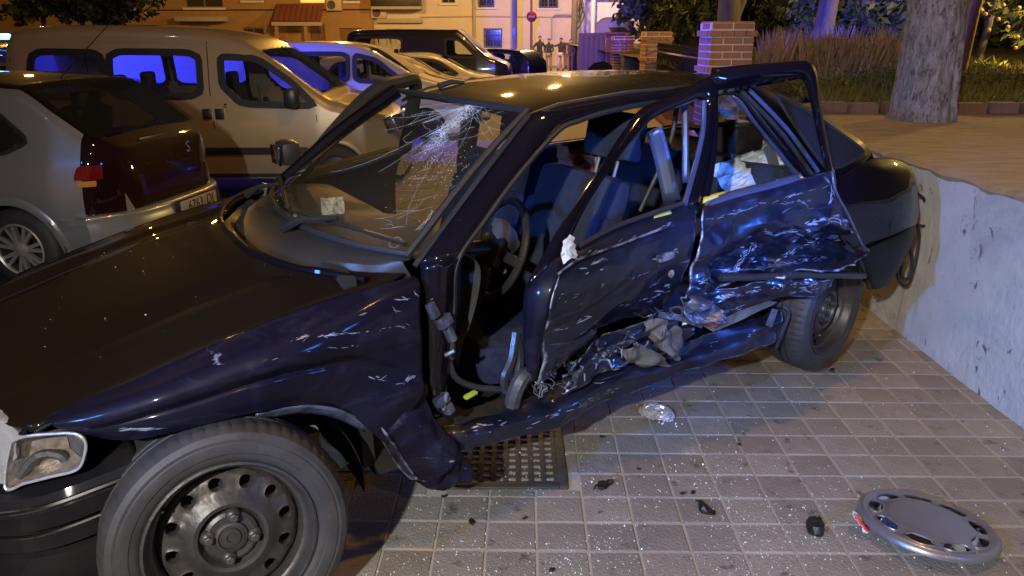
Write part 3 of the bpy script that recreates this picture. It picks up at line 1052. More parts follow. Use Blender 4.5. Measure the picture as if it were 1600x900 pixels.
for _ in range(220):
    a, e = rnd.uniform(0, 6.28), rnd.uniform(.2, 1.2)
    d = Vector((math.cos(a) * math.cos(e) * 1.5, math.sin(a) * math.cos(e), math.sin(e)))
    L_ = rnd.uniform(.12, .3)
    s = d.cross(Vector((0, 0, 1))).normalized() * .018
    o_ = Vector((rnd.uniform(-.35, .35), rnd.uniform(-.15, .15), 0))
    v = [bm.verts.new(o_), bm.verts.new(o_ + d * L_ * .5 + s), bm.verts.new(o_ + d * L_ - Vector((0, 0, .04))), bm.verts.new(o_ + d * L_ * .5 - s)]
    bm.faces.new(v)
obj('leaves', bm, mat('yellow_green_leaves', (.22, .24, .03), .5, col2=(.30, .30, .05), noise_scale=5), tg, smooth=False)


# ---------------------------------------------------------------- brick pillars and railing
def brick_pillar(loc, w, d, h, label, seed, tint='brick', courses=None, cell=0.083):
    t = empty('brick_pillar', loc, R(2), label, 'pillar', 'brick pillars of the park boundary')
    bm = B()
    box(bm, (0, 0, h / 2), (w - .022, d - .022, h - .01))
    obj('mortar_core', bm, M['mortar'], t)
    n = int(round(h / cell))
    ch = h / n
    meshes = {}

    def bmesh_of(L, D):
        key = (round(L, 3), round(D, 3))
        if key not in meshes:
            b = B()
            box(b, (0, 0, 0), (L, D, ch - .017), bevel=.005)
            bmesh.ops.recalc_face_normals(b, faces=b.faces)
            me = bpy.data.meshes.new('brick')
            b.to_mesh(me)
            b.free()
            me.materials.append(M[tint])
            meshes[key] = me
        return meshes[key]
    r = random.Random(seed)
    for c in range(n):
        z = (c + .5) * ch
        ext = 0.028 if c in (n - 2, n - 7) else (-.008 if c == n - 1 else 0)
        ww, dd = w + 2 * ext, d + 2 * ext
        cuts = [0, .52, 1] if c % 2 == 0 else [0, .30, .74, 1]
        if c >= n - 2:
            cuts = [0, .25, .5, .75, 1] if c == n - 2 else [0, .5, 1]
        for s in (-1, 1):
            for a, b_ in zip(cuts, cuts[1:]):
                L = (b_ - a) * ww - .015
                o = link('brick', bmesh_of(L, .10), None, t)
                o.location = (-ww / 2 + (a + b_) / 2 * ww, s * (dd / 2 - .05) + r.uniform(-.002, .002), z)
            L = dd - .20 - .02
            o = link('brick', bmesh_of(.10, L), None, t)
            o.location = (s * (ww / 2 - .05) + r.uniform(-.002, .002), 0, z)
    bm = B()
    box(bm, (0, 0, h + .004), (w - .03, d - .03, .02), bevel=.006)
    obj('cap_mortar', bm, M['brick'], t)
    return t


p1 = at_y(1147, 35, 9.6)
P1 = brick_pillar((p1.x, 9.6 + .3, ground_z(9.6)), .545, .545, at_y(1147, 35, 9.6).z - ground_z(9.6), 'nearest orange brick pillar with wide pale mortar behind the wreck roof', 1)
p2 = at_y(1030, 50, 16.5)
P2 = brick_pillar((p2.x, 16.8, ground_z(16.5)), .56, .56, p2.z - ground_z(16.5), 'middle brick pillar left of the iron railing under the dark tree', 2)
p3 = at_y(975, 57, 24)
P3 = brick_pillar((p3.x, 24.3, ground_z(24)), .62, .62, p3.z - ground_z(24), 'farthest brick pillar in front of the blue porch', 3, 'brick_red')
# low brick wall and iron railing between the pillars
for (a, b_, lab) in ((P1, P2, 'black iron railing with spear tops between the nearest and middle brick pillars'),):
    A, C_ = a.location, b_.location
    d = C_ - A
    L = d.length
    ra = empty('iron_railing', A, math.atan2(d.y, d.x), lab, 'railing')
    bm = B()
    for zz in (.72, 1.22):
        box(bm, (L / 2, 0, zz), (L - .6, .03, .03))
    obj('rail', bm, M['black_paint'], ra)
    bm0 = B()
    tube(bm0, [(0, 0, .5), (0, 0, 1.28)], .014, 6)
    tube(bm0, [(0, 0, 1.28), (0, 0, 1.31), (0, 0, 1.40)], [.014, .03, .002], 6)
    meb = bpy.data.meshes.new('railing_bar')
    bm0.to_mesh(meb)
    bm0.free()
    meb.materials.append(M['black_paint'])
    k = .42
    while k < L - .4:
        o = link('railing_bar', meb, None, ra)
        o.location = (k, 0, 0)
        k += .16
    bm = B()
    box(bm, (L / 2, 0, .24), (L - .57, .22, .52))
    obj('plinth', bm, M['brick_red'], ra)
w1 = at_y(962, 58, 26)
bw = empty('brick_wall', (w1.x, 26, ground_z(26)), 0, 'dark red brick garden wall left of the middle pillar', 'wall')
bm = B()
box(bm, (0, 0, .86), (.6, .25, 1.75))
box(bm, (-.02, -.03, 1.77), (.68, .36, .07), bevel=.01)
obj('wall_face', bm, M['brick_red'], bw)
w2 = at_y(925, 60, 28)
bw = empty('wooden_gate', (w2.x, 28, ground_z(28)), 0, 'brown wooden garden gate beside the white porch', 'gate')
bm = B()
box(bm, (0, 0, .95), (.95, .06, 1.7), bevel=.01)
obj('gate_frame', bm, M['wood'], bw)
for k in range(5):
    bm = B()
    box(bm, (-.36 + k * .18, -.045, .95), (.165, .03, 1.5), bevel=.006)
    obj('board', bm, M['wood'], bw)
bi = at_y(995, 74, 22)
bb = empty('blue_container', (bi.x, 22.4, ground_z(22)), 0, 'dark blue waste container between the brick pillars', 'container')
bm = B()
box(bm, (0, 0, .56), (.66, .7, 1.0), bevel=.03)
obj('body', bm, mat('blue_plastic', (.02, .025, .14), .4, col2=(.03, .035, .17), noise_scale=4), bb)
bm = B()
box(bm, (0, -.02, 1.10), (.72, .78, .08), bevel=.02)
obj('lid', bm, mat('blue_lid', (.03, .035, .2), .35), bb)

# ================================================================ BUILDINGS
def facade(name, label, x0px, x1px, Y, h, depth, wall_m, cat='house'):
    a, b = at_y(x0px, 60, Y), at_y(x1px, 60, Y)
    gz = ground_z(Y)
    t = empty(name, ((a.x + b.x) / 2, Y, gz), 0, label, cat)
    w = b.x - a.x
    return t, w, gz


def hole_wall(t, w, h, d, holes, m):
    """front wall with real openings: holes = (x0, x1, z0, z1), built as strips"""
    xs = sorted({-w / 2, w / 2, *[v for q in holes for v in q[:2]]})
    zs = sorted({0, h, *[v for q in holes for v in q[2:]]})
    bm = B()
    for x0, x1 in zip(xs, xs[1:]):
        for z0, z1 in zip(zs, zs[1:]):
            cx, cz = (x0 + x1) / 2, (z0 + z1) / 2
            if any(q[0] < cx < q[1] and q[2] < cz < q[3] for q in holes):
                continue
            bm.faces.new([bm.verts.new(p) for p in ((x0, 0, z0), (x1, 0, z0), (x1, 0, z1), (x0, 0, z1))])
    for q in holes:
        x0, x1, z0, z1 = q
        for P in (((x0, 0, z0), (x0, .22, z0), (x0, .22, z1), (x0, 0, z1)), ((x1, 0, z0), (x1, .22, z0), (x1, .22, z1), (x1, 0, z1)),
                  ((x0, 0, z1), (x1, 0, z1), (x1, .22, z1), (x0, .22, z1)), ((x0, 0, z0), (x1, 0, z0), (x1, .22, z0), (x0, .22, z0))):
            bm.faces.new([bm.verts.new(p) for p in P])
    bmesh.ops.remove_doubles(bm, verts=bm.verts, dist=1e-4)
    box(bm, (0, d / 2 + .24, h / 2), (w, d, h))
    return obj('wall', bm, m, t, smooth=False)


def window(t, x0, x1, z0, z1, kind='plain', pane='pane'):
    w, h, cx, cz = x1 - x0, z1 - z0, (x0 + x1) / 2, (z0 + z1) / 2
    bm = B()
    f = .07
    for s in (-1, 1):
        box(bm, (cx + s * (w / 2 - f / 2), .12, cz), (f, .08, h))
        box(bm, (cx, .121, cz + s * (h / 2 - f / 2)), (w - 2 * f, .08, f))
    box(bm, (cx, .122, cz), (.06, .07, h - 2 * f))
    wi = obj('window', bm, M['shutter'], t, smooth=False)
    bm = B()
    box(bm, (cx, .16, cz), (w - f, .02, h - f))
    obj('pane', bm, M[pane], wi, smooth=False)
    bm = B()
    box(bm, (cx, -.05, z0 - .06), (w + .3, .16, .12))
    obj('sill', bm, M['wall_white'], wi, smooth=False)
    if kind == 'grille':
        bm = B()
        n = max(5, int(w / .16))
        for k in range(n + 1):
            tube(bm, [(x0 + k * w / n, -.14, z0 - .02), (x0 + k * w / n, -.14, z1 + .05)], .02, 5)
        for k in range(4):
            z = z0 + (z1 - z0) * k / 3
            tube(bm, [(x0 - .02, -.14, z), (x1 + .02, -.14, z)], .022, 5)
        obj('grille', bm, M['iron'], wi)
    return wi


def door(t, x0, x1, z1, m='wood'):
    w, cx = x1 - x0, (x0 + x1) / 2
    bm = B()
    box(bm, (cx, .15, z1 / 2), (w, .06, z1))
    for zz in (.28, .70):
        for s in (-1, 1):
            box(bm, (cx + s * w * .23, .11, z1 * zz), (w * .36, .03, z1 * .30), bevel=.008)
    d = obj('door', bm, M[m], t, smooth=False)
    bm = B()
    box(bm, (cx + w * .38, .08, 1.0), (.05, .07, .18), bevel=.01)
    obj('handle', bm, M['steel'], d)
    return d


def aircon(p, label):
    t = empty('air_conditioner', p, 0, label, 'air conditioner', 'air conditioners on the facades')
    bm = B()
    box(bm, (0, -.17, 0), (.95, .32, .66), bevel=.03)
    obj('housing', bm, M['sign_white'], t)
    bm = B()
    lathe(bm, [(.26, -.345), (.23, -.35), (.20, -.336), (.02, -.336), (.001, -.34)], 24)
    bmesh.ops.translate(bm, verts=bm.verts, vec=(-.14, 0, 0))
    obj('fan_grille', bm, M['iron'], t)
    return t


def H_(t, px, py):      # facade coordinates of a pixel
    p = at_y(px, py, t.location.y)
    return p.x - t.location.x, p.z - t.location.z


def rect(t, x0, y0, x1, y1):
    a, b = H_(t, x0, y1), H_(t, x1, y0)
    return a[0], b[0], a[1], b[1]


# ochre house on the left
t, w, gz = facade('ochre_house', 'ochre brick house with a red tiled door canopy behind the parked cars', -420, 584, 50, 7, 8, M['wall_brown'])
OCH = t
wins = [rect(t, 380, 43, 412, 58), rect(t, 290, -20, 345, 12), rect(t, 150, 30, 185, 58), rect(t, 380, -30, 405, 1), rect(t, 540, -30, 557, 2), rect(t, 40, -30, 90, 10), rect(t, 300, 40, 326, 56)]
drs = [rect(t, 488, 38, 507, 98), rect(t, 534, 44, 565, 100)]
drs = [(a, b, 0, d) for a, b, c, d in drs]
hole_wall(t, w, 7.2, 8, wins + drs, M['wall_brown'])
for q in wins:
    window(t, *q, kind='plain', pane='pane')
for q in drs:
    door(t, q[0], q[1], q[3])
a = rect(t, 434, 4, 506, 36)
bm = B()
n = 9
for k in range(n):
    x0 = a[0] + (a[1] - a[0]) * k / n
    box(bm, (x0 + (a[1] - a[0]) / n / 2, -.55, (a[2] + a[3]) / 2), ((a[1] - a[0]) / n - .03, 1.5, .10), rot=(R(42), 0, 0), bevel=.02)
obj('canopy_roof', bm, M['roof_tile'], t)
bm = B()
box(bm, ((a[0] + a[1]) / 2, -1.10, a[2] - .06), (a[1] - a[0] + .1, .12, .22))
obj('canopy_beam', bm, M['stone'], t, smooth=False)
for s in (a[0] + .2, a[1] - 1.0):
    bm = B()
    box(bm, (s, -1.05, a[2] / 2 - .1), (.18, .18, a[2] - .2))
    obj('canopy_post', bm, M['wall_brown'], t, smooth=False)
q = rect(t, 280, 26, 356, 34)
bm = B()
box(bm, ((q[0] + q[1]) / 2, -.3, (q[2] + q[3]) / 2), (q[1] - q[0], .8, .28), bevel=.02)
obj('balcony_slab', bm, M['stone'], t)
z = H_(t, 400, 15)[1]
bm = B()
tube(bm, [(-w / 2, -.03, z), (0, -.03, z - .05), (w / 2, -.03, z)], .035, 5)
obj('cable', bm, M['rubber'], t)
q = rect(t, 470, -12, 506, 4)
bm = B()
box(bm, ((q[0] + q[1]) / 2, -.01, (q[2] + q[3]) / 2), (q[1] - q[0], .05, q[3] - q[2]))
obj('lit_window', bm, M['warm_window'], t, smooth=False)
p = at_y(523, 8, 50)
aircon((p.x, 49.98, p.z), 'white air conditioner high on the ochre house wall')

# cream house with balcony
t, w, gz = facade('cream_house', 'cream rendered house with grilled windows behind the dark van', 585, 904, 50.2, 7, 8, M['wall_cream'])
CRM = t
wins = [(rect(t, 690, -14, 711, 5), 'plain'), (rect(t, 748, -14, 772, 11), 'grille'), (rect(t, 842, -10, 872, 12), 'grille'), (rect(t, 757, 45, 784, 74), 'grille'), (rect(t, 688, 46, 709, 58), 'plain'), (rect(t, 605, 45, 628, 56), 'plain')]
hole_wall(t, w, 7.2, 8, [q for q, _ in wins], M['wall_cream'])
for q, k in wins:
    window(t, *q, kind=k)
q = rect(t, 584, -4, 660, 15)
bm = B()
box(bm, ((q[0] + q[1]) / 2, -.45, q[2] + .08), (q[1] - q[0], .9, .16))
obj('balcony_slab', bm, M['stone'], t, smooth=False)
bm = B()
n = 26
for k in range(n + 1):
    x = q[0] + (q[1] - q[0]) * k / n
    tube(bm, [(x, -.86, q[2] + .16), (x, -.86, q[3])], .04, 5)
tube(bm, [(q[0], -.86, q[3]), (q[1], -.86, q[3])], .05, 5)
obj('balcony_railing', bm, M['black_paint'], t)
bm = B()
box(bm, ((q[0] + q[1]) / 2, -.80, q[2] + .5), (q[1] - q[0] - .1, .03, .7))
obj('balcony_screen', bm, M['black_paint'], t, smooth=False)
q = rect(t, 590, 29, 660, 36)
bm = B()
box(bm, ((q[0] + q[1]) / 2, -.12, (q[2] + q[3]) / 2), (q[1] - q[0], .3, q[3] - q[2]), bevel=.02)
obj('ledge', bm, M['stone'], t)
bm = B()
z = H_(t, 700, 27)[1]
tube(bm, [(-w / 2 + 3, -.03, z), (0, -.03, z + .05), (w / 2, -.03, z)], .04, 5)
obj('cable', bm, M['stone'], t)
x_ = H_(t, 741, 50)[0]
bm = B()
tube(bm, [(x_, -.08, 0), (x_, -.08, 7.1)], .09, 8)
obj('drainpipe', bm, M['stone'], t)
for x_px in (592, 668):
    q = rect(t, x_px, 50, x_px + 18, 60)
    bm = B()
    for s in (q[0], q[1]):
        tube(bm, [(s, -.25, q[2] - .3), (s, -.25, q[3])], .035, 5)
    tube(bm, [(q[0], -.25, q[3]), (q[1], -.25, q[3])], .035, 5)
    obj('hand_rail', bm, M['iron'], t)
p = at_y(593, 20, 50.2)
aircon((p.x, 50.18, p.z), 'white air conditioner under the balcony of the cream house')

# white porch building
t, w, gz = facade('porch_house', 'white house with an arched porch lit blue by the beacons', 905, 1160, 46, 7, 6, M['wall_white'])
q = rect(t, 927, 27, 992, 110)
q = (q[0], q[1], 0, q[3])
bm = B()
N = 12
x0, x1, z1, r_ = q[0], q[1], q[3], .7
arc = [(x0 + r_ - r_ * math.cos(math.pi / 2 * k / N), z1 - r_ + r_ * math.sin(math.pi / 2 * k / N)) for k in range(N + 1)]
arc += [(x1 - r_ + r_ * math.sin(math.pi / 2 * k / N), z1 - r_ + r_ * math.cos(math.pi / 2 * k / N)) for k in range(N + 1)]
top = 3.9
low = [(x0, 0)] + arc + [(x1, 0)]
up = [(-w / 2, 0), (-w / 2, top)] 
for (ax, az), (bx, bz) in zip(arc, arc[1:]):
    for yy in (0, .3):
        bm.faces.new([bm.verts.new(v) for v in ((ax, yy, az), (bx, yy, bz), (bx, yy, top), (ax, yy, top))])
    bm.faces.new([bm.verts.new(v) for v in ((ax, 0, az), (bx, 0, bz), (bx, .3, bz), (ax, .3, az))])
box(bm, ((-w / 2 + x0) / 2, .15, top / 2), (x0 + w / 2, .3, top))
box(bm, ((w / 2 + x1) / 2, .15, top / 2), (w / 2 - x1, .3, top))
obj('porch_wall', bm, M['wall_white'], t, smooth=False)
bm = B()
box(bm, (0, -.1, top + .22), (w + .3, .9, .42), bevel=.03)
obj('cornice', bm, M['wall_white'], t)
bm = B()
for s in (-w / 2 + .2, -w / 2 + .75):
    tube(bm, [(s, -.25, 0), (s, -.25, top)], .14, 12)
obj('column', bm, M['wall_white'], t)
bm = B()
box(bm, (0, 1.8 + 2, 3.5), (w, 4, 7))
obj('back_wall', bm, M['wall_white'], t, smooth=False)
p = at_y(965, 48, 40)
t = empty('black_planter', (p.x, 40, p.z), 0, 'black flared bowl planter on a stand in front of the blue porch', 'planter')
bm = B()
lathe(bm, [(.01, -.28), (.22, -.28), (.46, .14), (.50, .16), (.44, .15), (.01, .10)], 24, axis='z')
obj('bowl', bm, M['black_paint'], t)
bm = B()
tube(bm, [(0, 0, -.27), (0, 0, -p.z + ground_z(40))], [.10, .16], 10)
obj('stand', bm, M['black_paint'], t)

# ---------------------------------------------------------------- street furniture
p = at_y(803, 95, 36)
t = empty('lamp_post', (p.x, 36, ground_z(36)), 0, 'tall metal lamp post lit blue in front of the cream house', 'lamp post')
bm = B()
tube(bm, [(0, 0, 0), (0, 0, 1.0), (0, 0, 1.05), (0, 0, 6.5)], [.20, .20, .17, .14], 14)
obj('pole', bm, mat('grey_pole_paint', (.42, .42, .44), .5, col2=(.36, .36, .38), noise_scale=6), t)
bm = B()
box(bm, (0, -.14, 1.9), (.16, .06, .5), bevel=.01)
obj('junction_box', bm, M['steel'], t)
p = at_y(830, 95, 40)
gz = ground_z(40)
t = empty('no_entry_sign', (p.x, 40, gz), 0, 'round red no entry sign on a thin post left of the people', 'road sign')
bm = B()
tube(bm, [(0, 0, 0), (0, 0, 4.6)], .075, 10)
obj('post', bm, mat('rusty_post', (.22, .12, .06), .7, col2=(.3, .18, .1), noise_scale=5), t)
zz = at_y(830, 26, 40).z - gz
bm = B()
lathe(bm, [(.001, -.10), (.24, -.10), (.26, -.09), (.26, -.08), (.001, -.08)], 32)
bmesh.ops.translate(bm, verts=bm.verts, vec=(0, 0, zz))
obj('disc', bm, M['sign_red'], t)
bm = B()
box(bm, (0, -.106, zz), (.33, .012, .085))
obj('bar', bm, M['sign_white'], t, smooth=False)
p = at_y(896, 95, 44)
t = empty('utility_post', (p.x, 44, ground_z(44)), 0, 'old wooden utility post with cables at the corner of the cream house', 'post')
bm = B()
tube(bm, [(0, 0, 0), (0, 0, 7)], [.2, .15], 10)
tube(bm, [(.25, -.05, 2.6), (.22, -.1, 4), (.3, -.05, 5.2), (.2, 0, 7)], .05, 6)
obj('pole', bm, M['bark_dark'], t)
bm = B()
for k in range(4):
    tube(bm, resample([(.18, -.15, 2.2 + k * .3), (.5 - k * .05, -.25, 2.9 + k * .4), (.25, -.15, 3.6 + k * .5)], 4), .03, 5)
obj('cable', bm, M['rubber'], t)
p = at_y(866, 60, 49)
t = empty('awning_bracket', (p.x, 50.0, 2.0), 0, 'thin bent metal conduit on the cream wall above the people', 'conduit')
bm = B()
a, b_, c_, d_ = at_y(862, 60, 50), at_y(862, 27, 50), at_y(868, 23, 50), at_y(895, 23, 50)
tube(bm, [v - t.location for v in (a, b_, c_, d_)], .06, 6)
obj('conduit', bm, M['stone'], t)


# ---------------------------------------------------------------- people in the distance
def person(px_head, py_head, Y, label, pose, top, bottom, facing=0.0, height=1.72):
    p = at_y(px_head, py_head, Y)
    gz = ground_z(Y)
    t = empty('person', (p.x, Y, gz), facing, label, 'person', 'people standing talking by the cream house')
    k = (p.z + .02 - gz) / height

    def skin(name, verts, edges, radii, m, parent):
        me = bpy.data.meshes.new(name)
        me.from_pydata([Vector(v) * k for v in verts], edges, [])
        o = link(name, me, m, parent)
        o.modifiers.new('skin', 'SKIN')
        for i, r in enumerate(radii):
            me.skin_vertices[0].data[i].radius = (r[0] * k, r[1] * k) if isinstance(r, tuple) else (r * k, r * k)
        me.skin_vertices[0].data[0].use_root = True
        s = o.modifiers.new('sub', 'SUBSURF')
        s.levels = s.render_levels = 2
        for q in me.polygons:
            q.use_smooth = True
        return o
    lean = pose.get('lean', 0)
    st = pose.get('stride', .12)
    le, lw, re, rw_ = pose['arms']
    v = [(0, 0, .93), (lean * .4, 0, 1.15), (lean * .8, 0, 1.38), (lean, -.01, 1.48), (lean, -.03, 1.58),
         (.10, 0, .88), (.11 + st * .2, -.02 * 1, .48), (.10 + st, .03, .08), (.10 + st, -.10, .03),
         (-.10, 0, .88), (-.11 - st * .2, -.02, .48), (-.10 - st, .03, .08), (-.10 - st, -.10, .03),
         (lean * .8 + .19, 0, 1.38), le, lw, (lean * .8 - .19, 0, 1.38), re, rw_]
    e = [(0, 1), (1, 2), (2, 3), (3, 4), (0, 5), (5, 6), (6, 7), (7, 8), (0, 9), (9, 10), (10, 11), (11, 12), (2, 13), (13, 14), (14, 15), (2, 16), (16, 17), (17, 18)]
    r = [(.15, .11), (.145, .105), (.16, .11), .06, .055, .10, .07, .05, .045, .10, .07, .05, .045, .065, .05, .038, .065, .05, .038]
    body = skin('body', v, e, r, M[top], t)
    hd = [(lean, -.03, 1.56), (lean, -.045, 1.63), (lean, -.04, 1.70)]
    skin('head', hd, [(0, 1), (1, 2)], [.06, .085, .075], M['skin'], t)
    bm = B()
    bmesh.ops.create_icosphere(bm, subdivisions=2, radius=.093 * k)
    bmesh.ops.translate(bm, verts=bm.verts, vec=Vector((lean, -.015, 1.685)) * k)
    obj('hair', bm, M['hair'], t)
    lv = [(.10, 0, .90), (.11 + st * .2, -.02, .48), (.10 + st, .03, .10), (-.10, 0, .90), (-.11 - st * .2, -.02, .48), (-.10 - st, .03, .10), (0, 0, .92)]
    skin('trousers', [lv[6], lv[0], lv[1], lv[2], lv[3], lv[4], lv[5]], [(0, 1), (1, 2), (2, 3), (0, 4), (4, 5), (5, 6)], [(.155, .115), .11, .08, .065, .11, .08, .065], M[bottom], t)
    return t


person(843, 58, 43, 'person in dark clothes with a hand on the hip, nearest the no entry sign', dict(arms=[(.34, .02, 1.14), (.26, -.12, .92), (-.37, .05, 1.14), (-.18, -.02, .98)], stride=.05, lean=.02), 'cloth_dark', 'cloth_dark', R(20))
person(858, 62, 43, 'person in a dark jacket and tan trousers, second from the no entry sign', dict(arms=[(.26, -.05, 1.12), (.12, -.24, 1.02), (-.26, -.05, 1.12), (-.12, -.24, 1.0)], stride=.03), 'cloth_dark', 'cloth_tan', R(-10))
person(877, 61, 43, 'person in a dark top and pale trousers gesturing with one raised arm', dict(arms=[(.26, 0, 1.12), (.2, -.1, .9), (-.36, -.06, 1.32), (-.50, -.2, 1.42)], stride=.06), 'cloth_dark', 'cloth_pink', R(-25))
person(892, 64, 43, 'person in tan clothes standing against the utility post', dict(arms=[(.25, 0, 1.12), (.2, -.12, .92), (-.25, 0, 1.12), (-.2, -.12, .92)], stride=.02), 'cloth_tan', 'cloth_tan', R(10), 1.68)


# ================================================================ PARKED VEHICLES
def wheel_parts(name_root, c, r, w, parent, side, alloy=True, spokes=5):
    """side +1: outer face at +y"""
    bm = B()
    lathe(bm, [(r * .62, -w / 2), (r * .80, -w / 2 - .008), (r * .95, -w / 2 + .012), (r, -w / 2 + .035), (r, w / 2 - .035), (r * .95, w / 2 - .012), (r * .80, w / 2 + .008), (r * .62, w / 2)], 48)
    wh = obj('wheel', bm, M['tyre'], parent, loc=c)
    s = side
    bm = B()
    lathe(bm, [(r * .64, s * (w / 2 + .002)), (r * .60, s * (w / 2 + .006)), (r * .57, s * (w / 2 - .03)), (r * .55, s * (w / 2 - .09)), (r * .1, s * (w / 2 - .10)), (.001, s * (w / 2 - .10))], 40)
    obj('barrel', bm, M['iron'], wh)
    bm = B()
    lathe(bm, [(r * .645, s * (w / 2 + .003)), (r * .62, s * (w / 2 + .012)), (r * .585, s * (w / 2 + .004)), (r * .585, s * (w / 2 - .03))], 40)
    if alloy:
        lathe(bm, [(.001, s * (w / 2 + .012)), (r * .10, s * (w / 2 + .010)), (r * .17, s * (w / 2 + .002)), (r * .19, s * (w / 2 - .03))], 24)
        for k in range(spokes):
            for off in (-.17, .17):
                a0 = 2 * math.pi * k / spokes + .3
                a, b2 = a0 + off * .6, a0 + off
                p0 = Vector((math.cos(a) * r * .13, s * (w / 2 - .004), math.sin(a) * r * .13))
                p1 = Vector((math.cos(b2) * r * .60, s * (w / 2 - .006), math.sin(b2) * r * .60))
                d = (p1 - p0)
                n = Vector((-d.z, 0, d.x)).normalized()
                w0, w1 = r * .045, r * .040
                v = [bm.verts.new(q) for q in (p0 - n * w0, p0 + n * w0, p1 + n * w1, p1 - n * w1)]
                v2 = [bm.verts.new(q.co - Vector((0, s * .03, 0))) for q in v]
                bm.faces.new(v)
                for i in range(4):
                    bm.faces.new((v[i], v[(i + 1) % 4], v2[(i + 1) % 4], v2[i]))
    else:
        lathe(bm, [(.001, s * (w / 2 - .015)), (r * .2, s * (w / 2 - .012)), (r * .5, s * (w / 2 - .02)), (r * .585, s * (w / 2 - .03))], 40)
    obj('rim', bm, M['alloy'] if alloy else M['rim'], wh)
    return wh


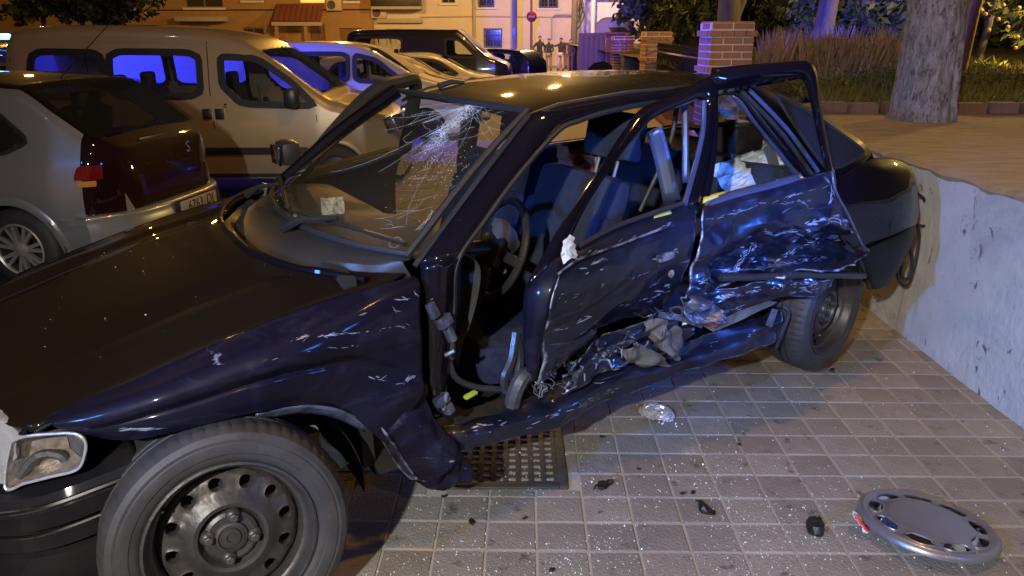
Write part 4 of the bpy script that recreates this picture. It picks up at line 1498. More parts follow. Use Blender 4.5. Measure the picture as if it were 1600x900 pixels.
class Shell:
    """car body lofted from a top profile, a plan taper and a tumblehome"""

    def __init__(s, top, zb, W, belt, tum, plan, r=.10, flare=.03):
        s.top, s.zb, s.W, s.belt, s.tum, s.plan, s.r, s.flare = smooth_prof(top), zb, W, belt, tum, plan, r, flare
        s.x0, s.x1 = top[0][0], top[-1][0]

    def hw(s, x):
        return s.W * lerp_list(s.plan, x)

    def side(s, x, z):
        y = s.hw(x)
        if z > s.belt:
            y -= (z - s.belt) * s.tum
        else:
            u = (s.belt - z) / max(.01, s.belt - s.zb)
            y += s.flare * math.sin(math.pi * min(1, u)) - .05 * max(0, u - .75) * 4 * .5
        return y

    def build(s, name, m, parent, holes=(), wheels=(), roof_holes=(), nx=110, skin=None):
        bm = B()
        bm2 = B()
        rows = []
        xs = [s.x0 + (s.x1 - s.x0) * i / nx for i in range(nx + 1)]
        nz, nr, nt = 30, 6, 10
        for x in xs:
            zt = lerp_list(s.top, x)
            r = min(s.r, (zt - s.zb) * .45)
            prof = []
            for k in range(nz + 1):
                z = s.zb + (zt - r - s.zb) * k / nz
                prof.append((s.side(x, z), z))
            ye = prof[-1][0]
            crown = .025
            for k in range(1, nr + 1):
                a = math.pi / 2 * k / nr
                prof.append((ye - r * .9 * (1 - math.cos(a)), zt - crown - r + r * math.sin(a) + crown * (k / nr) * .4))
            y2, z2 = prof[-1]
            for k in range(1, nt + 1):
                u = k / nt
                prof.append((y2 * (1 - u), z2 + crown * .6 * (1 - (1 - u) ** 2)))
            rows.append(prof)
        L = len(rows[0])
        for sg in (1, -1):
            V = [[bm.verts.new((xs[i], sg * rows[i][j][0], rows[i][j][1])) for j in range(L)] for i in range(nx + 1)]
            for i in range(nx):
                for j in range(L - 1):
                    cx = (xs[i] + xs[i + 1]) / 2
                    cy = (rows[i][j][0] + rows[i + 1][j + 1][0]) / 2
                    cz = (rows[i][j][1] + rows[i + 1][j + 1][1]) / 2
                    if j < nz + 2 and any(poly_in(cx, cz, P) for P in holes):
                        continue
                    if j >= nz + 2 and any(a < cx < b and cy < s.hw(cx) - f for a, b, f in roof_holes):
                        continue
                    if j < nz and any((cx - a) ** 2 + (cz - b) ** 2 < r_ * r_ for a, b, r_ in wheels):
                        continue
                    if skin and skin[0](cx, cz, j > nz + 3):
                        bm2.faces.new([bm2.verts.new(q.co) for q in (V[i][j], V[i + 1][j], V[i + 1][j + 1], V[i][j + 1])])
                        continue
                    bm.faces.new((V[i][j], V[i + 1][j], V[i + 1][j + 1], V[i][j + 1]))
            # end caps
            for i in (0, nx):
                for j in range(L - 1):
                    if rows[i][j][0] > 1e-4 or rows[i][j + 1][0] > 1e-4:
                        a = V[i][j]
                        b = V[i][j + 1]
                        c = bm.verts.new((xs[i], 0, rows[i][j + 1][1]))
                        d = bm.verts.new((xs[i], 0, rows[i][j][1]))
                        try:
                            if skin and skin[0](xs[i], (a.co.z + b.co.z) / 2, False):
                                bm2.faces.new([bm2.verts.new(q.co) for q in (a, b, c, d)])
                            else:
                                bm.faces.new((a, b, c, d))
                        except ValueError:
                            pass
        bmesh.ops.remove_doubles(bm, verts=bm.verts, dist=.0008)
        o = obj(name, bm, m, parent, angle=50)
        if skin:
            bmesh.ops.remove_doubles(bm2, verts=bm2.verts, dist=.0008)
            s.skin = obj(skin[1], bm2, skin[2], parent, angle=60)
        return o

    def panel(s, name, P, m, parent, sg=1, off=.004, ring=None, thick_=0.0):
        """a flat-ish panel lying on the side of the body; ring = outer polygon for a frame"""
        bm = B()
        f = lambda q, o: (q[0], sg * (s.side(*q) + o), q[1])
        if ring is None:
            vs = [bm.verts.new(f(q, off)) for q in P]
            bm.faces.new(vs)
            bmesh.ops.triangulate(bm, faces=bm.faces, ngon_method='EAR_CLIP')
        else:
            n = len(P)
            a = [bm.verts.new(f(q, off)) for q in P]
            b = [bm.verts.new(f(q, off)) for q in ring]
            c = [bm.verts.new(f(q, off - .02)) for q in P]
            for i in range(n):
                bm.faces.new((a[i], a[(i + 1) % n], b[(i + 1) % n], b[i]))
                bm.faces.new((c[i], c[(i + 1) % n], a[(i + 1) % n], a[i]))
        return obj(name, bm, m, parent, smooth=False)

    def line(s, name, pts, m, parent, sg=1, w=.006, off=.003):
        bm = B()
        pts = [Vector((p[0], p[1], 0)) for p in pts]
        pr = []
        for i, p in enumerate(pts):
            d = pts[min(i + 1, len(pts) - 1)] - pts[max(i - 1, 0)]
            n = Vector((-d.y, d.x, 0)).normalized() * w / 2
            ring = [bm.verts.new((q.x, sg * (s.side(q.x, q.y) + off), q.y)) for q in (p - n, p + n)]
            if pr:
                bm.faces.new((pr[0], pr[1], ring[1], ring[0]))
            pr = ring
        return obj(name, bm, m, parent, smooth=False)

    def band(s, name, x0, x1, z0, z1, m, parent, sg=1, proud=.012, n=14):
        bm = B()
        pr = None
        for i in range(n + 1):
            x = x0 + (x1 - x0) * i / n
            y0 = s.side(x, (z0 + z1) / 2)
            e = proud if 0 < i < n else .0
            ring = [bm.verts.new((x, sg * (y0 + q), z)) for q, z in ((-.01, z0), (e, z0 + .008), (e, z1 - .008), (-.01, z1))]
            if pr:
                for k in range(3):
                    bm.faces.new((pr[k], ring[k], ring[k + 1], pr[k + 1]))
            pr = ring
        return obj(name, bm, m, parent)

    def screen(s, name, xa, xb, inset, m, parent, off=.006, n=12, lower=None, upper=None):
        """glass across the body between two stations of the top profile"""
        bm = B()
        V = []
        for i in range(n + 1):
            x = xa + (xb - xa) * i / n
            zt = lerp_list(s.top, x)
            hwid = s.side(x, zt - s.r) - inset
            V.append([bm.verts.new((x, hwid * u / 6, zt + off - .012 * abs(u / 6) ** 2)) for u in range(-6, 7)])
        for i in range(n):
            for j in range(12):
                bm.faces.new((V[i][j], V[i + 1][j], V[i + 1][j + 1], V[i][j + 1]))
        return obj(name, bm, m, parent)


def arch_lip(sh, name, c, r, m, parent, sg):
    bm = B()
    pr = None
    for k in range(29):
        a = math.pi * (k / 28) * 1.16 - .08 * math.pi
        ring = []
        for rr, o in ((r - .012, -.05), (r - .012, .010), (r + .03, .012), (r + .045, .001)):
            x, z = c[0] + rr * math.cos(a), c[1] + rr * math.sin(a)
            ring.append(bm.verts.new((x, sg * (sh.side(x, max(z, sh.zb)) + o), z)))
        if pr:
            for j in range(3):
                bm.faces.new((pr[j], ring[j], ring[j + 1], pr[j + 1]))
        pr = ring
    o = obj(name, bm, m, parent)
    bm = B()
    lathe(bm, [(r + .01, 0), (r + .01, -.42), (.01, -.42)], 32, a0=-.1 * math.pi, a1=1.1 * math.pi)
    for v in bm.verts:
        v.co.y = sg * (sh.hw(c[0]) - .01 + v.co.y)
        v.co.x += c[0]
        v.co.z += c[1]
    obj('wheel_well', bm, M['dark'], parent)
    return o


def mirror(bm, c, s):
    box(bm, c, s, bevel=min(s) * .32)


# ---- silver hatchback, tail towards the wreck
RZ = -0.17
SV = empty('silver_hatchback', (-4.60, 6.06, RZ), R(171), 'silver hatchback with a dark plum tailgate parked left of the wrecked bonnet', 'car')
sh = Shell([(-2.02, .60), (-2.0, .92), (-1.93, 1.02), (-1.45, 1.37), (-1.25, 1.42), (-.7, 1.455), (0, 1.45), (.35, 1.40), (.95, 1.08), (1.15, .99), (1.7, .90), (1.98, .72), (2.02, .5)],
           .22, .80, .90, .32, [(-2.02, .50), (-1.97, .70), (-1.85, .86), (-1.6, .96), (-1.2, 1.0), (1.2, 1.0), (1.7, .95), (2.02, .75)], .13, .035)
wn_ = smooth_poly([(-.30, .93), (-1.28, .97), (-1.46, 1.05), (-1.20, 1.25), (-.80, 1.34), (-.30, 1.355)])
wn2 = smooth_poly([(-.24, .93), (.85, .92), (.42, 1.27), (.10, 1.35), (-.24, 1.36)])
body = sh.build('body', M['silver'], SV, holes=[wn_, wn2], wheels=[(-1.28, .30, .35), (1.20, .30, .35)], roof_holes=[(-1.86, -1.42, .22), (.40, .95, .15)],
                skin=(lambda x, z, top: (z > .54 and x < -1.79) or (top and x < .3), 'tailgate', M['plum']))  # plum also covers roof and tail corners, painting in their dark reflections
for sg in (1, -1):
    for P in (wn_, wn2):
        sh.panel('window', P, M['glass_dark'], SV, sg, .003)
        sh.panel('window_seal', P, M['rubber'], SV, sg, .006, ring=grow(P, .022))
    for cx_ in (-1.28, 1.20):
        arch_lip(sh, 'wheel_arch', (cx_, .30), .335, M['silver'], SV, sg)
        wheel_parts('wheel', (cx_, sg * .70, .295), .295, .19, SV, sg, True, 7)
    sh.line('door_seam', [(-.30, .30), (-.34, .6), (-.36, .93)], M['rubber'], SV, sg)
    sh.line('door_seam', [(-.95, .62), (-.78, .75), (-.72, .93)], M['rubber'], SV, sg)
    sh.band('bumper_strip', -1.99, -1.62, .47, .53, M['silver'], SV, sg, .018, 8)
    bm = B()
    mirror(bm, (.75, sg * .90, .97), (.12, .20, .13))
    obj('wing_mirror', bm, M['silver'], SV)
sh.screen('rear_window', -1.87, -1.40, .05, M['glass_dark'], SV, .004)
sh.screen('windscreen', .38, .97, .02, M['glass_dark'], SV, .004)
tg_ = sh.skin
bm = B()
rows_ = []
for z in (.28, .36, .44, .50, .545):
    x = -2.08 - .03 * math.sin((z - .25) / .3 * math.pi)
    rows_.append([Vector((x + .26 * abs(u) ** 4, u * .795, z)) for u in (-1, -.9, -.7, -.35, 0, .35, .7, .9, 1)])
rows_.append([Vector((v.x + .10, v.y * .98, .55)) for v in rows_[-1]])
patch(bm, rows_, 4, 4)
bp_ = obj('rear_bumper', bm, M['silver'], SV)
bm = B()
box(bm, (-2.118, -.12, .47), (.012, .60, .13))
obj('plate_recess', bm, M['black_paint'], SV, smooth=False)
# number plate with its characters
bm = B()
box(bm, (-2.127, -.12, .47), (.008, .50, .11), bevel=.003)
npl = obj('number_plate', bm, M['plate'], SV)


def text_mesh(name, body_, size, m, parent, loc, rot, ext=.001):
    cu = bpy.data.curves.new(name, 'FONT')
    cu.body = body_
    cu.size = size
    cu.extrude = ext
    cu.align_x = 'CENTER'
    cu.align_y = 'CENTER'
    o = bpy.data.objects.new(name, cu)
    COL.objects.link(o)
    dg = bpy.context.evaluated_depsgraph_get()
    me = bpy.data.meshes.new_from_object(o.evaluated_get(dg))
    COL.objects.unlink(o)
    bpy.data.objects.remove(o)
    q = link(name, me, m, parent)
    q.location = loc
    q.rotation_euler = rot
    return q


text_mesh('plate_lettering', '6763', .105, M['black_paint'], npl, (-2.1325, -.065, .47), (R(90), 0, R(-90)))
text_mesh('plate_lettering', 'DJ', .105, M['black_paint'], npl, (-2.1325, -.27, .47), (R(90), 0, R(-90)))
text_mesh('tailgate_badge', 'S', .12, M['chrome'], tg_, (-2.066, -.16, .90), (R(90), 0, R(-90)), .004)
for sg in (1, -1):
    rows_ = []
    for z, d_ in ((.79, .0), (.80, .0), (.83, .004), (.872, .02), (.885, .04)):
        rows_.append([Vector((x_, sg * (sh.side(x_, z) + .006), z)) for x_ in (-1.91, -1.88, -1.85, -1.81, -1.76 - d_)])
    bm = B()
    patch(bm, rows_, 3, 4)
    tl = obj('tail_light', bm, M['tail'], SV)
    rows_ = [[Vector((x_, sg * (sh.side(x_, z) + .006), z)) for x_ in (-1.88, -1.83, -1.775)] for z in (.745, .765, .783)]
    bm = B()
    patch(bm, rows_, 3, 4)
    obj('reflector', bm, M['amber'], tl)
bm = B()
box(bm, (-1.93, .0, 1.005), (.05, .5, .03), rot=(0, 0, R(0)), bevel=.01)
obj('rear_wiper', bm, M['plastic'], SV)
bm = B()
tube(bm, [(-1.2, 0, 1.42), (-1.75, 0, 1.86)], .004, 5)
obj('aerial', bm, M['rubber'], SV)
# seats seen through the rear window
for y_ in (-.36, .36):
    bm = B()
    box(bm, (-1.05, y_, .92), (.16, .46, .55), rot=(0, R(-12), 0), bevel=.05)
    box(bm, (-1.10, y_, 1.22), (.10, .26, .16), bevel=.04)
    obj('rear_seat', bm, M['rubber'], SV)
bm = B()
box(bm, (-.2, 0, .4), (3.2, 1.4, .05))
obj('floor', bm, M['dark'], SV)


def simple_car(name, label, cat, loc, rz, sh, m, windows, wheels, wr, screens, group=None, glass='glass', farglass=None, roofs=(), interior=True, far_side=-1):
    t = empty(name, loc, rz, label, cat, group)
    sh.build('body', m, t, holes=windows, wheels=[(x, wr, wr + .05) for x in wheels], roof_holes=roofs)
    for sg in (1, -1):
        for P in windows:
            g = M[glass]
            if farglass and sg == far_side:
                g = M[farglass]
            sh.panel('window', P, g, t, sg, .003)
            sh.panel('window_seal', grow(P, -.045), M['rubber'], t, sg, .006, ring=grow(P, .025))
        for x in wheels:
            arch_lip(sh, 'wheel_arch', (x, wr), wr + .035, m, t, sg)
            wheel_parts('wheel', (x, sg * (sh.W - .11), wr), wr, .19, t, sg, False)
    for nm, a, b, i in screens:
        sh.screen(nm, a, b, i, M['glass'], t, .004)
    if interior:
        for x in (.25, -.75):
            for y_ in (-.38, .38):
                bm = B()
                box(bm, (x - .22, y_, .85), (.14, .46, .62), rot=(0, R(-10), 0), bevel=.05)
                box(bm, (x - .30, y_, sh.belt + .20), (.10, .26, .18), bevel=.04)
                box(bm, (x, y_, .55), (.45, .46, .16), bevel=.04)
                obj('seat', bm, M['seat'], t)
        bm = B()
        box(bm, (0, 0, .36), (3.0, 1.45, .04))
        obj('floor', bm, M['dark'], t)
    return t


# ---- champagne van
vx = Shell([(-2.05, .55), (-2.04, 1.3), (-1.98, 1.68), (-1.80, 1.80), (-1.2, 1.83), (-.2, 1.81), (.30, 1.74), (.62, 1.60), (1.25, 1.14), (1.45, 1.06), (1.85, .93), (2.04, .72), (2.07, .5)],
           .24, .86, 1.02, .17, [(-2.05, .93), (-1.9, .985), (-1.0, 1.0), (1.2, 1.0), (1.7, .95), (2.07, .76)], .13, .03)
vw = [smooth_poly([(-1.80, 1.10), (-.98, 1.10), (-.98, 1.56), (-1.72, 1.57)]), smooth_poly([(-.93, 1.10), (.02, 1.10), (.02, 1.56), (-.93, 1.57)]), smooth_poly([(.22, 1.52), (.22, 1.22), (.42, 1.02), (1.22, 1.00), (.98, 1.25), (.62, 1.50)])]
VAN = simple_car('champagne_van', 'champagne coloured passenger van with blue glowing windows parked behind the silver hatchback', 'van', (-3.30, 8.95, RZ), R(1.5), vx, M['beige'], vw, (-1.32, 1.36), .30,
                 [('windscreen', .64, 1.27, .03)], glass='glass', farglass='glass_fog', roofs=[(.66, 1.24, .16)], far_side=1)
for sg in (1, -1):
    vx.line('door_seam', [(.12, .28), (.12, .8), (.10, 1.2), (.10, 1.66)], M['rubber'], VAN, sg, .010)
    vx.line('door_seam', [(1.18, .30), (1.22, .62), (1.20, .92)], M['rubber'], VAN, sg, .008)
    vx.line('door_seam', [(-1.95, .5), (-1.95, 1.5)], M['rubber'], VAN, sg, .010)
    vx.line('roof_gutter', [(-1.95, 1.635), (-1.0, 1.665), (0, 1.645), (.5, 1.53)], M['beige'], VAN, sg, .02, .006)
    vx.band('side_moulding', -.8, 1.1, .50, .585, M['plastic'], VAN, sg, .022)
    vx.band('sill_moulding', -.9, 1.0, .25, .30, M['plastic'], VAN, sg, .015)
    bm = B()
    for xx in (.06, .19):
        box(bm, (xx, sg * (vx.side(xx, .93) + .010), .93), (.09, .03, .11), bevel=.010)
    obj('door_handle', bm, M['plastic'], VAN)
    bm = B()
    lathe(bm, [(.02, 0), (.02, .012), (.001, .013)], 14)
    for v in bm.verts:
        v.co.y = sg * (v.co.y + vx.side(.25, 1.0))
        v.co.x += .26
        v.co.z += 1.02
    obj('lock', bm, M['chrome'], VAN)
    bm = B()
    mirror(bm, (.98, sg * .97, 1.10), (.13, .20, .20))
    obj('wing_mirror', bm, M['plastic'], VAN)
    bm = B()
    box(bm, (2.0, sg * .62, .80), (.14, .30, .18), rot=(0, R(-20), sg * R(14)), bevel=.03)
    obj('headlight', bm, M['chrome'], VAN)
bm = B()
tube(bm, [(.75, -.3, 1.60), (1.25, -.12, 1.19)], .008, 5)
obj('wiper', bm, M['plastic'], VAN)

# ---- pale people carrier
mx_ = Shell([(-2.0, .5), (-1.98, 1.1), (-1.75, 1.50), (-1.2, 1.58), (-.3, 1.60), (.35, 1.54), (.85, 1.28), (1.20, 1.08), (1.7, .94), (2.0, .72), (2.03, .5)],
            .22, .85, .98, .26, [(-2.0, .88), (-1.8, .97), (-1.0, 1.0), (1.2, 1.0), (1.7, .94), (2.03, .76)], .13, .03)
mw = [smooth_poly([(-1.62, 1.05), (-.80, 1.03), (-.80, 1.42), (-1.42, 1.40)]), smooth_poly([(-.72, 1.03), (.12, 1.01), (.12, 1.43), (-.72, 1.43)]), smooth_poly([(.20, 1.01), (.98, 1.0), (.55, 1.34), (.20, 1.42)])]
b = at_y(400, 100, 12.4)
MPV = simple_car('pale_people_carrier', 'pale people carrier with dark windows parked just behind the champagne van', 'car', (-2.65, 12.8, RZ + .02 - .15 * 0), R(1), mx_, M['pale'], mw, (-1.28, 1.28), .30,
                 [('windscreen', .42, 1.16, .03)], roofs=[(.44, 1.14, .17)], farglass='glass', far_side=1)
for sg in (1, -1):
    mx_.line('door_seam', [(.16, .28), (.16, 1.44)], M['rubber'], MPV, sg, .010)
    bm = B()
    mirror(bm, (.90, sg * .96, 1.05), (.12, .20, .15))
    obj('wing_mirror', bm, M['plastic'], MPV)

# ---- cream hatchbacks further along the row
hs_ = Shell([(-1.9, .5), (-1.88, .95), (-1.5, 1.30), (-1.2, 1.38), (-.4, 1.43), (.2, 1.38), (.95, 1.02), (1.5, .90), (1.85, .72), (1.9, .5)],
            .22, .82, .92, .32, [(-1.9, .85), (-1.6, .96), (-1.0, 1.0), (1.2, 1.0), (1.6, .94), (1.9, .76)], .12, .03)
hw_ = [smooth_poly([(-1.35, .97), (-.45, .95), (-.45, 1.31), (-1.10, 1.27)]), smooth_poly([(-.38, .95), (.72, .94), (.20, 1.26), (-.38, 1.32)])]
HG = 'pale hatchbacks in the parking row'
CR1 = simple_car('cream_hatchback', 'cream hatchback parked beyond the pale people carrier', 'car', (-2.35, 15.9, ground_z(16) - .17), R(2), hs_, M['gold'], hw_, (-1.2, 1.2), .29,
                 [('windscreen', .28, .92, .03)], HG, roofs=[(.30, .90, .16)])
CR2 = simple_car('cream_hatchback', 'lower cream car almost hidden between the cream hatchback and the dark van', 'car', (-1.95, 18.7, ground_z(19) - .17), R(3), hs_, M['pale'], hw_, (-1.2, 1.2), .29,
                 [('windscreen', .28, .92, .03)], HG, roofs=[(.30, .90, .16)])

# ---- dark delivery van
dv = Shell([(-2.5, .5), (-2.48, 1.6), (-2.35, 1.95), (-1.6, 2.02), (.6, 2.02), (1.0, 1.95), (1.75, 1.30), (2.1, 1.15), (2.45, .95), (2.5, .5)],
           .28, .95, 1.15, .12, [(-2.5, .94), (-2.2, 1.0), (1.5, 1.0), (2.1, .95), (2.5, .80)], .15, .03)
dw = [smooth_poly([(.55, 1.22), (1.55, 1.20), (1.0, 1.72), (.55, 1.76)]), smooth_poly([(-2.25, 1.28), (-.75, 1.28), (-.75, 1.78), (-2.20, 1.80)])]
b = at_y(672, 80, 24)
DV = simple_car('dark_van', 'large dark van parked in front of the cream house', 'van', (b.x, 24.6, ground_z(24) - .16), R(-4), dv, M['black_paint'], dw, (-1.55, 1.55), .33,
                [('windscreen', 1.05, 1.72, .05)], roofs=[(1.08, 1.70, .2)], glass='glass')
b = at_y(770, 88, 30)
SD = simple_car('small_dark_car', 'small dark car parked right of the dark van by the lamp post', 'car', (b.x + .1, 30.6, ground_z(30) - .16), R(150), hs_, M['black_paint'], hw_, (-1.2, 1.2), .29,
                [('windscreen', .28, .92, .03)], roofs=[(.30, .90, .16)])
b = at_y(398, 60, 34)
WC = simple_car('white_car', 'white car with only its roof showing above the champagne van roof', 'car', (b.x, 34, ground_z(34) - .05), R(180), hs_, M['pale'], hw_, (-1.2, 1.2), .29,
                [('windscreen', .28, .92, .03)], roofs=[(.30, .90, .16)])
b = at_y(448, 62, 37)
BC = simple_car('black_car', 'black car with only its roof showing right of the white car', 'car', (b.x, 37, ground_z(37) + .02), R(0), hs_, M['black_paint'], hw_, (-1.2, 1.2), .29,
                [('windscreen', .28, .92, .03)], roofs=[(.30, .90, .16)])
# ---- police vehicle
b = at_y(0, 70, 12.6)
PV = simple_car('police_vehicle', 'dark police vehicle with a lit blue beacon bar at the far left', 'police car', (b.x - .02, 12.6, RZ), R(4), mx_, M['black_paint'], mw, (-1.28, 1.28), .30,
                [('windscreen', .42, 1.16, .03)], roofs=[(.44, 1.14, .17)])
bm = B()
box(bm, (.25, 0, 1.635), (.24, 1.2, .03), bevel=.01)
lb = obj('beacon_bar', bm, M['black_paint'], PV)
for y_ in (-.42, .42):
    bm = B()
    box(bm, (.25, y_, 1.69), (.22, .34, .085), bevel=.03)
    obj('beacon', bm, M['beacon'], lb)
bm = B()
bmesh.ops.create_icosphere(bm, subdivisions=2, radius=.045)
bmesh.ops.transform(bm, matrix=Matrix.Translation((.25, -.60, 1.70)) @ Matrix.Diagonal((1.6, .8, .8, 1)), verts=bm.verts)
obj('bulb', bm, M['beacon_core'], lb)

# ================================================================ THE WRECKED SALOON
CX_, CY_, CYAW, CP_ = -0.066, 3.13, R(211.2), -0.035
CARM = Matrix.Translation((CX_, CY_, 0)) @ Matrix.Rotation(CYAW, 4, 'Z') @ Matrix.Rotation(-CP_, 4, 'Y')
CARI = CARM.inverted()
CAMC = CARI @ Vector((0, 0, CAM_H))


def c(px, py, y=None, x=None, z=None):
    """measured point on the car: pixel of the photograph at a known car coordinate"""
    d = CARI.to_3x3() @ ray(px, py)
    if y is not None:
        t_ = (y - CAMC.y) / d.y
    elif x is not None:
        t_ = (x - CAMC.x) / d.x
    else:
        t_ = (z - CAMC.z) / d.z
    return CAMC + d * t_


def cl(L):
    return [c(*q) for q in L]


WR = empty('wrecked_saloon', label='dark navy saloon car with its near side crushed and doors torn, parked across the pavement', cat='car')
WR.matrix_world = CARM
OPEN = 31


def strip(name, A, B_, m, parent=None, n=4, th=.006, mid=None):
    bm = B()
    rows = [cl(A)] + ([cl(mid)] if mid else []) + [cl(B_)]
    patch(bm, rows, 3, n)
    o = obj(name, bm, m, parent or WR)
    return thick(o, th)


def tubes(name, paths, m, r, parent=None, seg=7):
    bm = B()
    for P in paths:
        tube(bm, resample(P, 5), r, seg)
    return obj(name, bm, m, parent or WR)


# ---- bonnet
def bon_z(x, y):
    zc = lerp_list([(.5, .965), (.72, .957), (.95, .938), (1.26, .885), (1.6, .80), (1.8, .742), (1.92, .68), (1.98, .60)], x)
    return zc - (.058 if y > 0 else .024) * abs(y / .7) ** 2.5 - (.010 * (1 - min(1, abs(abs(y) - .45) / .12)) if abs(abs(y) - .45) < .12 else 0) + .008 * math.exp(-((abs(y) - .52) / .05) ** 2)


bm = B()
NU, NV = 60, 54
V = []
for i in range(NU + 1):
    row = []
    for j in range(NV + 1):
        y = -.705 + 1.41 * j / NV
        xf = 1.96 - .25 * abs(y / .7) ** 2.3
        xr = 1.05 - .38 * abs(y / .72) ** 3.4
        x = xf + (xr - xf) * i / NU
        z = bon_z(x, y)
        if i >= NU - 3:
            z += .012 * (i - NU + 3) / 3
        z += .004 * noise.noise(Vector((x * 3, y * 3, 2)))
        row.append(bm.verts.new((x, y, z)))
    V.append(row)
for i in range(NU):
    for j in range(NV):
        bm.faces.new((V[i][j], V[i][j + 1], V[i + 1][j + 1], V[i + 1][j]))
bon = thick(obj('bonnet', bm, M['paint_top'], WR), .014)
tubes('bonnet_lip', [[(1.052 - .27 * abs(y / .72) ** 3, y, bon_z(1.05 - .38 * abs(y / .72) ** 3.4, y) + .010) for y in (-.69, -.5, -.25, 0, .25, .5, .69)]], M['paint'], .011, bon)
bm = B()
lathe(bm, [(.001, .004), (.012, .004), (.018, 0)], 12, axis='z')
bmesh.ops.translate(bm, verts=bm.verts, vec=(1.12, -.43, bon_z(1.12, -.43)))
obj('washer_jet', bm, M['plastic'], bon)
# far wing
bm = B()
rows_ = []
for x in (1.75, 1.6, 1.4, 1.2, 1.0, .8, .66):
    zt = bon_z(x, -.70)
    rows_.append([Vector((x, -.712, zt - .004)), Vector((x, -.745, zt - .012)), Vector((x, -.79, zt - .10)), Vector((x, -.81, .62)), Vector((x, -.79, .30 if abs(x - 1.26) > .3 else .62))])
patch(bm, rows_, 3, 4)
thick(obj('front_wing', bm, M['paint'], WR), .01)

# ---- near front wing, scuffed and torn behind the wheel
top_ = [(60, 657, .645), (103, 632, .67), (220, 590, .69), (281, 564, .70), (400, 511, .712), (494, 480, .72), (594, 438, .722), (652, 432, .715)]
low_ = [(112, 668, .725), (190, 684, .775), (262, 674, .80), (330, 657, .81), (400, 641, .815), (470, 633, .815), (540, 643, .80), (600, 690, .775)]
SEAM = [1.70, 1.624, 1.449, 1.351, 1.147, .975, .777, .668]
rows_ = []
for t_, bulge in ((0, 0), (.03, .018), (.12, .040), (.3, .050), (.5, .045), (.62, .020), (.72, .028), (.86, .025), (1, .012)):
    row = []
    for k, (a, b_) in enumerate(zip(top_, low_)):
        q = [a[i] + (b_[i] - a[i]) * t_ for i in range(3)]
        if k == 7:
            q[0] = 652 + (660 - 652) * min(1, t_ * 1.6) - (660 - 600) * max(0, (t_ - .75) / .25)
            q[1] = 432 + (640 - 432) * min(1, t_ / .8) + 50 * max(0, (t_ - .8) / .2)
        y = a[2] + (b_[2] - a[2]) * min(1, t_ * 2.2) ** .7 + bulge * (.35 if k < 2 else 1)
        seam = Vector((SEAM[k], .712, bon_z(SEAM[k], .705) - .006))
        w_ = max(0, 1 - t_ / .3)
        row.append(seam if t_ == 0 else c(q[0], q[1], y).lerp(Vector((c(q[0], q[1], y).x, y, seam.z - (seam.z - .55) * t_ * .8)), w_ * .5))
    rows_.append(row)
bm = B()
patch(bm, rows_, 9, 14)


def wing_mask(p):
    return 1.0 if p.x < 1.2 else .35


crumple(bm, .008, 3.6, 2.0, axis=Vector((0, 1, 0)), mask=wing_mask)
fold(bm, .034, 1.6, 5.0, R(-16), 1.9, mask=lambda p: max(0, min(1, (1.35 - p.x) / .35)) * .9 + .05)
wing = thick(obj('front_wing', bm, M['paint_fender'], WR, angle=22), .008)
wing['label'] = 'scuffed near front wing torn open behind the wheel'
# torn tail of the wing
rows_ = [cl([(585, 655, .80), (612, 640, .80), (640, 628, .80), (662, 618, .795)]),
         cl([(600, 690, .80), (632, 675, .82), (660, 660, .83), (682, 655, .80)]),
         cl([(618, 720, .79), (650, 705, .82), (682, 692, .84), (708, 692, .81)]),
         cl([(640, 745, .78), (670, 735, .82), (702, 722, .85), (728, 722, .82)]),
         cl([(668, 762, .77), (695, 767, .80), (722, 757, .84), (748, 745, .83)])]
bm = B()
patch(bm, rows_, 13, 13)
crumple(bm, .020, 5.5, 6.0)
fold(bm, .035, 6.0, 12.0, R(-50), 4.6)
thick(obj('torn_flap', bm, M['paint_fender'], wing, angle=22), .004)
strip('arch_lip', [(400, 648, .822), (440, 638, .826), (480, 634, .828), (530, 640, .825), (575, 662, .81)],
      [(398, 658, .80), (440, 651, .80), (482, 647, .80), (528, 655, .80), (570, 676, .79)], M['bare'], wing, 6, .004)
strip('arch_edge', [(575, 662, .81), (600, 695, .80), (622, 730, .79), (642, 750, .78)], [(590, 660, .825), (616, 694, .82), (636, 726, .80), (654, 750, .79)], M['paint_hit'], wing, 6, .006)
# front wing ahead of arch edge, dark inner arch
bm = B()
lathe(bm, [(.36, .0), (.365, -.10), (.36, -.44), (.02, -.44)], 40, a0=R(-8), a1=R(188))
bmesh.ops.translate(bm, verts=bm.verts, vec=(1.27, .765, .30))
obj('wheel_arch_liner', bm, M['dark'], WR)
bm = B()
rows_ = [cl([(486, 660, .70), (508, 686, .70), (532, 706, .70), (548, 724, .70)]), cl([(494, 664, .72), (500, 690, .72), (520, 716, .72), (536, 732, .72)])]
patch(bm, rows_, 4, 4)
crumple(bm, .02, 9, 3)
obj('liner_scrap', bm, M['green'], WR)

# ---- bumper
bm = B()
prof = [(.44, -.10), (.47, -.02), (.50, .0), (.535, .008), (.545, -.012), (.56, .0), (.60, .012), (.615, -.02), (.62, -.09)]


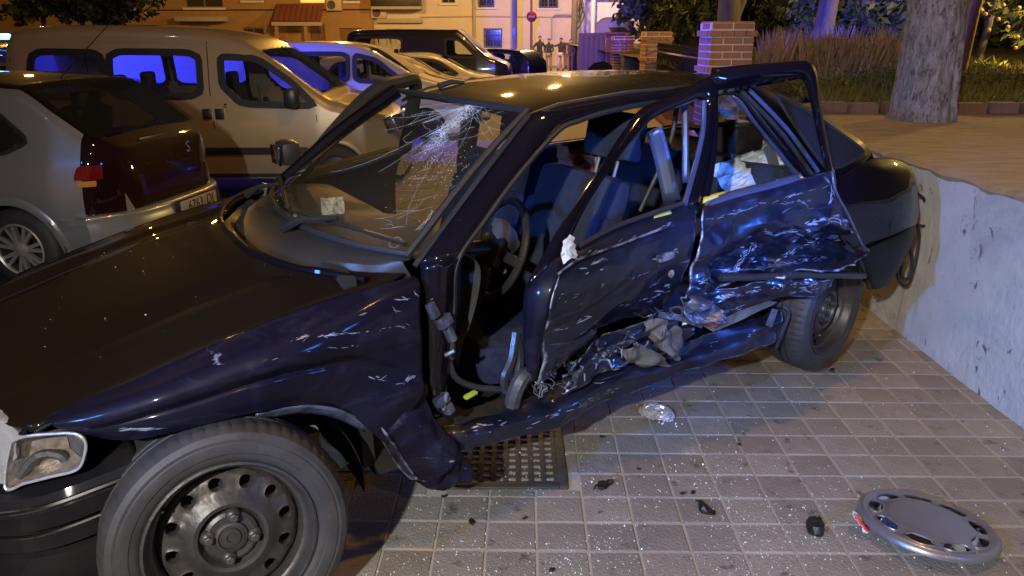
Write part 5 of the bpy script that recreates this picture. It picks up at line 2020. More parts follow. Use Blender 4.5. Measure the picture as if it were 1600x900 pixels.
def bump_pt(s_, dz, dy):
    # plan path of the bumper from the near arch round the nose
    P = [(1.50, .76), (1.60, .755), (1.72, .735), (1.82, .67), (1.92, .54), (1.99, .28), (2.01, 0), (1.99, -.28), (1.92, -.54), (1.83, -.70), (1.68, -.79), (1.52, -.81)]
    R_ = resample([Vector((a, b_, 0)) for a, b_ in P], 6)
    i = min(len(R_) - 2, int(s_ * (len(R_) - 1)))
    u = s_ * (len(R_) - 1) - i
    q = R_[i].lerp(R_[i + 1], u)
    d = (R_[i + 1] - R_[i]).normalized()
    n = Vector((-d.y, d.x, 0))
    n = n if n.dot(q - Vector((1.2, 0, 0))) > 0 else -n
    return q + n * dy + Vector((0, 0, dz + .022 - .062 * max(0, min(1, (q.x - 1.52) / .38))))


BPROF = [(.20, -.12), (.215, -.03), (.30, .0), (.375, .004), (.38, -.014), (.395, -.014), (.40, .012), (.445, .020), (.452, .004), (.462, .004), (.468, .026), (.52, .034), (.555, .012), (.565, -.05), (.565, -.14)]
NB = 72
V = [[bm.verts.new(bump_pt(i / NB, z_, y_)) for z_, y_ in BPROF] for i in range(NB + 1)]
for i in range(NB):
    for k in range(len(BPROF) - 1):
        bm.faces.new((V[i][k], V[i + 1][k], V[i + 1][k + 1], V[i][k + 1]))
bmp = thick(obj('front_bumper', bm, M['bumper'], WR, angle=30), .006)
for z_, y_, r_ in ((.536, .036, .0065), (.452, .020, .005)):
    bm = B()
    tube(bm, [bump_pt(i / NB, z_, y_) for i in range(NB + 1)], r_, 6)
    obj('trim_strip', bm, M['gloss_trim'], bmp)
# grille and panel behind the bumper
bm = B()
box(bm, (1.80, 0, .62), (.10, 1.1, .16))
obj('grille', bm, M['plastic'], WR)
strip('headlight_panel', [(35, 660, .50), (80, 650, .53), (140, 672, .58), (210, 690, .66)], [(0, 780, .55), (100, 765, .60), (150, 740, .64), (205, 716, .68)], M['dark'], WR, 4, .01)
# headlight: clear lens, chrome bowl and indicator
hl = obj('headlight', box(B(), c(70, 715, .56), (.16, .08, .10), bevel=.01), M['plastic'], WR)
ol = [(18, 690, .66), (40, 682, .69), (80, 678, .72), (118, 678, .755), (133, 690, .768), (132, 712, .77), (120, 734, .765), (80, 745, .74), (40, 755, .705), (8, 762, .675)]
cen = Vector((0, 0, 0))
pts = cl(ol)
for p in pts:
    cen += p / len(pts)
inw = (Vector((-.5, -1, 0)).normalized()) * .085
bm = B()
a_ = [bm.verts.new(p) for p in resample(pts + [pts[0]], 3)[:-1]]
b2_ = [bm.verts.new(cen + (v.co - cen) * .74 + inw * .7) for v in a_]
b3_ = [bm.verts.new(cen + (v.co - cen) * .30 + inw) for v in a_]
n_ = len(a_)
for k in range(n_):
    bm.faces.new((a_[k], a_[(k + 1) % n_], b2_[(k + 1) % n_], b2_[k]))
    bm.faces.new((b2_[k], b2_[(k + 1) % n_], b3_[(k + 1) % n_], b3_[k]))
bm.faces.new(b3_)
obj('reflector', bm, M['reflector'], hl, angle=20)
bm = B()
c0 = bm.verts.new(cen + (CAMC - cen).normalized() * .012)
a_ = [bm.verts.new(p) for p in resample(pts + [pts[0]], 3)[:-1]]
for k in range(n_):
    bm.faces.new((a_[k], a_[(k + 1) % n_], c0))
obj('lens', bm, M['lens'], hl)
tubes('lens_rim', [[*pts, pts[0], pts[1]]], M['foil'], .0038, hl)
bm = B()
for k in range(9):
    a = c(98 + k * 3.6, 682 + k * 2.2, .755)
    b_ = c(104 + k * 2.9, 708 + k * 2.6, .758)
    tube(bm, [a - Vector((.01, .02, 0)), b_ - Vector((.01, .02, 0))], .0022, 4)
obj('lens_ribs', bm, M['chrome'], hl)
bm = B()
tube(bm, resample(cl([(30, 745, .66), (60, 712, .67), (95, 712, .69), (108, 735, .70)]), 4), .012, 6)
obj('bulb_holder', bm, M['iron'], hl)
ind = [(-40, 640, .56), (0, 657, .62), (30, 676, .66), (24, 715, .66), (2, 755, .64), (-60, 760, .58)]
bm = B()
P_ = cl(ind)
f_ = [bm.verts.new(p) for p in P_]
k_ = [bm.verts.new(p + inw * .5) for p in P_]
bm.faces.new(f_)
for k in range(6):
    bm.faces.new((f_[k], f_[(k + 1) % 6], k_[(k + 1) % 6], k_[k]))
bm.faces.new(k_)
bmesh.ops.triangulate(bm, faces=bm.faces)
bmesh.ops.subdivide_edges(bm, edges=bm.edges, cuts=4, use_grid_fill=True)
crumple(bm, .008, 22, 4)
obj('broken_indicator', bm, M['foil'], WR)

# ---- wheels
def rim_disc(bm, holes, rh, hr, r0, r1, depth, per=16, squash=1.0):
    """annulus with round holes, built sector by sector; depth(r) gives the axial profile"""
    for k in range(holes):
        a0, a1 = 2 * math.pi * k / holes, 2 * math.pi * (k + 1) / holes
        am = (a0 + a1) / 2
        outer = []
        q = per // 4
        for i in range(q):
            outer.append((r1, a0 + (a1 - a0) * i / q))
        for i in range(q):
            outer.append((r1 + (r0 - r1) * i / q, a1))
        for i in range(q):
            outer.append((r0, a1 + (a0 - a1) * i / q))
        for i in range(q):
            outer.append((r0 + (r1 - r0) * i / q, a0))
        oc = [Vector((r * math.cos(a), 0, r * math.sin(a))) for r, a in outer]
        hc = Vector((rh * math.cos(am), 0, rh * math.sin(am)))
        er, et = Vector((math.cos(am), 0, math.sin(am))), Vector((-math.sin(am), 0, math.cos(am)))
        inner = []
        for p in oc:
            d = p - hc
            ang = math.atan2(d.dot(et), d.dot(er))
            inner.append(hc + er * math.cos(ang) * hr + et * math.sin(ang) * hr * squash)

        def D(p, lip=0.0):
            r = math.hypot(p.x, p.z)
            return Vector((p.x, depth(r) + lip, p.z))
        rings = [[bm.verts.new(D(o.lerp(i_, f), l)) for o, i_ in zip(oc, inner)] for f, l in ((0, 0), (.4, 0), (.75, 0), (.92, .002), (1, -.004), (1, -.02))]
        for ra, rb in zip(rings, rings[1:]):
            for i in range(per):
                bm.faces.new((ra[i], ra[(i + 1) % per], rb[(i + 1) % per], rb[i]))
    bmesh.ops.remove_doubles(bm, verts=bm.verts, dist=.0006)


def steel_wheel(loc, rot, label=None, scale=1.0):
    """steel wheel, outer face towards +y"""
    R0 = .292
    bm = B()
    prof = [(.200, -.085), (.215, -.098), (.25, -.102), (.272, -.094), (.284, -.080), (.2895, -.065), (R0, -.045), (R0, -.022), (R0 - .007, -.020), (R0 - .007, -.014), (R0, -.012), (R0, .012), (R0 - .007, .014), (R0 - .007, .020), (R0, .022), (R0, .045),
            (.2895, .065), (.284, .080), (.276, .092), (.262, .099), (.255, .0985), (.252, .101), (.240, .1015), (.228, .099), (.225, .096), (.215, .094), (.206, .088), (.200, .080)]
    seg = 240
    rings = lathe(bm, prof, seg)
    for ri in (4, 5, 15, 16, 17):
        for k, v in enumerate(rings[ri]):
            if k % 4 == 0:
                rr = math.hypot(v.co.x, v.co.z)
                f = (rr - .003) / rr
                v.co.x *= f
                v.co.z *= f
    for ri in (22, 23):
        for k, v in enumerate(rings[ri]):
            if (k // 5) % 9 in (0, 1):
                v.co.y += .0016
    w_ = obj('wheel', bm, M['tyre'], WR, angle=25)
    w_.location = loc
    w_.rotation_euler = rot
    w_.scale = (scale,) * 3
    if label:
        w_['label'] = label
    bm = B()
    lathe(bm, [(.206, .082), (.203, .092), (.197, .094), (.192, .088), (.188, .062), (.181, .052), (.176, .05), (.170, .030), (.168, -.08)], 96)
    obj('rim', bm, M['rim'], w_)
    bm = B()

    def dp(r):
        return lerp_list([(.06, .052), (.075, .060), (.09, .062), (.105, .052), (.12, .040), (.15, .034), (.163, .026), (.17, .010)], r)
    rim_disc(bm, 12, .137, .0145, .088, .170, dp, 24)
    lathe(bm, [(.088, .062), (.078, .0595), (.070, .040), (.066, .036), (.001, .036)], 48)
    obj('disc', bm, M['rim'], w_, angle=30)
    bm = B()
    lathe(bm, [(.165, -.005), (.001, -.005)], 40)
    obj('drum', bm, M['dark'], w_)
    bm = B()
    lathe(bm, [(.066, .036), (.064, .050), (.056, .055), (.046, .052), (.001, .052)], 32)
    for k in range(4):
        a = math.pi / 2 * k + .6
        bmesh.ops.create_icosphere(bm, subdivisions=2, radius=.021, matrix=Matrix.Translation((.054 * math.cos(a), .046, .054 * math.sin(a))))
    obj('hub', bm, M['rim'], w_)
    bm = B()
    lathe(bm, [(.040, .052), (.038, .060), (.032, .062), (.029, .056), (.024, .056), (.022, .061), (.012, .062), (.010, .058), (.001, .058)], 32)
    obj('hub_cap', bm, M['rim'], w_)
    for k in range(4):
        a = math.pi / 2 * k + .6
        b_ = B()
        lathe(b_, [(.011, 0), (.011, .014), (.008, .016), (.001, .016)], 6)
        o = obj('bolt', b_, M['iron'], w_, angle=20)
        o.location = (.054 * math.cos(a), .060, .054 * math.sin(a))
    # valve
    b_ = B()
    tube(b_, [(.178, .05, 0), (.183, .075, 0)], .004, 8)
    o = obj('valve', b_, M['rubber'], w_)
    o.rotation_euler = (0, R(-62), 0)
    return w_


steel_wheel((1.322, .835, .338), (R(10), R(20), 0), 'front wheel with bare steel rim and full tyre', 1.08)
steel_wheel((-1.315, .665, .335), (R(-3), R(50), R(9)), 'rear wheel knocked askew under the crushed door')

# ---- cowl, windscreen and wipers
def ws_pt(u, v):
    """u across -1..1, v 0 bottom..1 top"""
    yb, yt = .705, .54
    xb = .845 - .17 * abs(u) ** 2.4
    xt = .20 - .06 * abs(u) ** 2.2
    zb, zt = .962, 1.338 - .012 * u * u
    x = xb + (xt - xb) * v
    z = zb + (zt - zb) * v + .018 * math.sin(math.pi * v)
    return Vector((x, u * (yb + (yt - yb) * v), z))


bm = B()
V = []
for j in range(33):
    y = -.70 + 1.40 * j / 32
    u = y / .705
    xr = 1.05 - .38 * abs(y / .72) ** 3.4
    w0 = ws_pt(u, 0)
    V.append([bm.verts.new(p) for p in ((xr - .01, y, bon_z(xr, y) - .018), (xr - .045, y, bon_z(xr, y) - .032), (xr * .5 + w0.x * .5, y, .928), (w0.x + .02, y, w0.z - .018), (w0.x - .03, y, w0.z - .01))])
for i in range(32):
    for k in range(4):
        bm.faces.new((V[i][k], V[i + 1][k], V[i + 1][k + 1], V[i][k + 1]))
obj('cowl', bm, M['cowl'], WR)
bm = B()
N1, N2 = 24, 16
V = [[bm.verts.new(ws_pt(-1 + 2 * i / N1, k / N2)) for k in range(N2 + 1)] for i in range(N1 + 1)]
for i in range(N1):
    for k in range(N2):
        bm.faces.new((V[i][k], V[i + 1][k], V[i + 1][k + 1], V[i][k + 1]))
ws = obj('windscreen', bm, M['screen'], WR)
rim_path = [ws_pt(-1 + 2 * k / 12, 0) for k in range(13)] + [ws_pt(1, k / 6) for k in range(1, 7)] + [ws_pt(1 - 2 * k / 12, 1) for k in range(1, 13)] + [ws_pt(-1, 1 - k / 6) for k in range(1, 7)]
bm = B()
tube(bm, [p + Vector((.004, 0, .004)) for p in rim_path], .013, 6)
obj('windscreen_seal', bm, M['rubber'], ws)


def ws_uv(px, py):
    """windscreen coordinates seen at a pixel"""
    best = None
    d = CARI.to_3x3() @ ray(px, py)
    d.normalize()
    for i in range(61):
        for k in range(41):
            p = ws_pt(-1 + i / 30, k / 40)
            q = p - CAMC
            e = (q - d * q.dot(d)).length
            if best is None or e < best[0]:
                best = (e, -1 + i / 30, k / 40)
    return best[1], best[2]


# cracks: fine crushed lines from the blow under the roof edge and its streak
bm = B()
rc = random.Random(5)


def crack_line(u0, v0, ang, L, w=.0012, jag=.5):
    w *= .32
    p = [(u0, v0)]
    a = ang
    n = max(3, int(L / .04))
    for _ in range(n):
        a += rc.uniform(-jag, jag)
        u0 += math.cos(a) * L / n / .62
        v0 += math.sin(a) * L / n / .75
        if not (-.98 < u0 < .98 and .02 < v0 < .98):
            break
        p.append((u0, v0))
    if len(p) > 1:
        P = [ws_pt(*q) + Vector((.002, 0, .003)) for q in p]
        tube(bm, P, w, 3)


i0 = ws_uv(738, 165)
i1 = ws_uv(672, 235)
for k in range(26):
    crack_line(*i0, rc.uniform(0, 6.28), rc.uniform(.05, .22))
for k in range(46):
    f = rc.random()
    u, v = i0[0] + (i1[0] - i0[0]) * f + rc.gauss(0, .04), i0[1] + (i1[1] - i0[1]) * f + rc.gauss(0, .04)
    crack_line(u, v, rc.uniform(0, 6.28), rc.uniform(.02, .09), .0009)
for k in range(20):
    crack_line(*i0, rc.uniform(0, 6.28), rc.uniform(.25, .75), .0009, .18)
for rr_ in (.05, .09, .14, .2, .27):
    a0_ = 0.0
    while a0_ < 6.28:
        a1_ = a0_ + rc.uniform(.25, .6)
        P = []
        for q in range(4):
            a = a0_ + (a1_ - a0_) * q / 3
            u, v = i0[0] + math.cos(a) * rr_ * rc.uniform(.9, 1.1) / .62, i0[1] + math.sin(a) * rr_ * rc.uniform(.9, 1.1) / .75
            if -.98 < u < .98 and .02 < v < .98:
                P.append(ws_pt(u, v) + Vector((.002, 0, .003)))
        if len(P) > 2:
            tube(bm, P, .00035, 3)
        a0_ = a1_ + rc.uniform(0, .25)
i2 = ws_uv(690, 265)
for k in range(36):
    crack_line(i2[0] + rc.gauss(0, .13), i2[1] + rc.gauss(0, .12), rc.uniform(0, 6.3), rc.uniform(.01, .05), .0007, .6)
i3 = ws_uv(610, 345)
for k in range(10):
    crack_line(i3[0] + rc.gauss(0, .06), i3[1] + rc.gauss(0, .05), rc.uniform(.1, .9), rc.uniform(.03, .12), .0008)
i4, i5 = ws_uv(640, 366), ws_uv(695, 342)
for k in range(14):
    f = rc.random()
    crack_line(i4[0] + (i5[0] - i4[0]) * f, i4[1] + (i5[1] - i4[1]) * f, math.atan2((i5[1] - i4[1]) * .75, (i5[0] - i4[0]) * .62) + rc.uniform(-.2, .2), .06, .001)
ck = obj('cracks', bm, M['crack'], ws)
ck['kind'] = 'stuff'
bm = B()
for k in range(1150):
    f = rc.random()
    if k < 800:
        u, v = i0[0] + (i1[0] - i0[0]) * f + rc.gauss(0, .035), i0[1] + (i1[1] - i0[1]) * f + rc.gauss(0, .035)
    elif k < 1250:
        u, v = i2[0] + rc.gauss(0, .13), i2[1] + rc.gauss(0, .12)
    else:
        u, v = rc.uniform(-.3, .9), rc.uniform(.05, .5)
    if not (-.95 < u < .95 and .03 < v < .97):
        continue
    p = ws_pt(u, v) + Vector((.003, 0, .004))
    s_ = rc.uniform(.0006, .0022) * (1.7 if rc.random() < .06 else 1)
    vs = [bm.verts.new(p + Vector([rc.gauss(0, 1) for _ in range(3)]).normalized() * s_) for _ in range(4)]
    for t3 in ((0, 1, 2), (0, 2, 3), (0, 1, 3), (1, 2, 3)):
        bm.faces.new([vs[q] for q in t3])
o = obj('glass_crumbs', bm, M['shard'], ws, smooth=False)
o['kind'] = 'stuff'
# milky crazed band where the glass is crushed
mk = bpy.data.materials.new('milky_glass')
mk.use_nodes = True
nt = mk.node_tree
nt.nodes.clear()
o1 = nt.nodes.new('ShaderNodeOutputMaterial')
t1 = nt.nodes.new('ShaderNodeBsdfTransparent')
d1 = nt.nodes.new('ShaderNodeBsdfDiffuse')
d1.inputs[0].default_value = (.55, .62, .66, 1)
m1 = nt.nodes.new('ShaderNodeMixShader')
tc1 = nt.nodes.new('ShaderNodeTexCoord')
uvm = nt.nodes.new('ShaderNodeUVMap')
gr1 = nt.nodes.new('ShaderNodeTexGradient')
gr1.gradient_type = 'SPHERICAL'
n1_ = nt.nodes.new('ShaderNodeTexNoise')
n1_.inputs['Scale'].default_value = 38
n1_.inputs['Detail'].default_value = 8
n1_.inputs['Roughness'].default_value = .75
r1 = nt.nodes.new('ShaderNodeMapRange')
r1.inputs['From Min'].default_value = .42
r1.inputs['From Max'].default_value = .75
p1_ = nt.nodes.new('ShaderNodeMath')
p1_.operation = 'MULTIPLY'
nt.links.new(uvm.outputs[0], gr1.inputs[0])
nt.links.new(tc1.outputs['Object'], n1_.inputs[0])
nt.links.new(n1_.outputs[0], r1.inputs['Value'])
nt.links.new(gr1.outputs[1], p1_.inputs[0])
nt.links.new(r1.outputs[0], p1_.inputs[1])
nt.links.new(p1_.outputs[0], m1.inputs[0])
nt.links.new(t1.outputs[0], m1.inputs[1])
nt.links.new(d1.outputs[0], m1.inputs[2])
nt.links.new(m1.outputs[0], o1.inputs[0])
bm = B()
uvl = bm.loops.layers.uv.new('UVMap')
A0, A1 = Vector((*i0, 0)), Vector((*i1, 0))
ax_ = A1 - A0
pe_ = Vector((-ax_.y, ax_.x, 0)).normalized() * .11
grid = [[(A0 - ax_ * .25 + ax_ * 1.45 * i / 14 + pe_ * (j / 4 - 1), (i / 7 - 1, j / 4 - 1)) for j in range(9)] for i in range(15)]
for i in range(14):
    for j in range(8):
        q4 = (grid[i][j], grid[i + 1][j], grid[i + 1][j + 1], grid[i][j + 1])
        if any(not (-.98 < g[0].x < .98 and .02 < g[0].y < .985) for g in q4):
            continue
        f = bm.faces.new([bm.verts.new(ws_pt(g[0].x, g[0].y) + Vector((.0022, 0, .0028))) for g in q4])
        for lp, g in zip(f.loops, q4):
            lp[uvl].uv = g[1]
obj('crazed_band', bm, mk, ws)
# round sticker on the glass
u, v = ws_uv(620, 378)
p = ws_pt(u, v)
n_ = (ws_pt(u + .05, v) - p).cross(ws_pt(u, v + .05) - p).normalized()
bm = B()
lathe(bm, [(.022, 0), (.022, .002), (.0185, .002), (.0185, 0)], 28, axis='z')
st_ = obj('round_sticker', bm, M['steel'], ws)
st_.matrix_local = Matrix.Translation(p + n_ * .004 * (1 if n_.z > 0 else -1)) @ n_.to_track_quat('Z', 'Y').to_matrix().to_4x4()


def wiper(u0, u1, v1, pivot):
    bm = B()
    a, b_ = ws_pt(u0, .03), ws_pt(u1, v1)
    n1 = Vector((.012, 0, .020))
    tube(bm, [a + n1, (a + b_) / 2 + n1 * 1.2, b_ + n1], .0075, 6)
    tube(bm, [pivot, pivot.lerp((a + b_) / 2 + n1 * 2, .35) + Vector((0, 0, .02)), (a + b_) / 2 + n1 * 2.4], [.015, .011, .007], 6)
    obj('wiper', bm, M['plastic'], WR)


wiper(.05, .98, .03, Vector((.90, .12, .955)))
wiper(-.92, -.05, .03, Vector((.88, -.50, .96)))
strip('wiper_arm', [(408, 285, -.66), (404, 320, -.66), (408, 352, -.66)], [(420, 288, -.64), (414, 322, -.64), (420, 352, -.64)], M['plastic'], WR, 4, .01)

# ---- roof
def roof_pt(x, u):
    z = lerp_list([(-1.22, 1.335), (-1.05, 1.365), (-.75, 1.386), (-.35, 1.392), (-.05, 1.376), (.10, 1.356), (.20, 1.335)], x)
    hw_r = lerp_list([(-1.22, .50), (-.9, .55), (-.3, .565), (.2, .545)], x)
    xx = x - (.06 * abs(u) ** 2.2 if x > .0 else 0) * (x / .2 if x > 0 else 0)
    return Vector((xx, u * hw_r, z - .040 * abs(u) ** 3 - .008 * u * u + .004 * noise.noise(Vector((x * 3, u * 2, 8)))))


bm = B()
N1, N2 = 44, 30
V = [[bm.verts.new(roof_pt(.20 - 1.42 * i / N1, -1 + 2 * j / N2)) for j in range(N2 + 1)] for i in range(N1 + 1)]
for i in range(N1):
    for j in range(N2):
        bm.faces.new((V[i][j], V[i][j + 1], V[i + 1][j + 1], V[i + 1][j]))
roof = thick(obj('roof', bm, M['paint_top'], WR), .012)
bm = B()
for sg in (-1, 1):
    tube(bm, [roof_pt(x, sg * .93) + Vector((0, 0, .004)) for x in (.17, .0, -.3, -.6, -.9, -1.15)], .009, 6)
obj('roof_channel', bm, M['rubber'], roof)
bm = B()
p = c(706, 130, z=1.372)
tube(bm, [p + Vector((-.05, .02, .0)), p + Vector((0, 0, .006)), p + Vector((.06, -.01, -.008))], [.006, .011, .013], 7)
obj('aerial_base', bm, M['plastic'], roof)

# ---- pillars and door apertures
def inner_pillar(name, P, w, m=None):
    bm = B()
    tube(bm, resample(P, 4), w, 8)
    return obj(name, bm, m or M['paint'], WR)


strip('a_pillar', [(652, 412, .70), (700, 348, .665), (760, 270, .62), (828, 182, .555), (866, 172, .555), (930, 160, .56), (1010, 146, .56), (1110, 128, .56)],
      [(712, 404, .755), (752, 345, .715), (808, 268, .66), (868, 200, .60), (900, 184, .59), (945, 170, .59), (1015, 156, .59), (1112, 148, .59)],
      M['paint'], WR, 5, .03, [(684, 408, .74), (727, 346, .70), (786, 268, .648), (850, 189, .585), (885, 177, .58), (938, 164, .582), (1012, 150, .582), (1111, 138, .58)])
tubes('door_seal', [cl([(706, 560, .74), (708, 480, .74), (714, 408, .745), (754, 348, .705), (812, 270, .65), (872, 204, .59), (905, 188, .58), (950, 174, .58), (1020, 160, .575), (1100, 152, .57)])], M['rubber'], .011)
tubes('screen_trim', [cl([(648, 416, .70), (696, 350, .667), (756, 270, .622), (826, 180, .557)])], M['rubber'], .010)
inner_pillar('a_pillar', [(.70, -.70, .94), (.42, -.62, 1.16), (.15, -.55, 1.33)], .032)
inner_pillar('b_pillar', [(-.28, -.74, .35), (-.27, -.73, .93), (-.27, -.57, 1.34)], .048, M['plastic'])
inner_pillar('c_pillar', [(-1.25, -.70, .95), (-1.10, -.62, 1.18), (-.98, -.53, 1.35)], .07)
bm = B()
for x0, x1 in ((-1.15, -.31),):
    rows_ = [[Vector((x, y_, z_)) for x in (x0, (x0 + x1) / 2, x1)] for y_, z_ in ((-.73, .945), (-.80, .80), (-.82, .55), (-.78, .28))]
    b_ = B()
    patch(b_, rows_, 4, 4)
    thick(obj('far_door', b_, M['paint'], WR), .05, 1)
for a, b_ in (((-.30, -.72, .96), (-.30, -.56, 1.33)), ((-1.12, -.72, .96), (-.95, -.56, 1.33))):
    tube(bm, [a, b_], .018, 6)
tube(bm, [(-.30, -.735, .955), (-1.2, -.735, .955)], .014, 6)
obj('far_window_frames', bm, M['rubber'], WR)
rows_ = [[Vector((x, y_, z_)) for x in (0, -.44, -.87)] for y_, z_ in ((0, .0), (-.07, -.14), (-.09, -.40), (-.05, -.66))]
b_ = B()
patch(b_, rows_, 4, 4)
ofd = obj('open_door', b_, M['dash_dark'], WR)
thick(ofd, .06, 1)
ofd.location = (.62, -.735, .945)
ofd.rotation_euler = (0, 0, R(OPEN))
bm2_ = B()
tube(bm2_, resample([(0, 0, 0), (-.26, .06, .205), (-.50, .11, .355), (-.70, .13, .385), (-.83, .135, .375), (-.86, .07, .19), (-.87, 0, 0)], 5), .036, 8)
tube(bm2_, [(0, 0, 0), (-.87, 0, 0)], .02, 6)
obj('window_frame', bm2_, M['rubber'], ofd)
# far mirror
OPEN_DONE = True
bm = B()
mirror(bm, c(450, 238, -.86), (.09, .16, .11))
mir = obj('wing_mirror', bm, M['plastic'], WR)
bm = B()
mirror(bm, c(449, 240, -.86) + Vector((.052, 0, 0)), (.02, .13, .09))
obj('mirror_shell', bm, M['chrome'], mir)

# ---- C pillar, quarter window, rear quarter, boot
strip('c_pillar', [(1110, 118, .52), (1190, 128, .52), (1250, 160, .54), (1300, 190, .57), (1348, 222, .60), (1362, 242, .62)],
      [(1118, 150, .59), (1150, 146, .60), (1185, 185, .63), (1222, 230, .67), (1262, 275, .71), (1300, 290, .73)], M['paint'], WR, 5, .02,
      [(1114, 130, .57), (1172, 132, .575), (1222, 168, .60), (1270, 205, .635), (1310, 240, .67), (1340, 262, .69)])
for a, b_, nm, m_ in (((1158, 142, .61), (1268, 272, .72), 'door_seal', 'rubber'), ((1170, 140, .61), (1278, 268, .72), 'jamb_edge', 'jamb')):
    A_, B2 = Vector(c(*a)), Vector(c(*b_))
    mid = (A_ + B2) / 2 + Vector((.0, .01, .012))
    tubes(nm, [[A_, mid, B2]], M[m_], .009)
strip('jamb', [(1140, 148, .575), (1175, 190, .60), (1215, 240, .64), (1245, 282, .66)], [(1158, 143, .60), (1192, 185, .63), (1230, 236, .67), (1262, 276, .70)], M['jamb'], WR, 5, .006)
qw = cl([(1208, 150, .607), (1262, 178, .62), (1310, 210, .64), (1346, 238, .655), (1332, 252, .675), (1300, 265, .70), (1282, 258, .695), (1240, 200, .647)])
bm = B()
f_ = [bm.verts.new(p + Vector((0, .008, .004))) for p in qw]
bm.faces.new(f_)
bmesh.ops.triangulate(bm, faces=bm.faces)
qo = obj('quarter_window', bm, M['pane'], WR, smooth=False)
bm = B()
tube(bm, [p + Vector((0, .010, .005)) for p in resample(qw + [qw[0]], 3)], .007, 6)
obj('window_seal', bm, M['rubber'], qo)
rows_ = [cl([(1262, 276, .72), (1300, 280, .735), (1340, 258, .70), (1372, 246, .665), (1402, 250, .64), (1424, 262, .61)]),
         cl([(1270, 300, .76), (1308, 300, .775), (1348, 280, .755), (1384, 268, .735), (1414, 268, .70), (1432, 278, .65)]),
         cl([(1290, 340, .79), (1325, 335, .80), (1362, 322, .795), (1398, 312, .785), (1422, 305, .76), (1434, 304, .71)]),
         cl([(1315, 375, .80), (1340, 370, .81), (1370, 360, .81), (1402, 348, .80), (1424, 340, .77), (1434, 336, .72)]),
         cl([(1330, 398, .80), (1350, 392, .815), (1376, 380, .815), (1404, 368, .805), (1420, 360, .78), (1429, 355, .73)])]
bm = B()
patch(bm, rows_, 5, 5)
crumple(bm, .006, 4, 9, ridge=False)
rq = thick(obj('rear_quarter', bm, M['paint'], WR), .01)
rows_ = [cl([(1335, 396, .81), (1352, 391, .83), (1378, 379, .835), (1406, 366, .82), (1422, 357, .79), (1431, 352, .73)]),
         cl([(1342, 410, .815), (1356, 408, .84), (1382, 396, .845), (1408, 382, .83), (1422, 372, .80), (1430, 366, .74)]),
         cl([(1350, 435, .80), (1362, 436, .825), (1384, 424, .83), (1406, 406, .82), (1418, 392, .79), (1424, 384, .73)]),
         cl([(1356, 450, .77), (1368, 452, .79), (1384, 446, .80), (1402, 424, .79), (1412, 408, .76), (1418, 398, .72)])]
bm = B()
patch(bm, rows_, 4, 5)
thick(obj('rear_bumper', bm, M['bumper'], WR), .01)
tubes('arch_edge', [cl([(1322, 385, .81), (1340, 402, .82), (1352, 425, .815), (1358, 450, .79)])], M['rubber'], .010)
# tail, boot lid and far rear side
lid = []
for x, z in ((-1.42, 1.045), (-1.55, 1.05), (-1.70, 1.035), (-1.80, 1.005), (-1.845, .95), (-1.86, .8), (-1.85, .62)):
    lid.append([Vector((x + .06 * abs(u) ** 3 * (1 if x < -1.75 else 0), u * .58, z - .045 * abs(u) ** 3)) for u in (-1, -.6, 0, .6, 1)])
bm = B()
patch(bm, lid, 4, 4)
boot = thick(obj('boot_lid', bm, M['paint'], WR), .012)
bm = B()
rows_ = [[Vector((x, -.66 - .14 * k_, z)) for x in (-1.2, -1.55, -1.80)] for k_, z in ((0, 1.0), (.8, .9), (1, .7), (1, .5), (.85, .32))]
patch(bm, rows_, 3, 4)
rows_ = [[Vector((-1.80 - .10 * (1 - abs(u) ** 3), u * .66, z)) for u in (-1, -.5, 0, .5, 1)] for z in (.60, .50, .40, .32)]
patch(bm, rows_, 3, 4)
thick(obj('tail_panel', bm, M['paint'], WR), .01)
bm = B()
rows_ = [[Vector((x, y_, z)) for y_ in (-.52, 0, .52)] for x, z in ((-1.18, 1.335), (-1.32, 1.2), (-1.44, 1.06))]
patch(bm, rows_, 4, 4)
obj('rear_window', bm, M['glass_dark'], WR)

# ---- hinge pillar, sill, floor
strip('hinge_pillar', [(656, 412, .735), (660, 470, .755), (664, 540, .76), (668, 600, .76), (676, 652, .755)], [(716, 404, .755), (714, 470, .74), (708, 540, .73), (702, 600, .73), (704, 648, .735)], M['paint'], WR, 5, .03,
      [(686, 408, .775), (690, 470, .78), (686, 540, .775), (684, 600, .77), (690, 650, .765)])
for (px_, py_, yy, s_) in ((694, 502, .785, (.05, .03, .035)), (676, 485, .79, (.03, .02, .05)), (702, 520, .785, (.02, .03, .06)), (690, 625, .785, (.05, .03, .03)), (700, 638, .78, (.03, .03, .035))):
    hg = obj('hinge', box(B(), c(px_, py_, yy), s_, rot=(.3, .2, .4), bevel=.004), M['bare'], WR)
bm = B()
tube(bm, cl([(696, 555, .79), (710, 548, .81)]), .006, 8)
tube(bm, cl([(693, 640, .79), (698, 614, .80)]), .006, 8)
obj('hinge_pin', bm, M['steel'], hg)
rows_ = [cl([(690, 664, .74), (740, 656, .73), (800, 636, .73), (865, 608, .73), (935, 577, .72), (1010, 549, .72), (1100, 525, .72), (1180, 498, .74), (1222, 482, .76)]),
         cl([(690, 676, .77), (742, 664, .77), (802, 645, .76), (868, 622, .75), (940, 592, .75), (1015, 565, .74), (1100, 540, .74), (1180, 510, .76), (1224, 492, .78)]),
         cl([(694, 690, .79), (745, 680, .79), (806, 660, .78), (872, 640, .775), (945, 608, .77), (1018, 582, .765), (1100, 556, .77), (1178, 530, .78), (1218, 515, .79)]),
         cl([(704, 704, .775), (750, 698, .775), (812, 680, .77), (880, 662, .765), (950, 630, .76), (1022, 598, .76), (1100, 570, .765), (1176, 547, .775), (1210, 536, .78)])]
bm = B()
patch(bm, rows_, 14, 14)
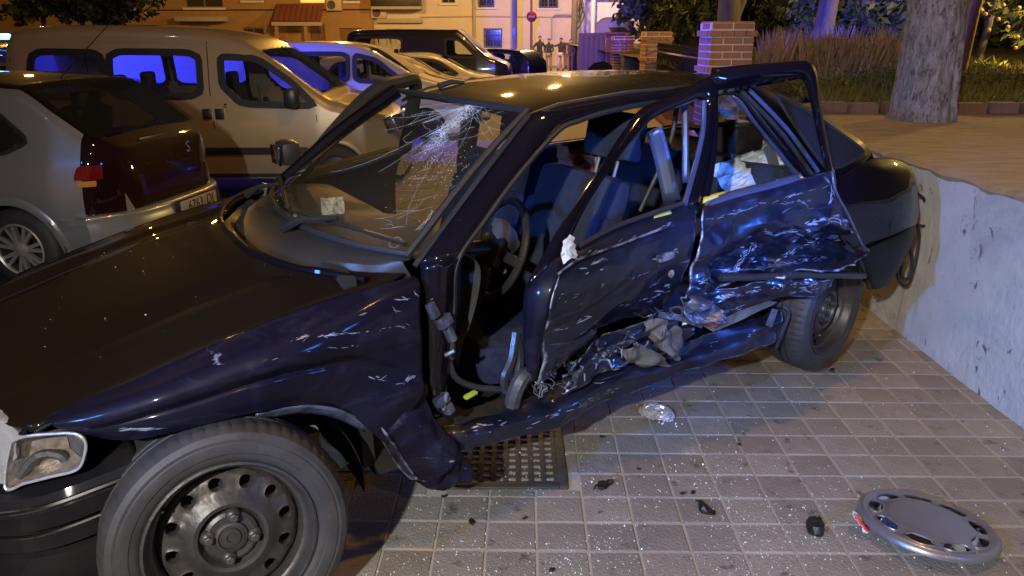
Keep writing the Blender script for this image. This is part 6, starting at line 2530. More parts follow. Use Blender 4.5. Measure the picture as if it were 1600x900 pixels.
crumple(bm, .012, 5, 12)
fold(bm, .034, 2.6, 9.0, R(-6), 6.6)
sill = thick(obj('sill', bm, M['paint_hit'], WR, angle=22), .006)
tubes('rear_arch_edge', [cl([(1212, 545, .77), (1222, 520, .79), (1232, 490, .79), (1222, 478, .77)])], M['rubber'], .008)
bm = B()
rows_ = [cl([(1196, 508, .80), (1206, 482, .80)]), cl([(1206, 512, .80), (1216, 484, .80)])]
patch(bm, rows_, 3, 4)
obj('bare_patch', bm, M['bare'], sill)
bm = B()
box(bm, (-.2, 0, .27), (2.1, 1.40, .04))
box(bm, (.86, 0, .60), (.04, 1.36, .64))
box(bm, (-.2, .69, .31), (1.9, .10, .08))
obj('floor_pan', bm, M['dark'], WR)
bm = B()
box(bm, (1.4, 0, .5), (.9, .9, .3))
obj('engine_bay', bm, M['dark'], WR)

# ---- mangled metal between doors and sill
def shard_strip(name, rows, amp, freq, seed, m, th=.003, nu=12, nv=12):
    bm = B()
    patch(bm, [cl(r) for r in rows], nu, nv)
    crumple(bm, amp * .6, freq, seed)
    fold(bm, amp * 1.9, freq * .7, freq * 1.3, R(-20), seed)
    return thick(obj(name, bm, m, WR, angle=22), th)


shard_strip('crushed_sill_panel', [[(870, 585, .74), (905, 555, .76), (960, 520, .77), (1010, 495, .78), (1060, 475, .78)],
                                   [(872, 600, .76), (915, 572, .79), (965, 545, .80), (1015, 518, .81), (1070, 498, .80)],
                                   [(872, 612, .76), (925, 590, .77), (980, 566, .77), (1040, 545, .77), (1095, 525, .77)]], .030, 8, 3, M['paint_hit'])
shard_strip('torn_pillar_foot', [[(1000, 500, .80), (1020, 495, .82), (1045, 500, .82), (1062, 512, .80)],
                                 [(1008, 520, .82), (1030, 525, .85), (1050, 535, .84), (1062, 545, .80)],
                                 [(1025, 540, .81), (1040, 552, .83), (1055, 562, .82), (1062, 566, .80)]], .026, 11, 5, M['primer'])
shard_strip('torn_pillar_foot', [[(972, 548, .79), (1000, 540, .82), (1030, 552, .81)], [(980, 562, .80), (1010, 562, .83), (1042, 566, .81)], [(1000, 574, .78), (1020, 574, .80), (1045, 570, .79)]], .026, 11, 7, M['primer'])
shard_strip('dark_pocket', [[(960, 545, .74), (985, 515, .74), (1010, 505, .74)], [(975, 555, .72), (1000, 540, .72), (1015, 530, .72)]], .01, 8, 8, M['dark'])
shard_strip('crushed_floor_edge', [[(1065, 470, .84), (1085, 455, .86), (1110, 470, .86), (1130, 490, .84)], [(1068, 490, .85), (1090, 485, .88), (1112, 495, .87), (1128, 505, .84)],
                                   [(1075, 510, .82), (1095, 505, .84), (1112, 512, .83), (1120, 515, .82)]], .030, 16, 9, M['bare'])
shard_strip('bent_bar', [[(1100, 510, .83), (1150, 490, .85), (1200, 470, .86)], [(1112, 518, .83), (1160, 500, .86), (1215, 472, .86)]], .008, 10, 4, M['primer'])
shard_strip('bent_bar', [[(1030, 488, .82), (1065, 492, .84), (1100, 505, .84)], [(1030, 497, .82), (1064, 502, .84), (1098, 514, .84)]], .008, 12, 14, M['bare'])
bm = B()
box(bm, c(1112, 505, .87), (.055, .02, .014), rot=(0, R(-18), 0), bevel=.005)
obj('red_clip', bm, M['red'], WR)
# extra curled shreds of metal along the tear
rs = random.Random(31)
bm = B()
for k in range(46):
    f = rs.random()
    px_ = 870 + f * 210 + rs.uniform(-10, 10)
    py_ = 590 - f * 110 + rs.uniform(-20, 20)
    p = c(px_, py_, .80 + rs.uniform(-.02, .05))
    d = Vector([rs.gauss(0, 1) for _ in range(3)]).normalized()
    e = d.cross(Vector((0, 1, .2))).normalized()
    L_, w0 = rs.uniform(.02, .07), rs.uniform(.002, .006)
    pr = None
    for q in range(4):
        cc_ = p + d * L_ * q / 3 + Vector((0, .02 * math.sin(q * 1.3), .012 * math.sin(q * 2)))
        ring = [bm.verts.new(cc_ - e * w0 * (1 - q * .2)), bm.verts.new(cc_ + e * w0 * (1 - q * .2))]
        if pr:
            bm.faces.new((pr[0], pr[1], ring[1], ring[0]))
        pr = ring
sh_ = obj('metal_shreds', bm, M['paint_hit'], WR)
sh_['kind'] = 'stuff'

# ---- front door, torn from its hinges
FD = []
rows_ = [cl([(885, 394, .84), (940, 362, .82), (1000, 340, .81), (1050, 322, .80), (1090, 308, .80)]),
         cl([(876, 418, .89), (935, 388, .86), (995, 362, .84), (1048, 343, .83), (1088, 330, .82)]),
         cl([(868, 445, .915), (928, 415, .89), (990, 390, .865), (1046, 368, .85), (1085, 352, .845)]),
         cl([(860, 475, .92), (920, 455, .905), (985, 430, .87), (1045, 405, .86), (1081, 392, .85)]),
         cl([(852, 508, .89), (915, 490, .86), (975, 468, .81), (1035, 440, .81), (1066, 430, .82)]),
         cl([(845, 540, .85), (900, 528, .79), (960, 502, .735), (1012, 488, .73), (1050, 466, .76)])]
bm = B()
patch(bm, rows_, 16, 18)
bm.normal_update()
crumple(bm, .017, 4.2, 21, axis=Vector((0, 1, 0)), mask=lambda p: .4 + .6 * max(0, min(1, (.95 - p.z) / .35)))
fold(bm, .026, 3.2, 8.0, R(-18), 3.3, mask=lambda p: .35 + .8 * max(0, min(1, (.92 - p.z) / .3)))
fd = thick(obj('front_door', bm, M['paint_hit'], WR, angle=22), .008)
fd['label'] = 'near front door torn from its hinges and buckled'
tubes('crease', [cl([(872, 428, .918), (905, 405, .905), (960, 385, .89), (1040, 355, .87)])], M['paint_hit'], .004, fd)
strip('door_edge', [(834, 428, .82), (819, 455, .84), (818, 500, .85), (818, 548, .84), (828, 604, .82)], [(884, 394, .86), (872, 432, .91), (860, 475, .92), (850, 520, .89), (846, 548, .85)], M['paint_fender'], fd, 6, .006,
      [(850, 415, .86), (842, 450, .885), (838, 495, .895), (836, 540, .88), (840, 580, .85)])
rows_ = [cl([(845, 540, .85), (885, 528, .83), (935, 512, .80)]), cl([(848, 560, .85), (885, 545, .84), (930, 525, .81)]), cl([(838, 604, .82), (868, 582, .80), (905, 548, .79)])]
bm = B()
patch(bm, rows_, 6, 6)
crumple(bm, .012, 8, 2)
thick(obj('door_bottom', bm, M['paint_hit'], fd), .005)
strip('window_frame', [(822, 445, .85), (872, 358, .80), (930, 272, .72), (975, 203, .65), (1002, 170, .62), (1055, 147, .62), (1116, 120, .62), (1119, 180, .66), (1109, 250, .73), (1094, 318, .81)],
      [(884, 392, .85), (912, 330, .80), (954, 264, .73), (996, 212, .67), (1020, 186, .645), (1060, 168, .64), (1098, 158, .64), (1096, 205, .67), (1084, 260, .73), (1068, 324, .80)], M['paint'], fd, 6, .018,
      [(850, 420, .87), (892, 345, .82), (942, 268, .74), (986, 207, .675), (1011, 178, .65), (1058, 158, .65), (1107, 139, .65), (1107, 193, .685), (1096, 255, .75), (1081, 321, .825)])
strip('door_lining', [(832, 440, .80), (880, 358, .76), (936, 275, .69), (980, 208, .63)], [(862, 415, .83), (900, 345, .79), (948, 270, .715), (990, 210, .655)], M['seat'], fd, 5, .004)
tubes('window_seal', [cl([(905, 384, .85), (960, 355, .835), (1020, 333, .825), (1066, 318, .815)])], M['rubber'], .009, fd)
tubes('window_channel', [cl([(1100, 158, .65), (1098, 205, .685), (1086, 260, .745), (1070, 320, .815)])], M['jamb'], .010, fd)
bm = B()
box(bm, c(1040, 401, .885), (.07, .02, .025), rot=(0, R(6), 0), bevel=.005)
obj('door_handle', bm, M['paint_hit'], fd)
bm = B()
lathe(bm, [(.014, 0), (.014, .006), (.001, .008)], 16)
bmesh.ops.translate(bm, verts=bm.verts, vec=c(1047, 427, .885))
obj('lock', bm, M['chrome'], fd)
bm = B()
patch(bm, [cl([(880, 378, .88), (890, 366, .88), (898, 372, .88)]), cl([(876, 395, .90), (888, 388, .91), (902, 392, .90)]), cl([(880, 412, .90), (892, 404, .91), (905, 405, .90)])], 4, 4)
crumple(bm, .02, 30, 3)
obj('broken_mirror_base', bm, M['white'], fd)

# ---- rear door, crushed and peeled outwards
rows_ = [cl([(1096, 322, .82), (1150, 305, .83), (1215, 289, .85), (1270, 274, .86), (1302, 266, .86)]),
         cl([(1095, 338, .85), (1150, 322, .86), (1215, 304, .87), (1275, 290, .88), (1306, 292, .87)]),
         cl([(1092, 362, .855), (1150, 346, .86), (1215, 326, .87), (1282, 312, .885), (1316, 324, .875)]),
         cl([(1086, 396, .865), (1142, 382, .87), (1208, 364, .875), (1278, 346, .885), (1334, 358, .86)]),
         cl([(1080, 416, .85), (1137, 402, .80), (1204, 385, .765), (1278, 368, .79), (1342, 372, .82)]),
         cl([(1072, 440, .84), (1132, 424, .775), (1200, 408, .735), (1278, 394, .765), (1350, 388, .82)]),
         cl([(1060, 462, .84), (1122, 446, .845), (1200, 428, .885), (1282, 416, .905), (1349, 406, .88)])]
bm = B()
patch(bm, rows_, 20, 24)


def rd_mask(p):
    return .25 + 1.2 * max(0, min(1, (.93 - p.z) / .25))


crumple(bm, .034, 4.6, 33, axis=Vector((0, 1, 0)), mask=rd_mask)
crumple(bm, .005, 14, 37, axis=Vector((0, 1, .3)), mask=rd_mask)
fold(bm, .060, 2.4, 6.0, R(-14), 8.1, mask=rd_mask)
fold(bm, .016, 6.5, 12.0, R(20), 5.1, mask=rd_mask)
rd = thick(obj('rear_door', bm, M['paint_hit'], WR, angle=22), .008)
rd['label'] = 'near rear door crushed inwards and peeled away from the roof'
rows_ = [cl([(1062, 466, .82), (1122, 452, .82), (1200, 438, .86), (1282, 428, .88), (1316, 428, .87)]),
         cl([(1075, 484, .80), (1122, 470, .81), (1200, 452, .86), (1270, 442, .89), (1304, 440, .88)]),
         cl([(1105, 506, .77), (1142, 493, .79), (1202, 474, .83), (1252, 464, .86), (1294, 460, .86)])]
bm = B()
patch(bm, rows_, 16, 24)
crumple(bm, .024, 7, 41, axis=Vector((0, 1, .2)))
fold(bm, .055, 4.0, 10.0, R(-10), 2.2)
thick(obj('door_bottom', bm, M['paint_hit'], rd, angle=22), .006)
bm = B()
P_ = resample(cl([(1126, 434, .885), (1180, 433, .90), (1240, 430, .915), (1300, 430, .915), (1350, 431, .90)]), 5)
tube(bm, P_, .0135, 8)
for v in bm.verts:
    pass
obj('side_moulding', bm, M['plastic'], rd)
tubes('broken_edge', [cl([(1300, 268, .87), (1306, 300, .885), (1325, 335, .885), (1342, 372, .87), (1352, 392, .85)])], M['bare'], .005, rd)
strip('window_frame', [(1112, 106, .62), (1180, 100, .68), (1238, 96, .72), (1262, 96, .74), (1276, 112, .75), (1283, 160, .77), (1293, 220, .81), (1304, 274, .86)],
      [(1114, 148, .61), (1180, 136, .66), (1230, 127, .70), (1249, 124, .72), (1258, 131, .735), (1267, 165, .76), (1279, 222, .80), (1291, 276, .85)], M['paint'], rd, 6, .02,
      [(1113, 126, .64), (1180, 117, .70), (1234, 111, .735), (1256, 110, .75), (1267, 121, .76), (1275, 162, .785), (1286, 221, .825), (1298, 275, .87)])
strip('front_frame', [(1102, 128, .62), (1106, 200, .665), (1100, 270, .735), (1086, 335, .82)], [(1122, 128, .63), (1122, 200, .68), (1116, 270, .75), (1104, 330, .825)], M['paint'], rd, 5, .014)
strip('window_ledge', [(1104, 312, .80), (1150, 296, .81), (1210, 281, .83), (1250, 270, .84)], [(1100, 324, .83), (1150, 307, .84), (1212, 291, .86), (1256, 278, .865)], M['jamb'], rd, 5, .01)
bm = B()
patch(bm, [cl([(1099, 308, .79), (1118, 302, .79), (1136, 298, .79)]), cl([(1099, 315, .81), (1118, 309, .81), (1136, 303, .81)])], 2, 3)
thick(obj('foam_strip', bm, M['yellow'], rd), .01)
bm = B()
patch(bm, [cl([(1022, 334, .80), (1034, 328, .80), (1046, 326, .80)]), cl([(1022, 339, .82), (1036, 337, .82), (1050, 333, .82)])], 2, 3)
thick(obj('foam_strip', bm, M['yellow'], fd), .01)
# chips, gouges and scrapes: ragged flakes of bare metal lying on the panels where the photograph shows them
from mathutils.bvhtree import BVHTree


def scrapes(o, name, strokes, m, seed, lift=.0018, keep=.26):
    r_ = random.Random(seed)
    me = o.data
    bvh = BVHTree.FromPolygons([v.co for v in me.vertices], [tuple(p.vertices) for p in me.polygons])
    bm = B()
    for (path, w, dens) in strokes:
        P = resample([Vector((x, y, 0)) for x, y in path], 8)
        L = sum((b_ - a_).length for a_, b_ in zip(P, P[1:]))
        n = max(2, int(L * dens * keep))
        for _ in range(n):
            k = r_.random() * (len(P) - 1.001)
            q = P[int(k)].lerp(P[int(k) + 1], k - int(k))
            d2 = (P[int(k) + 1] - P[int(k)]).normalized()
            nn = Vector((-d2.y, d2.x, 0))
            q = q + nn * r_.gauss(0, w * .5)
            ln, wd = r_.uniform(1.5, 8), r_.uniform(.25, .8) * max(.7, w * .3)
            ang = r_.gauss(0, .25)
            d3 = d2 * math.cos(ang) + nn * math.sin(ang)
            n3 = Vector((-d3.y, d3.x, 0))
            vs = []
            for a_, b_ in ((-1, -.2), (-.3, -1), (.5, -.7), (1, .1), (.4, .9), (-.5, .8)):
                pp = q + d3 * ln * a_ * r_.uniform(.7, 1.2) + n3 * wd * b_ * r_.uniform(.5, 1.3)
                d = (CARI.to_3x3() @ ray(pp.x, pp.y)).normalized()
                h_ = bvh.ray_cast(CAMC, d)
                if h_[0] is None:
                    break
                vs.append(h_[0] - d * lift)
            if len(vs) == 6 and max((vs[0] - v).length for v in vs) < .08:
                bm.faces.new([bm.verts.new(v) for v in vs])
    sc = obj(name, bm, m, o, smooth=False)
    sc['kind'] = 'stuff'
    return sc


M['flake'] = mat('scraped_metal', (0.46, 0.52, 0.62), 0.42, 0.45, col2=(0.26, 0.30, 0.40), noise_scale=30)
scrapes(wing, 'scrapes', [([(436, 532), (480, 527)], 3, 1.1), ([(508, 526), (525, 521)], 3, 1.6), ([(622, 468), (636, 466)], 4, 1.6), ([(505, 483), (520, 478)], 2, 1.2), ([(460, 500), (476, 494)], 3, .7), ([(470, 527), (560, 520), (640, 508)], 1.5, .35),
                          ([(648, 455), (656, 470), (657, 500)], 1.5, .9), ([(610, 482), (622, 486)], 2, .7), ([(625, 600), (650, 585)], 3, .9), ([(400, 538), (440, 532)], 1.5, .4), ([(560, 495), (570, 490)], 1.5, .7), ([(430, 560), (520, 545), (600, 540)], 3, .10), ([(500, 600), (600, 590)], 6, .10)], M['flake'], 3, .0105, .5)
scrapes(fd, 'scrapes', [([(1022, 404), (1060, 396)], 5, 1.2), ([(905, 400), (985, 372), (1060, 345)], 2, .35), ([(880, 470), (960, 440), (1010, 428)], 3, .3), ([(1012, 446), (1030, 436)], 4, .9), ([(860, 520), (900, 505), (960, 480), (1010, 470)], 4, .5),
                        ([(940, 452), (946, 440)], 3, .8), ([(900, 430), (1000, 395)], 8, .12), ([(1005, 470), (1050, 452)], 6, .9), ([(855, 470), (880, 462)], 3, .5)], M['flake'], 4)
scrapes(rd, 'scrapes', [([(1195, 360), (1210, 367), (1232, 361), (1250, 366), (1262, 378)], 3, 1.6), ([(1150, 420), (1160, 402), (1182, 382)], 5, 1.4), ([(1196, 422), (1218, 404), (1248, 390)], 4, 1.2), ([(1262, 352), (1288, 343), (1312, 345), (1334, 360)], 6, 1.5),
                        ([(1128, 424), (1170, 421), (1230, 412), (1290, 402)], 3, 1.3), ([(1100, 345), (1160, 328), (1230, 308), (1290, 292)], 2, .5), ([(1225, 318), (1250, 314), (1262, 322)], 2, 1.0), ([(1120, 395), (1200, 370)], 9, .12), ([(1240, 380), (1300, 372), (1338, 380)], 5, .8),
                        ([(1085, 440), (1110, 436)], 5, .9), ([(1290, 280), (1300, 300), (1296, 318)], 4, 1.0), ([(1262, 360), (1278, 372), (1330, 366)], 3, .8)], M['flake'], 5, .0018, .36)
scrapes(sill, 'scrapes', [([(720, 672), (780, 662), (860, 640)], 6, .25), ([(820, 668), (900, 636), (980, 604)], 4, .5), ([(880, 615), (940, 594)], 4, .5), ([(1080, 545), (1180, 520)], 4, .25), ([(705, 655), (730, 652)], 5, .5)], M['flake'], 6)
scrapes([o for o in rd.children if o.name.startswith('door_bottom')][0], 'scrapes', [([(1085, 480), (1140, 462), (1220, 448), (1300, 440)], 5, 1.1), ([(1110, 495), (1160, 480)], 5, 1.0), ([(1230, 458), (1290, 450)], 4, .8)], M['flake'], 7)

# ---- B pillar and inner metal seen through the door
strip('b_pillar', [(1010, 208, .54), (1022, 250, .56), (1036, 315, .60)], [(1034, 196, .58), (1048, 245, .60), (1064, 312, .64)], M['jamb'], WR, 5, .010)
strip('b_pillar_strip', [(1066, 160, .55), (1067, 220, .57), (1068, 285, .60)], [(1076, 160, .57), (1077, 220, .59), (1077, 285, .62)], M['jamb'], WR, 5, .02)
tubes('seat_belt', [cl([(1058, 168, .50), (1045, 230, .52), (1000, 330, .5)])], M['rubber'], .010)


# ---- interior
def seat(yc, x, z, name='front_seat', m=None, lean=R(-20)):
    bm = B()
    box(bm, (0, 0, .31), (.12, .48, .62), rot=(0, lean, 0), bevel=.05)
    for v in bm.verts:
        if v.co.z < .5:
            v.co.y *= 1.05
    s_ = obj(name, bm, m or M['seat'], WR)
    s_.location = (x, yc, z)
    bm = B()
    for sg in (-1, 1):
        box(bm, (.03, sg * .215, .26), (.13, .08, .44), rot=(0, lean, 0), bevel=.035)
    obj('bolster', bm, M['seat_blue'], s_)
    bm = B()
    box(bm, (math.sin(lean) * .72, 0, .72), (.10, .29, .19), rot=(0, lean * .6, 0), bevel=.045)
    obj('headrest', bm, m or M['seat'], s_)
    for sg in (-1, 1):
        bm = B()
        tube(bm, [(math.sin(lean) * .56, sg * .06, .56), (math.sin(lean) * .68, sg * .06, .68)], .007, 6)
        obj('headrest_post', bm, M['steel'], s_)
    bm = B()
    box(bm, (.26, 0, -.02), (.52, .50, .16), rot=(0, R(-7), 0), bevel=.05)
    obj('cushion', bm, m or M['seat_blue'], s_)
    return s_


hp = c(945, 212, y=.33)
seat(.36, hp.x + .22, hp.z - .72)
seat(-.36, hp.x + .20, hp.z - .74)
bm = B()
box(bm, (-1.05, 0, .72), (.16, 1.25, .56), rot=(0, R(-22), 0), bevel=.06)
box(bm, (-.78, 0, .46), (.50, 1.25, .16), rot=(0, R(-6), 0), bevel=.06)
obj('rear_seat', bm, M['seat'], WR)
bm = B()
box(bm, (-1.32, 0, .97), (.36, 1.2, .02))
obj('parcel_shelf', bm, M['plastic'], WR)
# dashboard
bm = B()
rows_ = []
for y_ in (-.69, -.5, -.2, 0, .2, .42, .6, .69):
    hump = .03 if .15 < y_ < .55 else 0
    rows_.append([Vector((ws_pt(y_ / .705, 0).x - .04, y_, .945)), Vector((.66, y_, .945 + hump * .3)), Vector((.52, y_, .93 + hump)), Vector((.45, y_, .905 + hump)), Vector((.43, y_, .84)), Vector((.47, y_, .70)), Vector((.55, y_, .55))])
patch(bm, rows_, 4, 4)
obj('dashboard', bm, M['dash'], WR)
# steering wheel
sp = c(778, 388, y=.37)
bm = B()
NR = 40
for k in range(NR):
    pass
ring = [Vector((0, .185 * math.cos(2 * math.pi * k / NR), .185 * math.sin(2 * math.pi * k / NR))) for k in range(NR + 1)]
tube(bm, ring, .015, 8, cap=False)
box(bm, (.02, 0, -.01), (.05, .15, .12), bevel=.03)
for sg in (-1, 1):
    box(bm, (.012, sg * .12, -.01), (.02, .12, .04), bevel=.008)
box(bm, (.012, 0, -.11), (.02, .05, .14), bevel=.008)
sw = obj('steering_wheel', bm, M['plastic'], WR)
sw.location = (sp.x, .37, sp.z)
sw.rotation_euler = (0, R(-24), R(-4))
bm = B()
tube(bm, [(0, 0, 0), (.30, 0, -.10)], .035, 10)
o = obj('steering_column', bm, M['plastic'], sw)
# torn airbag fabric hanging at the wheel
bm = B()
patch(bm, [cl([(772, 340, .40), (792, 345, .38), (806, 362, .36)]), cl([(770, 358, .42), (795, 370, .40), (809, 385, .38)]), cl([(776, 372, .42), (796, 388, .40), (802, 402, .39)])], 4, 4)
crumple(bm, .02, 12, 3)
obj('airbag_cloth', bm, M['paper'], sw).matrix_parent_inverse = (Matrix.Translation(sw.location) @ sw.rotation_euler.to_matrix().to_4x4()).inverted()
# kick panel, hose and cables in the open doorway
strip('kick_panel', [(716, 396, .62), (714, 450, .62), (714, 510, .62), (716, 575, .62)], [(742, 398, .50), (758, 440, .50), (752, 470, .50), (724, 530, .55)], M['seat_blue'], WR, 5, .01)
tubes('hose', [cl([(701, 562, .72), (712, 590, .73), (740, 604, .74), (775, 608, .75), (798, 607, .76)])], M['rubber'], .011)
tubes('hose', [cl([(806, 520, .74), (800, 560, .76), (788, 590, .77), (792, 612, .77)]), cl([(806, 522, .74), (812, 560, .76), (806, 600, .77)])], M['plastic'], .017)
tubes('hose', [cl([(832, 582, .80), (816, 590, .82), (806, 610, .82), (800, 632, .80)])], M['iron'], .026)
bm = B()
for k in range(12):
    a = Vector((840 + rs.uniform(-12, 12), 592 + rs.uniform(-8, 8), .81))
    P = [c(a.x, a.y, .80)]
    for q in range(3):
        a += Vector((rs.uniform(-8, 12), rs.uniform(2, 12), rs.uniform(-.01, .02)))
        P.append(c(a.x, a.y, .80 + rs.uniform(0, .04)))
    tube(bm, resample(P, 4), .0017, 4)
wo = obj('wiring', bm, M['steel'], WR)
wo['kind'] = 'stuff'
bm = B()
box(bm, c(735, 617, .70), (.05, .02, .010), rot=(0, .1, .2), bevel=.002)
obj('green_connector', bm, mat('lime_plastic', (.35, .50, .05), .5), WR)
# rear end cable loops hanging beside the wall
tubes('loose_cable', [cl([(1430, 300, .55), (1444, 312, .55), (1449, 335, .56), (1446, 352, .58), (1432, 352, .6)]), cl([(1434, 352, .60), (1436, 372, .60), (1430, 410, .62), (1418, 445, .62), (1404, 436, .62), (1402, 410, .62), (1416, 388, .64)]),
                      cl([(1420, 380, .62), (1425, 408, .62), (1418, 435, .62), (1408, 430, .62), (1410, 405, .62)])], M['rubber'], .0085)

# ---------------------------------------------------------------- loose things inside and around the wreck
def wpt(px, py, **k):
    return CARM @ c(px, py, **k)


def crumpled_sheet(name, w, h, m, loc, rot, seed, label, cat, amp=.02, group=None, n=14):
    bm = B()
    V = [[bm.verts.new((w * (i / n - .5), h * (j / n - .5), 0)) for j in range(n + 1)] for i in range(n + 1)]
    for i in range(n):
        for j in range(n):
            bm.faces.new((V[i][j], V[i + 1][j], V[i + 1][j + 1], V[i][j + 1]))
    crumple(bm, amp, 14 / max(w, h) * .25, seed, axis=Vector((0, 0, 1)))
    o = obj(name, bm, m, smooth=False)
    o.location = loc
    o.rotation_euler = rot
    return tag(thick(o, .001), label, cat, group)


q = wpt(520, 322, z=.975)
crumpled_sheet('paper_note', .085, .065, M['paper'], q, (R(25), R(12), R(40)), 2, 'crumpled yellowish paper lying on the dashboard behind the windscreen', 'paper', .028)
pn = bpy.data.objects['paper_note']
pn.rotation_euler = (Vector((0, 0, CAM_H + .6)) - q).to_track_quat('Z', 'Y').to_euler()
q = wpt(1178, 235, y=.30)
crumpled_sheet('plastic_bag', .34, .26, M['foil'], q, (R(70), R(10), R(30)), 3, 'grey crumpled plastic bag on the rear seat behind the torn door', 'bag', .05)
q = wpt(1175, 270, y=.45)
crumpled_sheet('white_papers', .32, .22, M['white'], q, (R(30), R(-14), R(10)), 4, 'white papers heaped at the bottom of the rear door window', 'papers', .03)
q = wpt(1210, 258, y=.50)
crumpled_sheet('grey_card', .06, .20, M['steel'], q, (R(80), R(-25), R(35)), 5, 'grey card strip leaning by the rear pillar', 'card', .003)
q = wpt(1132, 190, y=.10)
crumpled_sheet('white_bag', .20, .26, M['white'], q, (R(75), R(8), R(35)), 6, 'white bag standing behind the headrest in the rear of the wreck', 'bag', .03)
q = wpt(900, 262, y=.18)
crumpled_sheet('orange_cloth', .24, .16, M['seat_red'], q, (R(60), R(20), R(40)), 7, 'orange cloth between the front seats of the wreck', 'cloth', .03)
q = wpt(1150, 215, y=.25)
t = empty('black_box', q, R(40), 'black box standing among the clutter on the rear seat', 'box')
bm = B()
box(bm, (0, 0, 0), (.22, .16, .12), bevel=.02)
obj('case', bm, M['plastic'], t)
bm = B()
box(bm, (0, 0, .064), (.18, .12, .012), bevel=.004)
obj('lid', bm, M['iron'], t)

# wheel cover lying on the paving
hcp = at_z(1449, 815, .035)
HC = empty('wheel_cover', (hcp.x, hcp.y, .040), 0, 'silver plastic wheel cover lying on the paving at the lower right', 'wheel cover')
HC.rotation_euler = (R(-4), R(6), R(12))
bm = B()


def hd(r):
    return lerp_list([(0, .020), (.08, .021), (.12, .018), (.15, .010), (.175, .006), (.19, .012), (.205, .012), (.213, .004), (.215, -.006)], r)


rim_disc(bm, 9, .158, .022, .12, .190, hd, 32, 2.0)
bmesh.ops.transform(bm, matrix=Matrix.Rotation(R(90), 4, 'X'), verts=bm.verts)
rings = []
N_ = 72
obj('slotted_ring', bm, M['capplastic'], HC, angle=30)
bm = B()
prof = [(.186, hd(.186)), (.19, hd(.19)), (.198, hd(.198) + .003), (.205, hd(.205)), (.213, hd(.213)), (.215, -.008)]
lathe(bm, prof, 72, axis='z')
obj('outer_rim', bm, M['capplastic'], HC)
bm = B()
lathe(bm, [(.12, hd(.12)), (.105, .0195), (.06, .021), (.03, .0215), (.001, .0215)], 54, axis='z')
obj('centre', bm, M['capplastic'], HC)
for k in range(9):
    a = 2 * math.pi * (k + .5) / 9
    bm = B()
    patch(bm, [[Vector((.138, -.040, .013)), Vector((.141, 0, .013)), Vector((.138, .040, .013))], [Vector((.160, -.042, -.006)), Vector((.163, 0, -.007)), Vector((.160, .042, -.006))], [Vector((.178, -.044, .0)), Vector((.182, 0, .002)), Vector((.178, .044, .0))]], 3, 3)
    o = obj('slot_pocket', bm, M['chrome'], HC)
    o.rotation_euler = (0, 0, a)
bm = B()
lathe(bm, [(.20, -.008), (.001, -.009)], 40, axis='z')
obj('backing', bm, M['dark'], HC)
HC.location.z = .028
# flip the slotted ring so that its axial profile points up
for o in HC.children:
    if o.name.startswith('slotted_ring'):
        for v in o.data.vertices:
            v.co.z = abs(v.co.z) if v.co.z < 0 else v.co.z
q = at_z(1343, 822, .02)
crumpled_sheet('torn_wrapper', .075, .07, M['white'], q + Vector((0, 0, .016)), (R(40), R(20), R(60)), 9, 'torn red and white wrapper tucked under the edge of the wheel cover', 'wrapper', .012)
wrp = [o for o in bpy.data.objects if o.name.startswith('torn_wrapper')][0]
bm = B()
box(bm, (-.026, 0, .004), (.016, .06, .010), bevel=.004)
crumple(bm, .004, 30, 2)
obj('red_stripe', bm, M['red'], wrp)
q = at_z(1026, 650, .0)
t = empty('clear_plastic_scrap', (q.x, q.y, 0), R(-30), 'crumpled shiny clear plastic scrap on the paving below the sill', 'scrap')
bm = B()
bmesh.ops.create_icosphere(bm, subdivisions=4, radius=.06)
for v in bm.verts:
    v.co = Vector((v.co.x * 1.25, v.co.y * .75, abs(v.co.z) * .85 + .002))
crumple(bm, .022, 26, 5)
obj('scrap', bm, M['foil'], t, angle=25)
bm = B()
for k in range(14):
    p = Vector((rs.uniform(.03, .12), rs.uniform(-.06, .02), .004))
    bmesh.ops.create_icosphere(bm, subdivisions=1, radius=rs.uniform(.002, .005), matrix=Matrix.Translation(p))
obj('crumbs', bm, M['shard'], t, smooth=False)

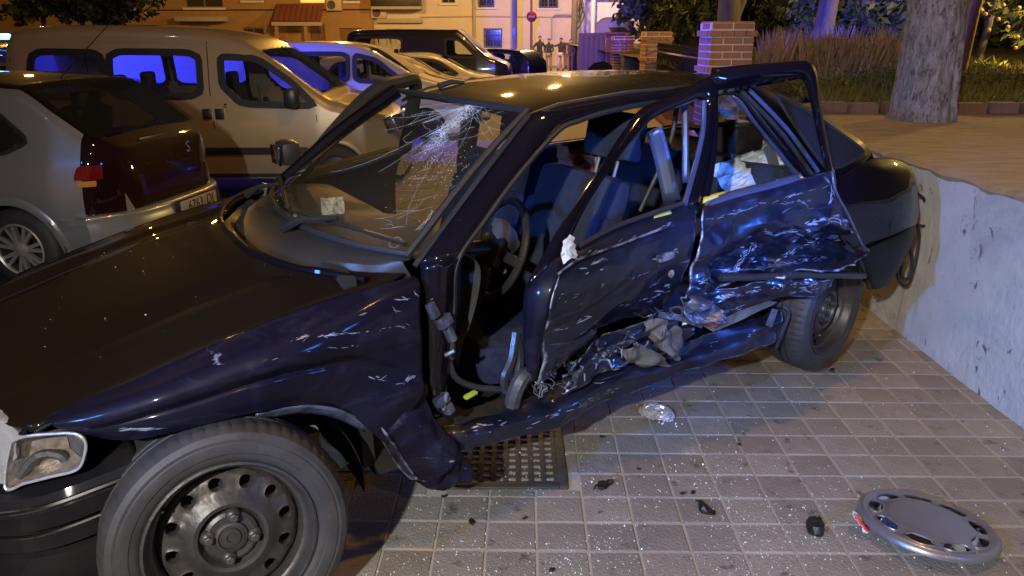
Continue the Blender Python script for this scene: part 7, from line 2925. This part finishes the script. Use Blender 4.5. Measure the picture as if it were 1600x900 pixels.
DG = 'black plastic fragments scattered on the paving'
for px_, py_, s_, lab in ((945, 757, .030, 'black splintered plastic fragment near the drain grate'), (1105, 797, .030, 'flat black plastic fragment in the middle of the open paving'), (1273, 826, .036, 'long black plastic fragment left of the wheel cover'),
                          (737, 815, .013, 'small black fragment between the front wheel and the drain grate'), (820, 808, .008, 'tiny black crumb right of the small fragment near the drain grate'), (862, 890, .010, 'tiny black crumb at the bottom edge of the photo'), (1300, 578, .018, 'black fragment on the paving under the rear wheel'), (1155, 693, .010, 'tiny black crumb right of the clear plastic scrap'), (942, 681, .010, 'tiny black crumb left of the clear plastic scrap'), (1357, 810, .010, 'tiny black crumb beside the left rim of the wheel cover'), (695, 774, .010, 'tiny black crumb just under the torn fender tip'), (998, 731, .008, 'tiny black crumb above the flat fragment, right of the splintered one'), (1068, 770, .010, 'tiny black crumb, the left one of two beside the flat fragment'), (1083, 768, .009, 'tiny black crumb, the right one of two beside the flat fragment')):
    q = at_z(px_, py_, .004)
    bm = B()
    bmesh.ops.create_icosphere(bm, subdivisions=2, radius=s_)
    for v in bm.verts:
        v.co = Vector((v.co.x * 1.3, v.co.y * .7, v.co.z * .28))
    crumple(bm, s_ * .7, .6 / s_, px_)
    if s_ > .025:
        tube(bm, [(0, 0, .002), (s_ * 1.2, -s_ * .5, .006), (s_ * 2.0, -s_ * .4, .002)], [s_ * .28, s_ * .18, s_ * .05], 5)
    o = obj('plastic_fragment', bm, M['debris'], smooth=False)
    o.location = (q.x, q.y, s_ * .2)
    o.rotation_euler = (0, 0, rs.uniform(0, 6.28))
    tag(o, lab or 'tiny black plastic crumb scattered on the paving', 'fragment', DG)

# glass crumbs over the paving and the bonnet
bm = B()
for k in range(6000):
    if k < 3800:
        px_, py_ = rs.gauss(900, 260), 900 - abs(rs.gauss(0, 130))
    else:
        px_, py_ = rs.uniform(640, 1600), rs.uniform(560, 900)
    q = at_z(px_, py_, .002)
    if not (-.45 < q.x < 2.1 and 1.5 < q.y < 4.2):
        continue
    if noise.noise(Vector((q.x * 3.1, q.y * 3.1, 5))) < rs.uniform(-.5, .45):
        continue
    s_ = rs.uniform(.0012, .0036) * (1.5 if rs.random() < .12 else 1)
    p = Vector((q.x, q.y, s_ * .6))
    vs = [bm.verts.new(p + Vector([rs.gauss(0, 1) for _ in range(3)]).normalized() * s_) for _ in range(4)]
    for t3 in ((0, 1, 2), (0, 2, 3), (0, 1, 3), (1, 2, 3)):
        bm.faces.new([vs[a] for a in t3])
tag(obj('glass_crumbs', bm, M['shard'], smooth=False), 'bits of broken window glass strewn over the paving', 'broken glass', kind='stuff')
bm = B()
for k in range(30):
    x, y_ = rs.uniform(.95, 1.75), rs.uniform(-.5, .68)
    s_ = rs.uniform(.0012, .003)
    p = Vector((x, y_, bon_z(x, y_) + s_ + .003))
    vs = [bm.verts.new(p + Vector([rs.gauss(0, 1) for _ in range(3)]).normalized() * s_) for _ in range(4)]
    for t3 in ((0, 1, 2), (0, 2, 3), (0, 1, 3), (1, 2, 3)):
        bm.faces.new([vs[a] for a in t3])
o = obj('glass_crumbs', bm, M['shard'], WR, smooth=False)
o['kind'] = 'stuff'
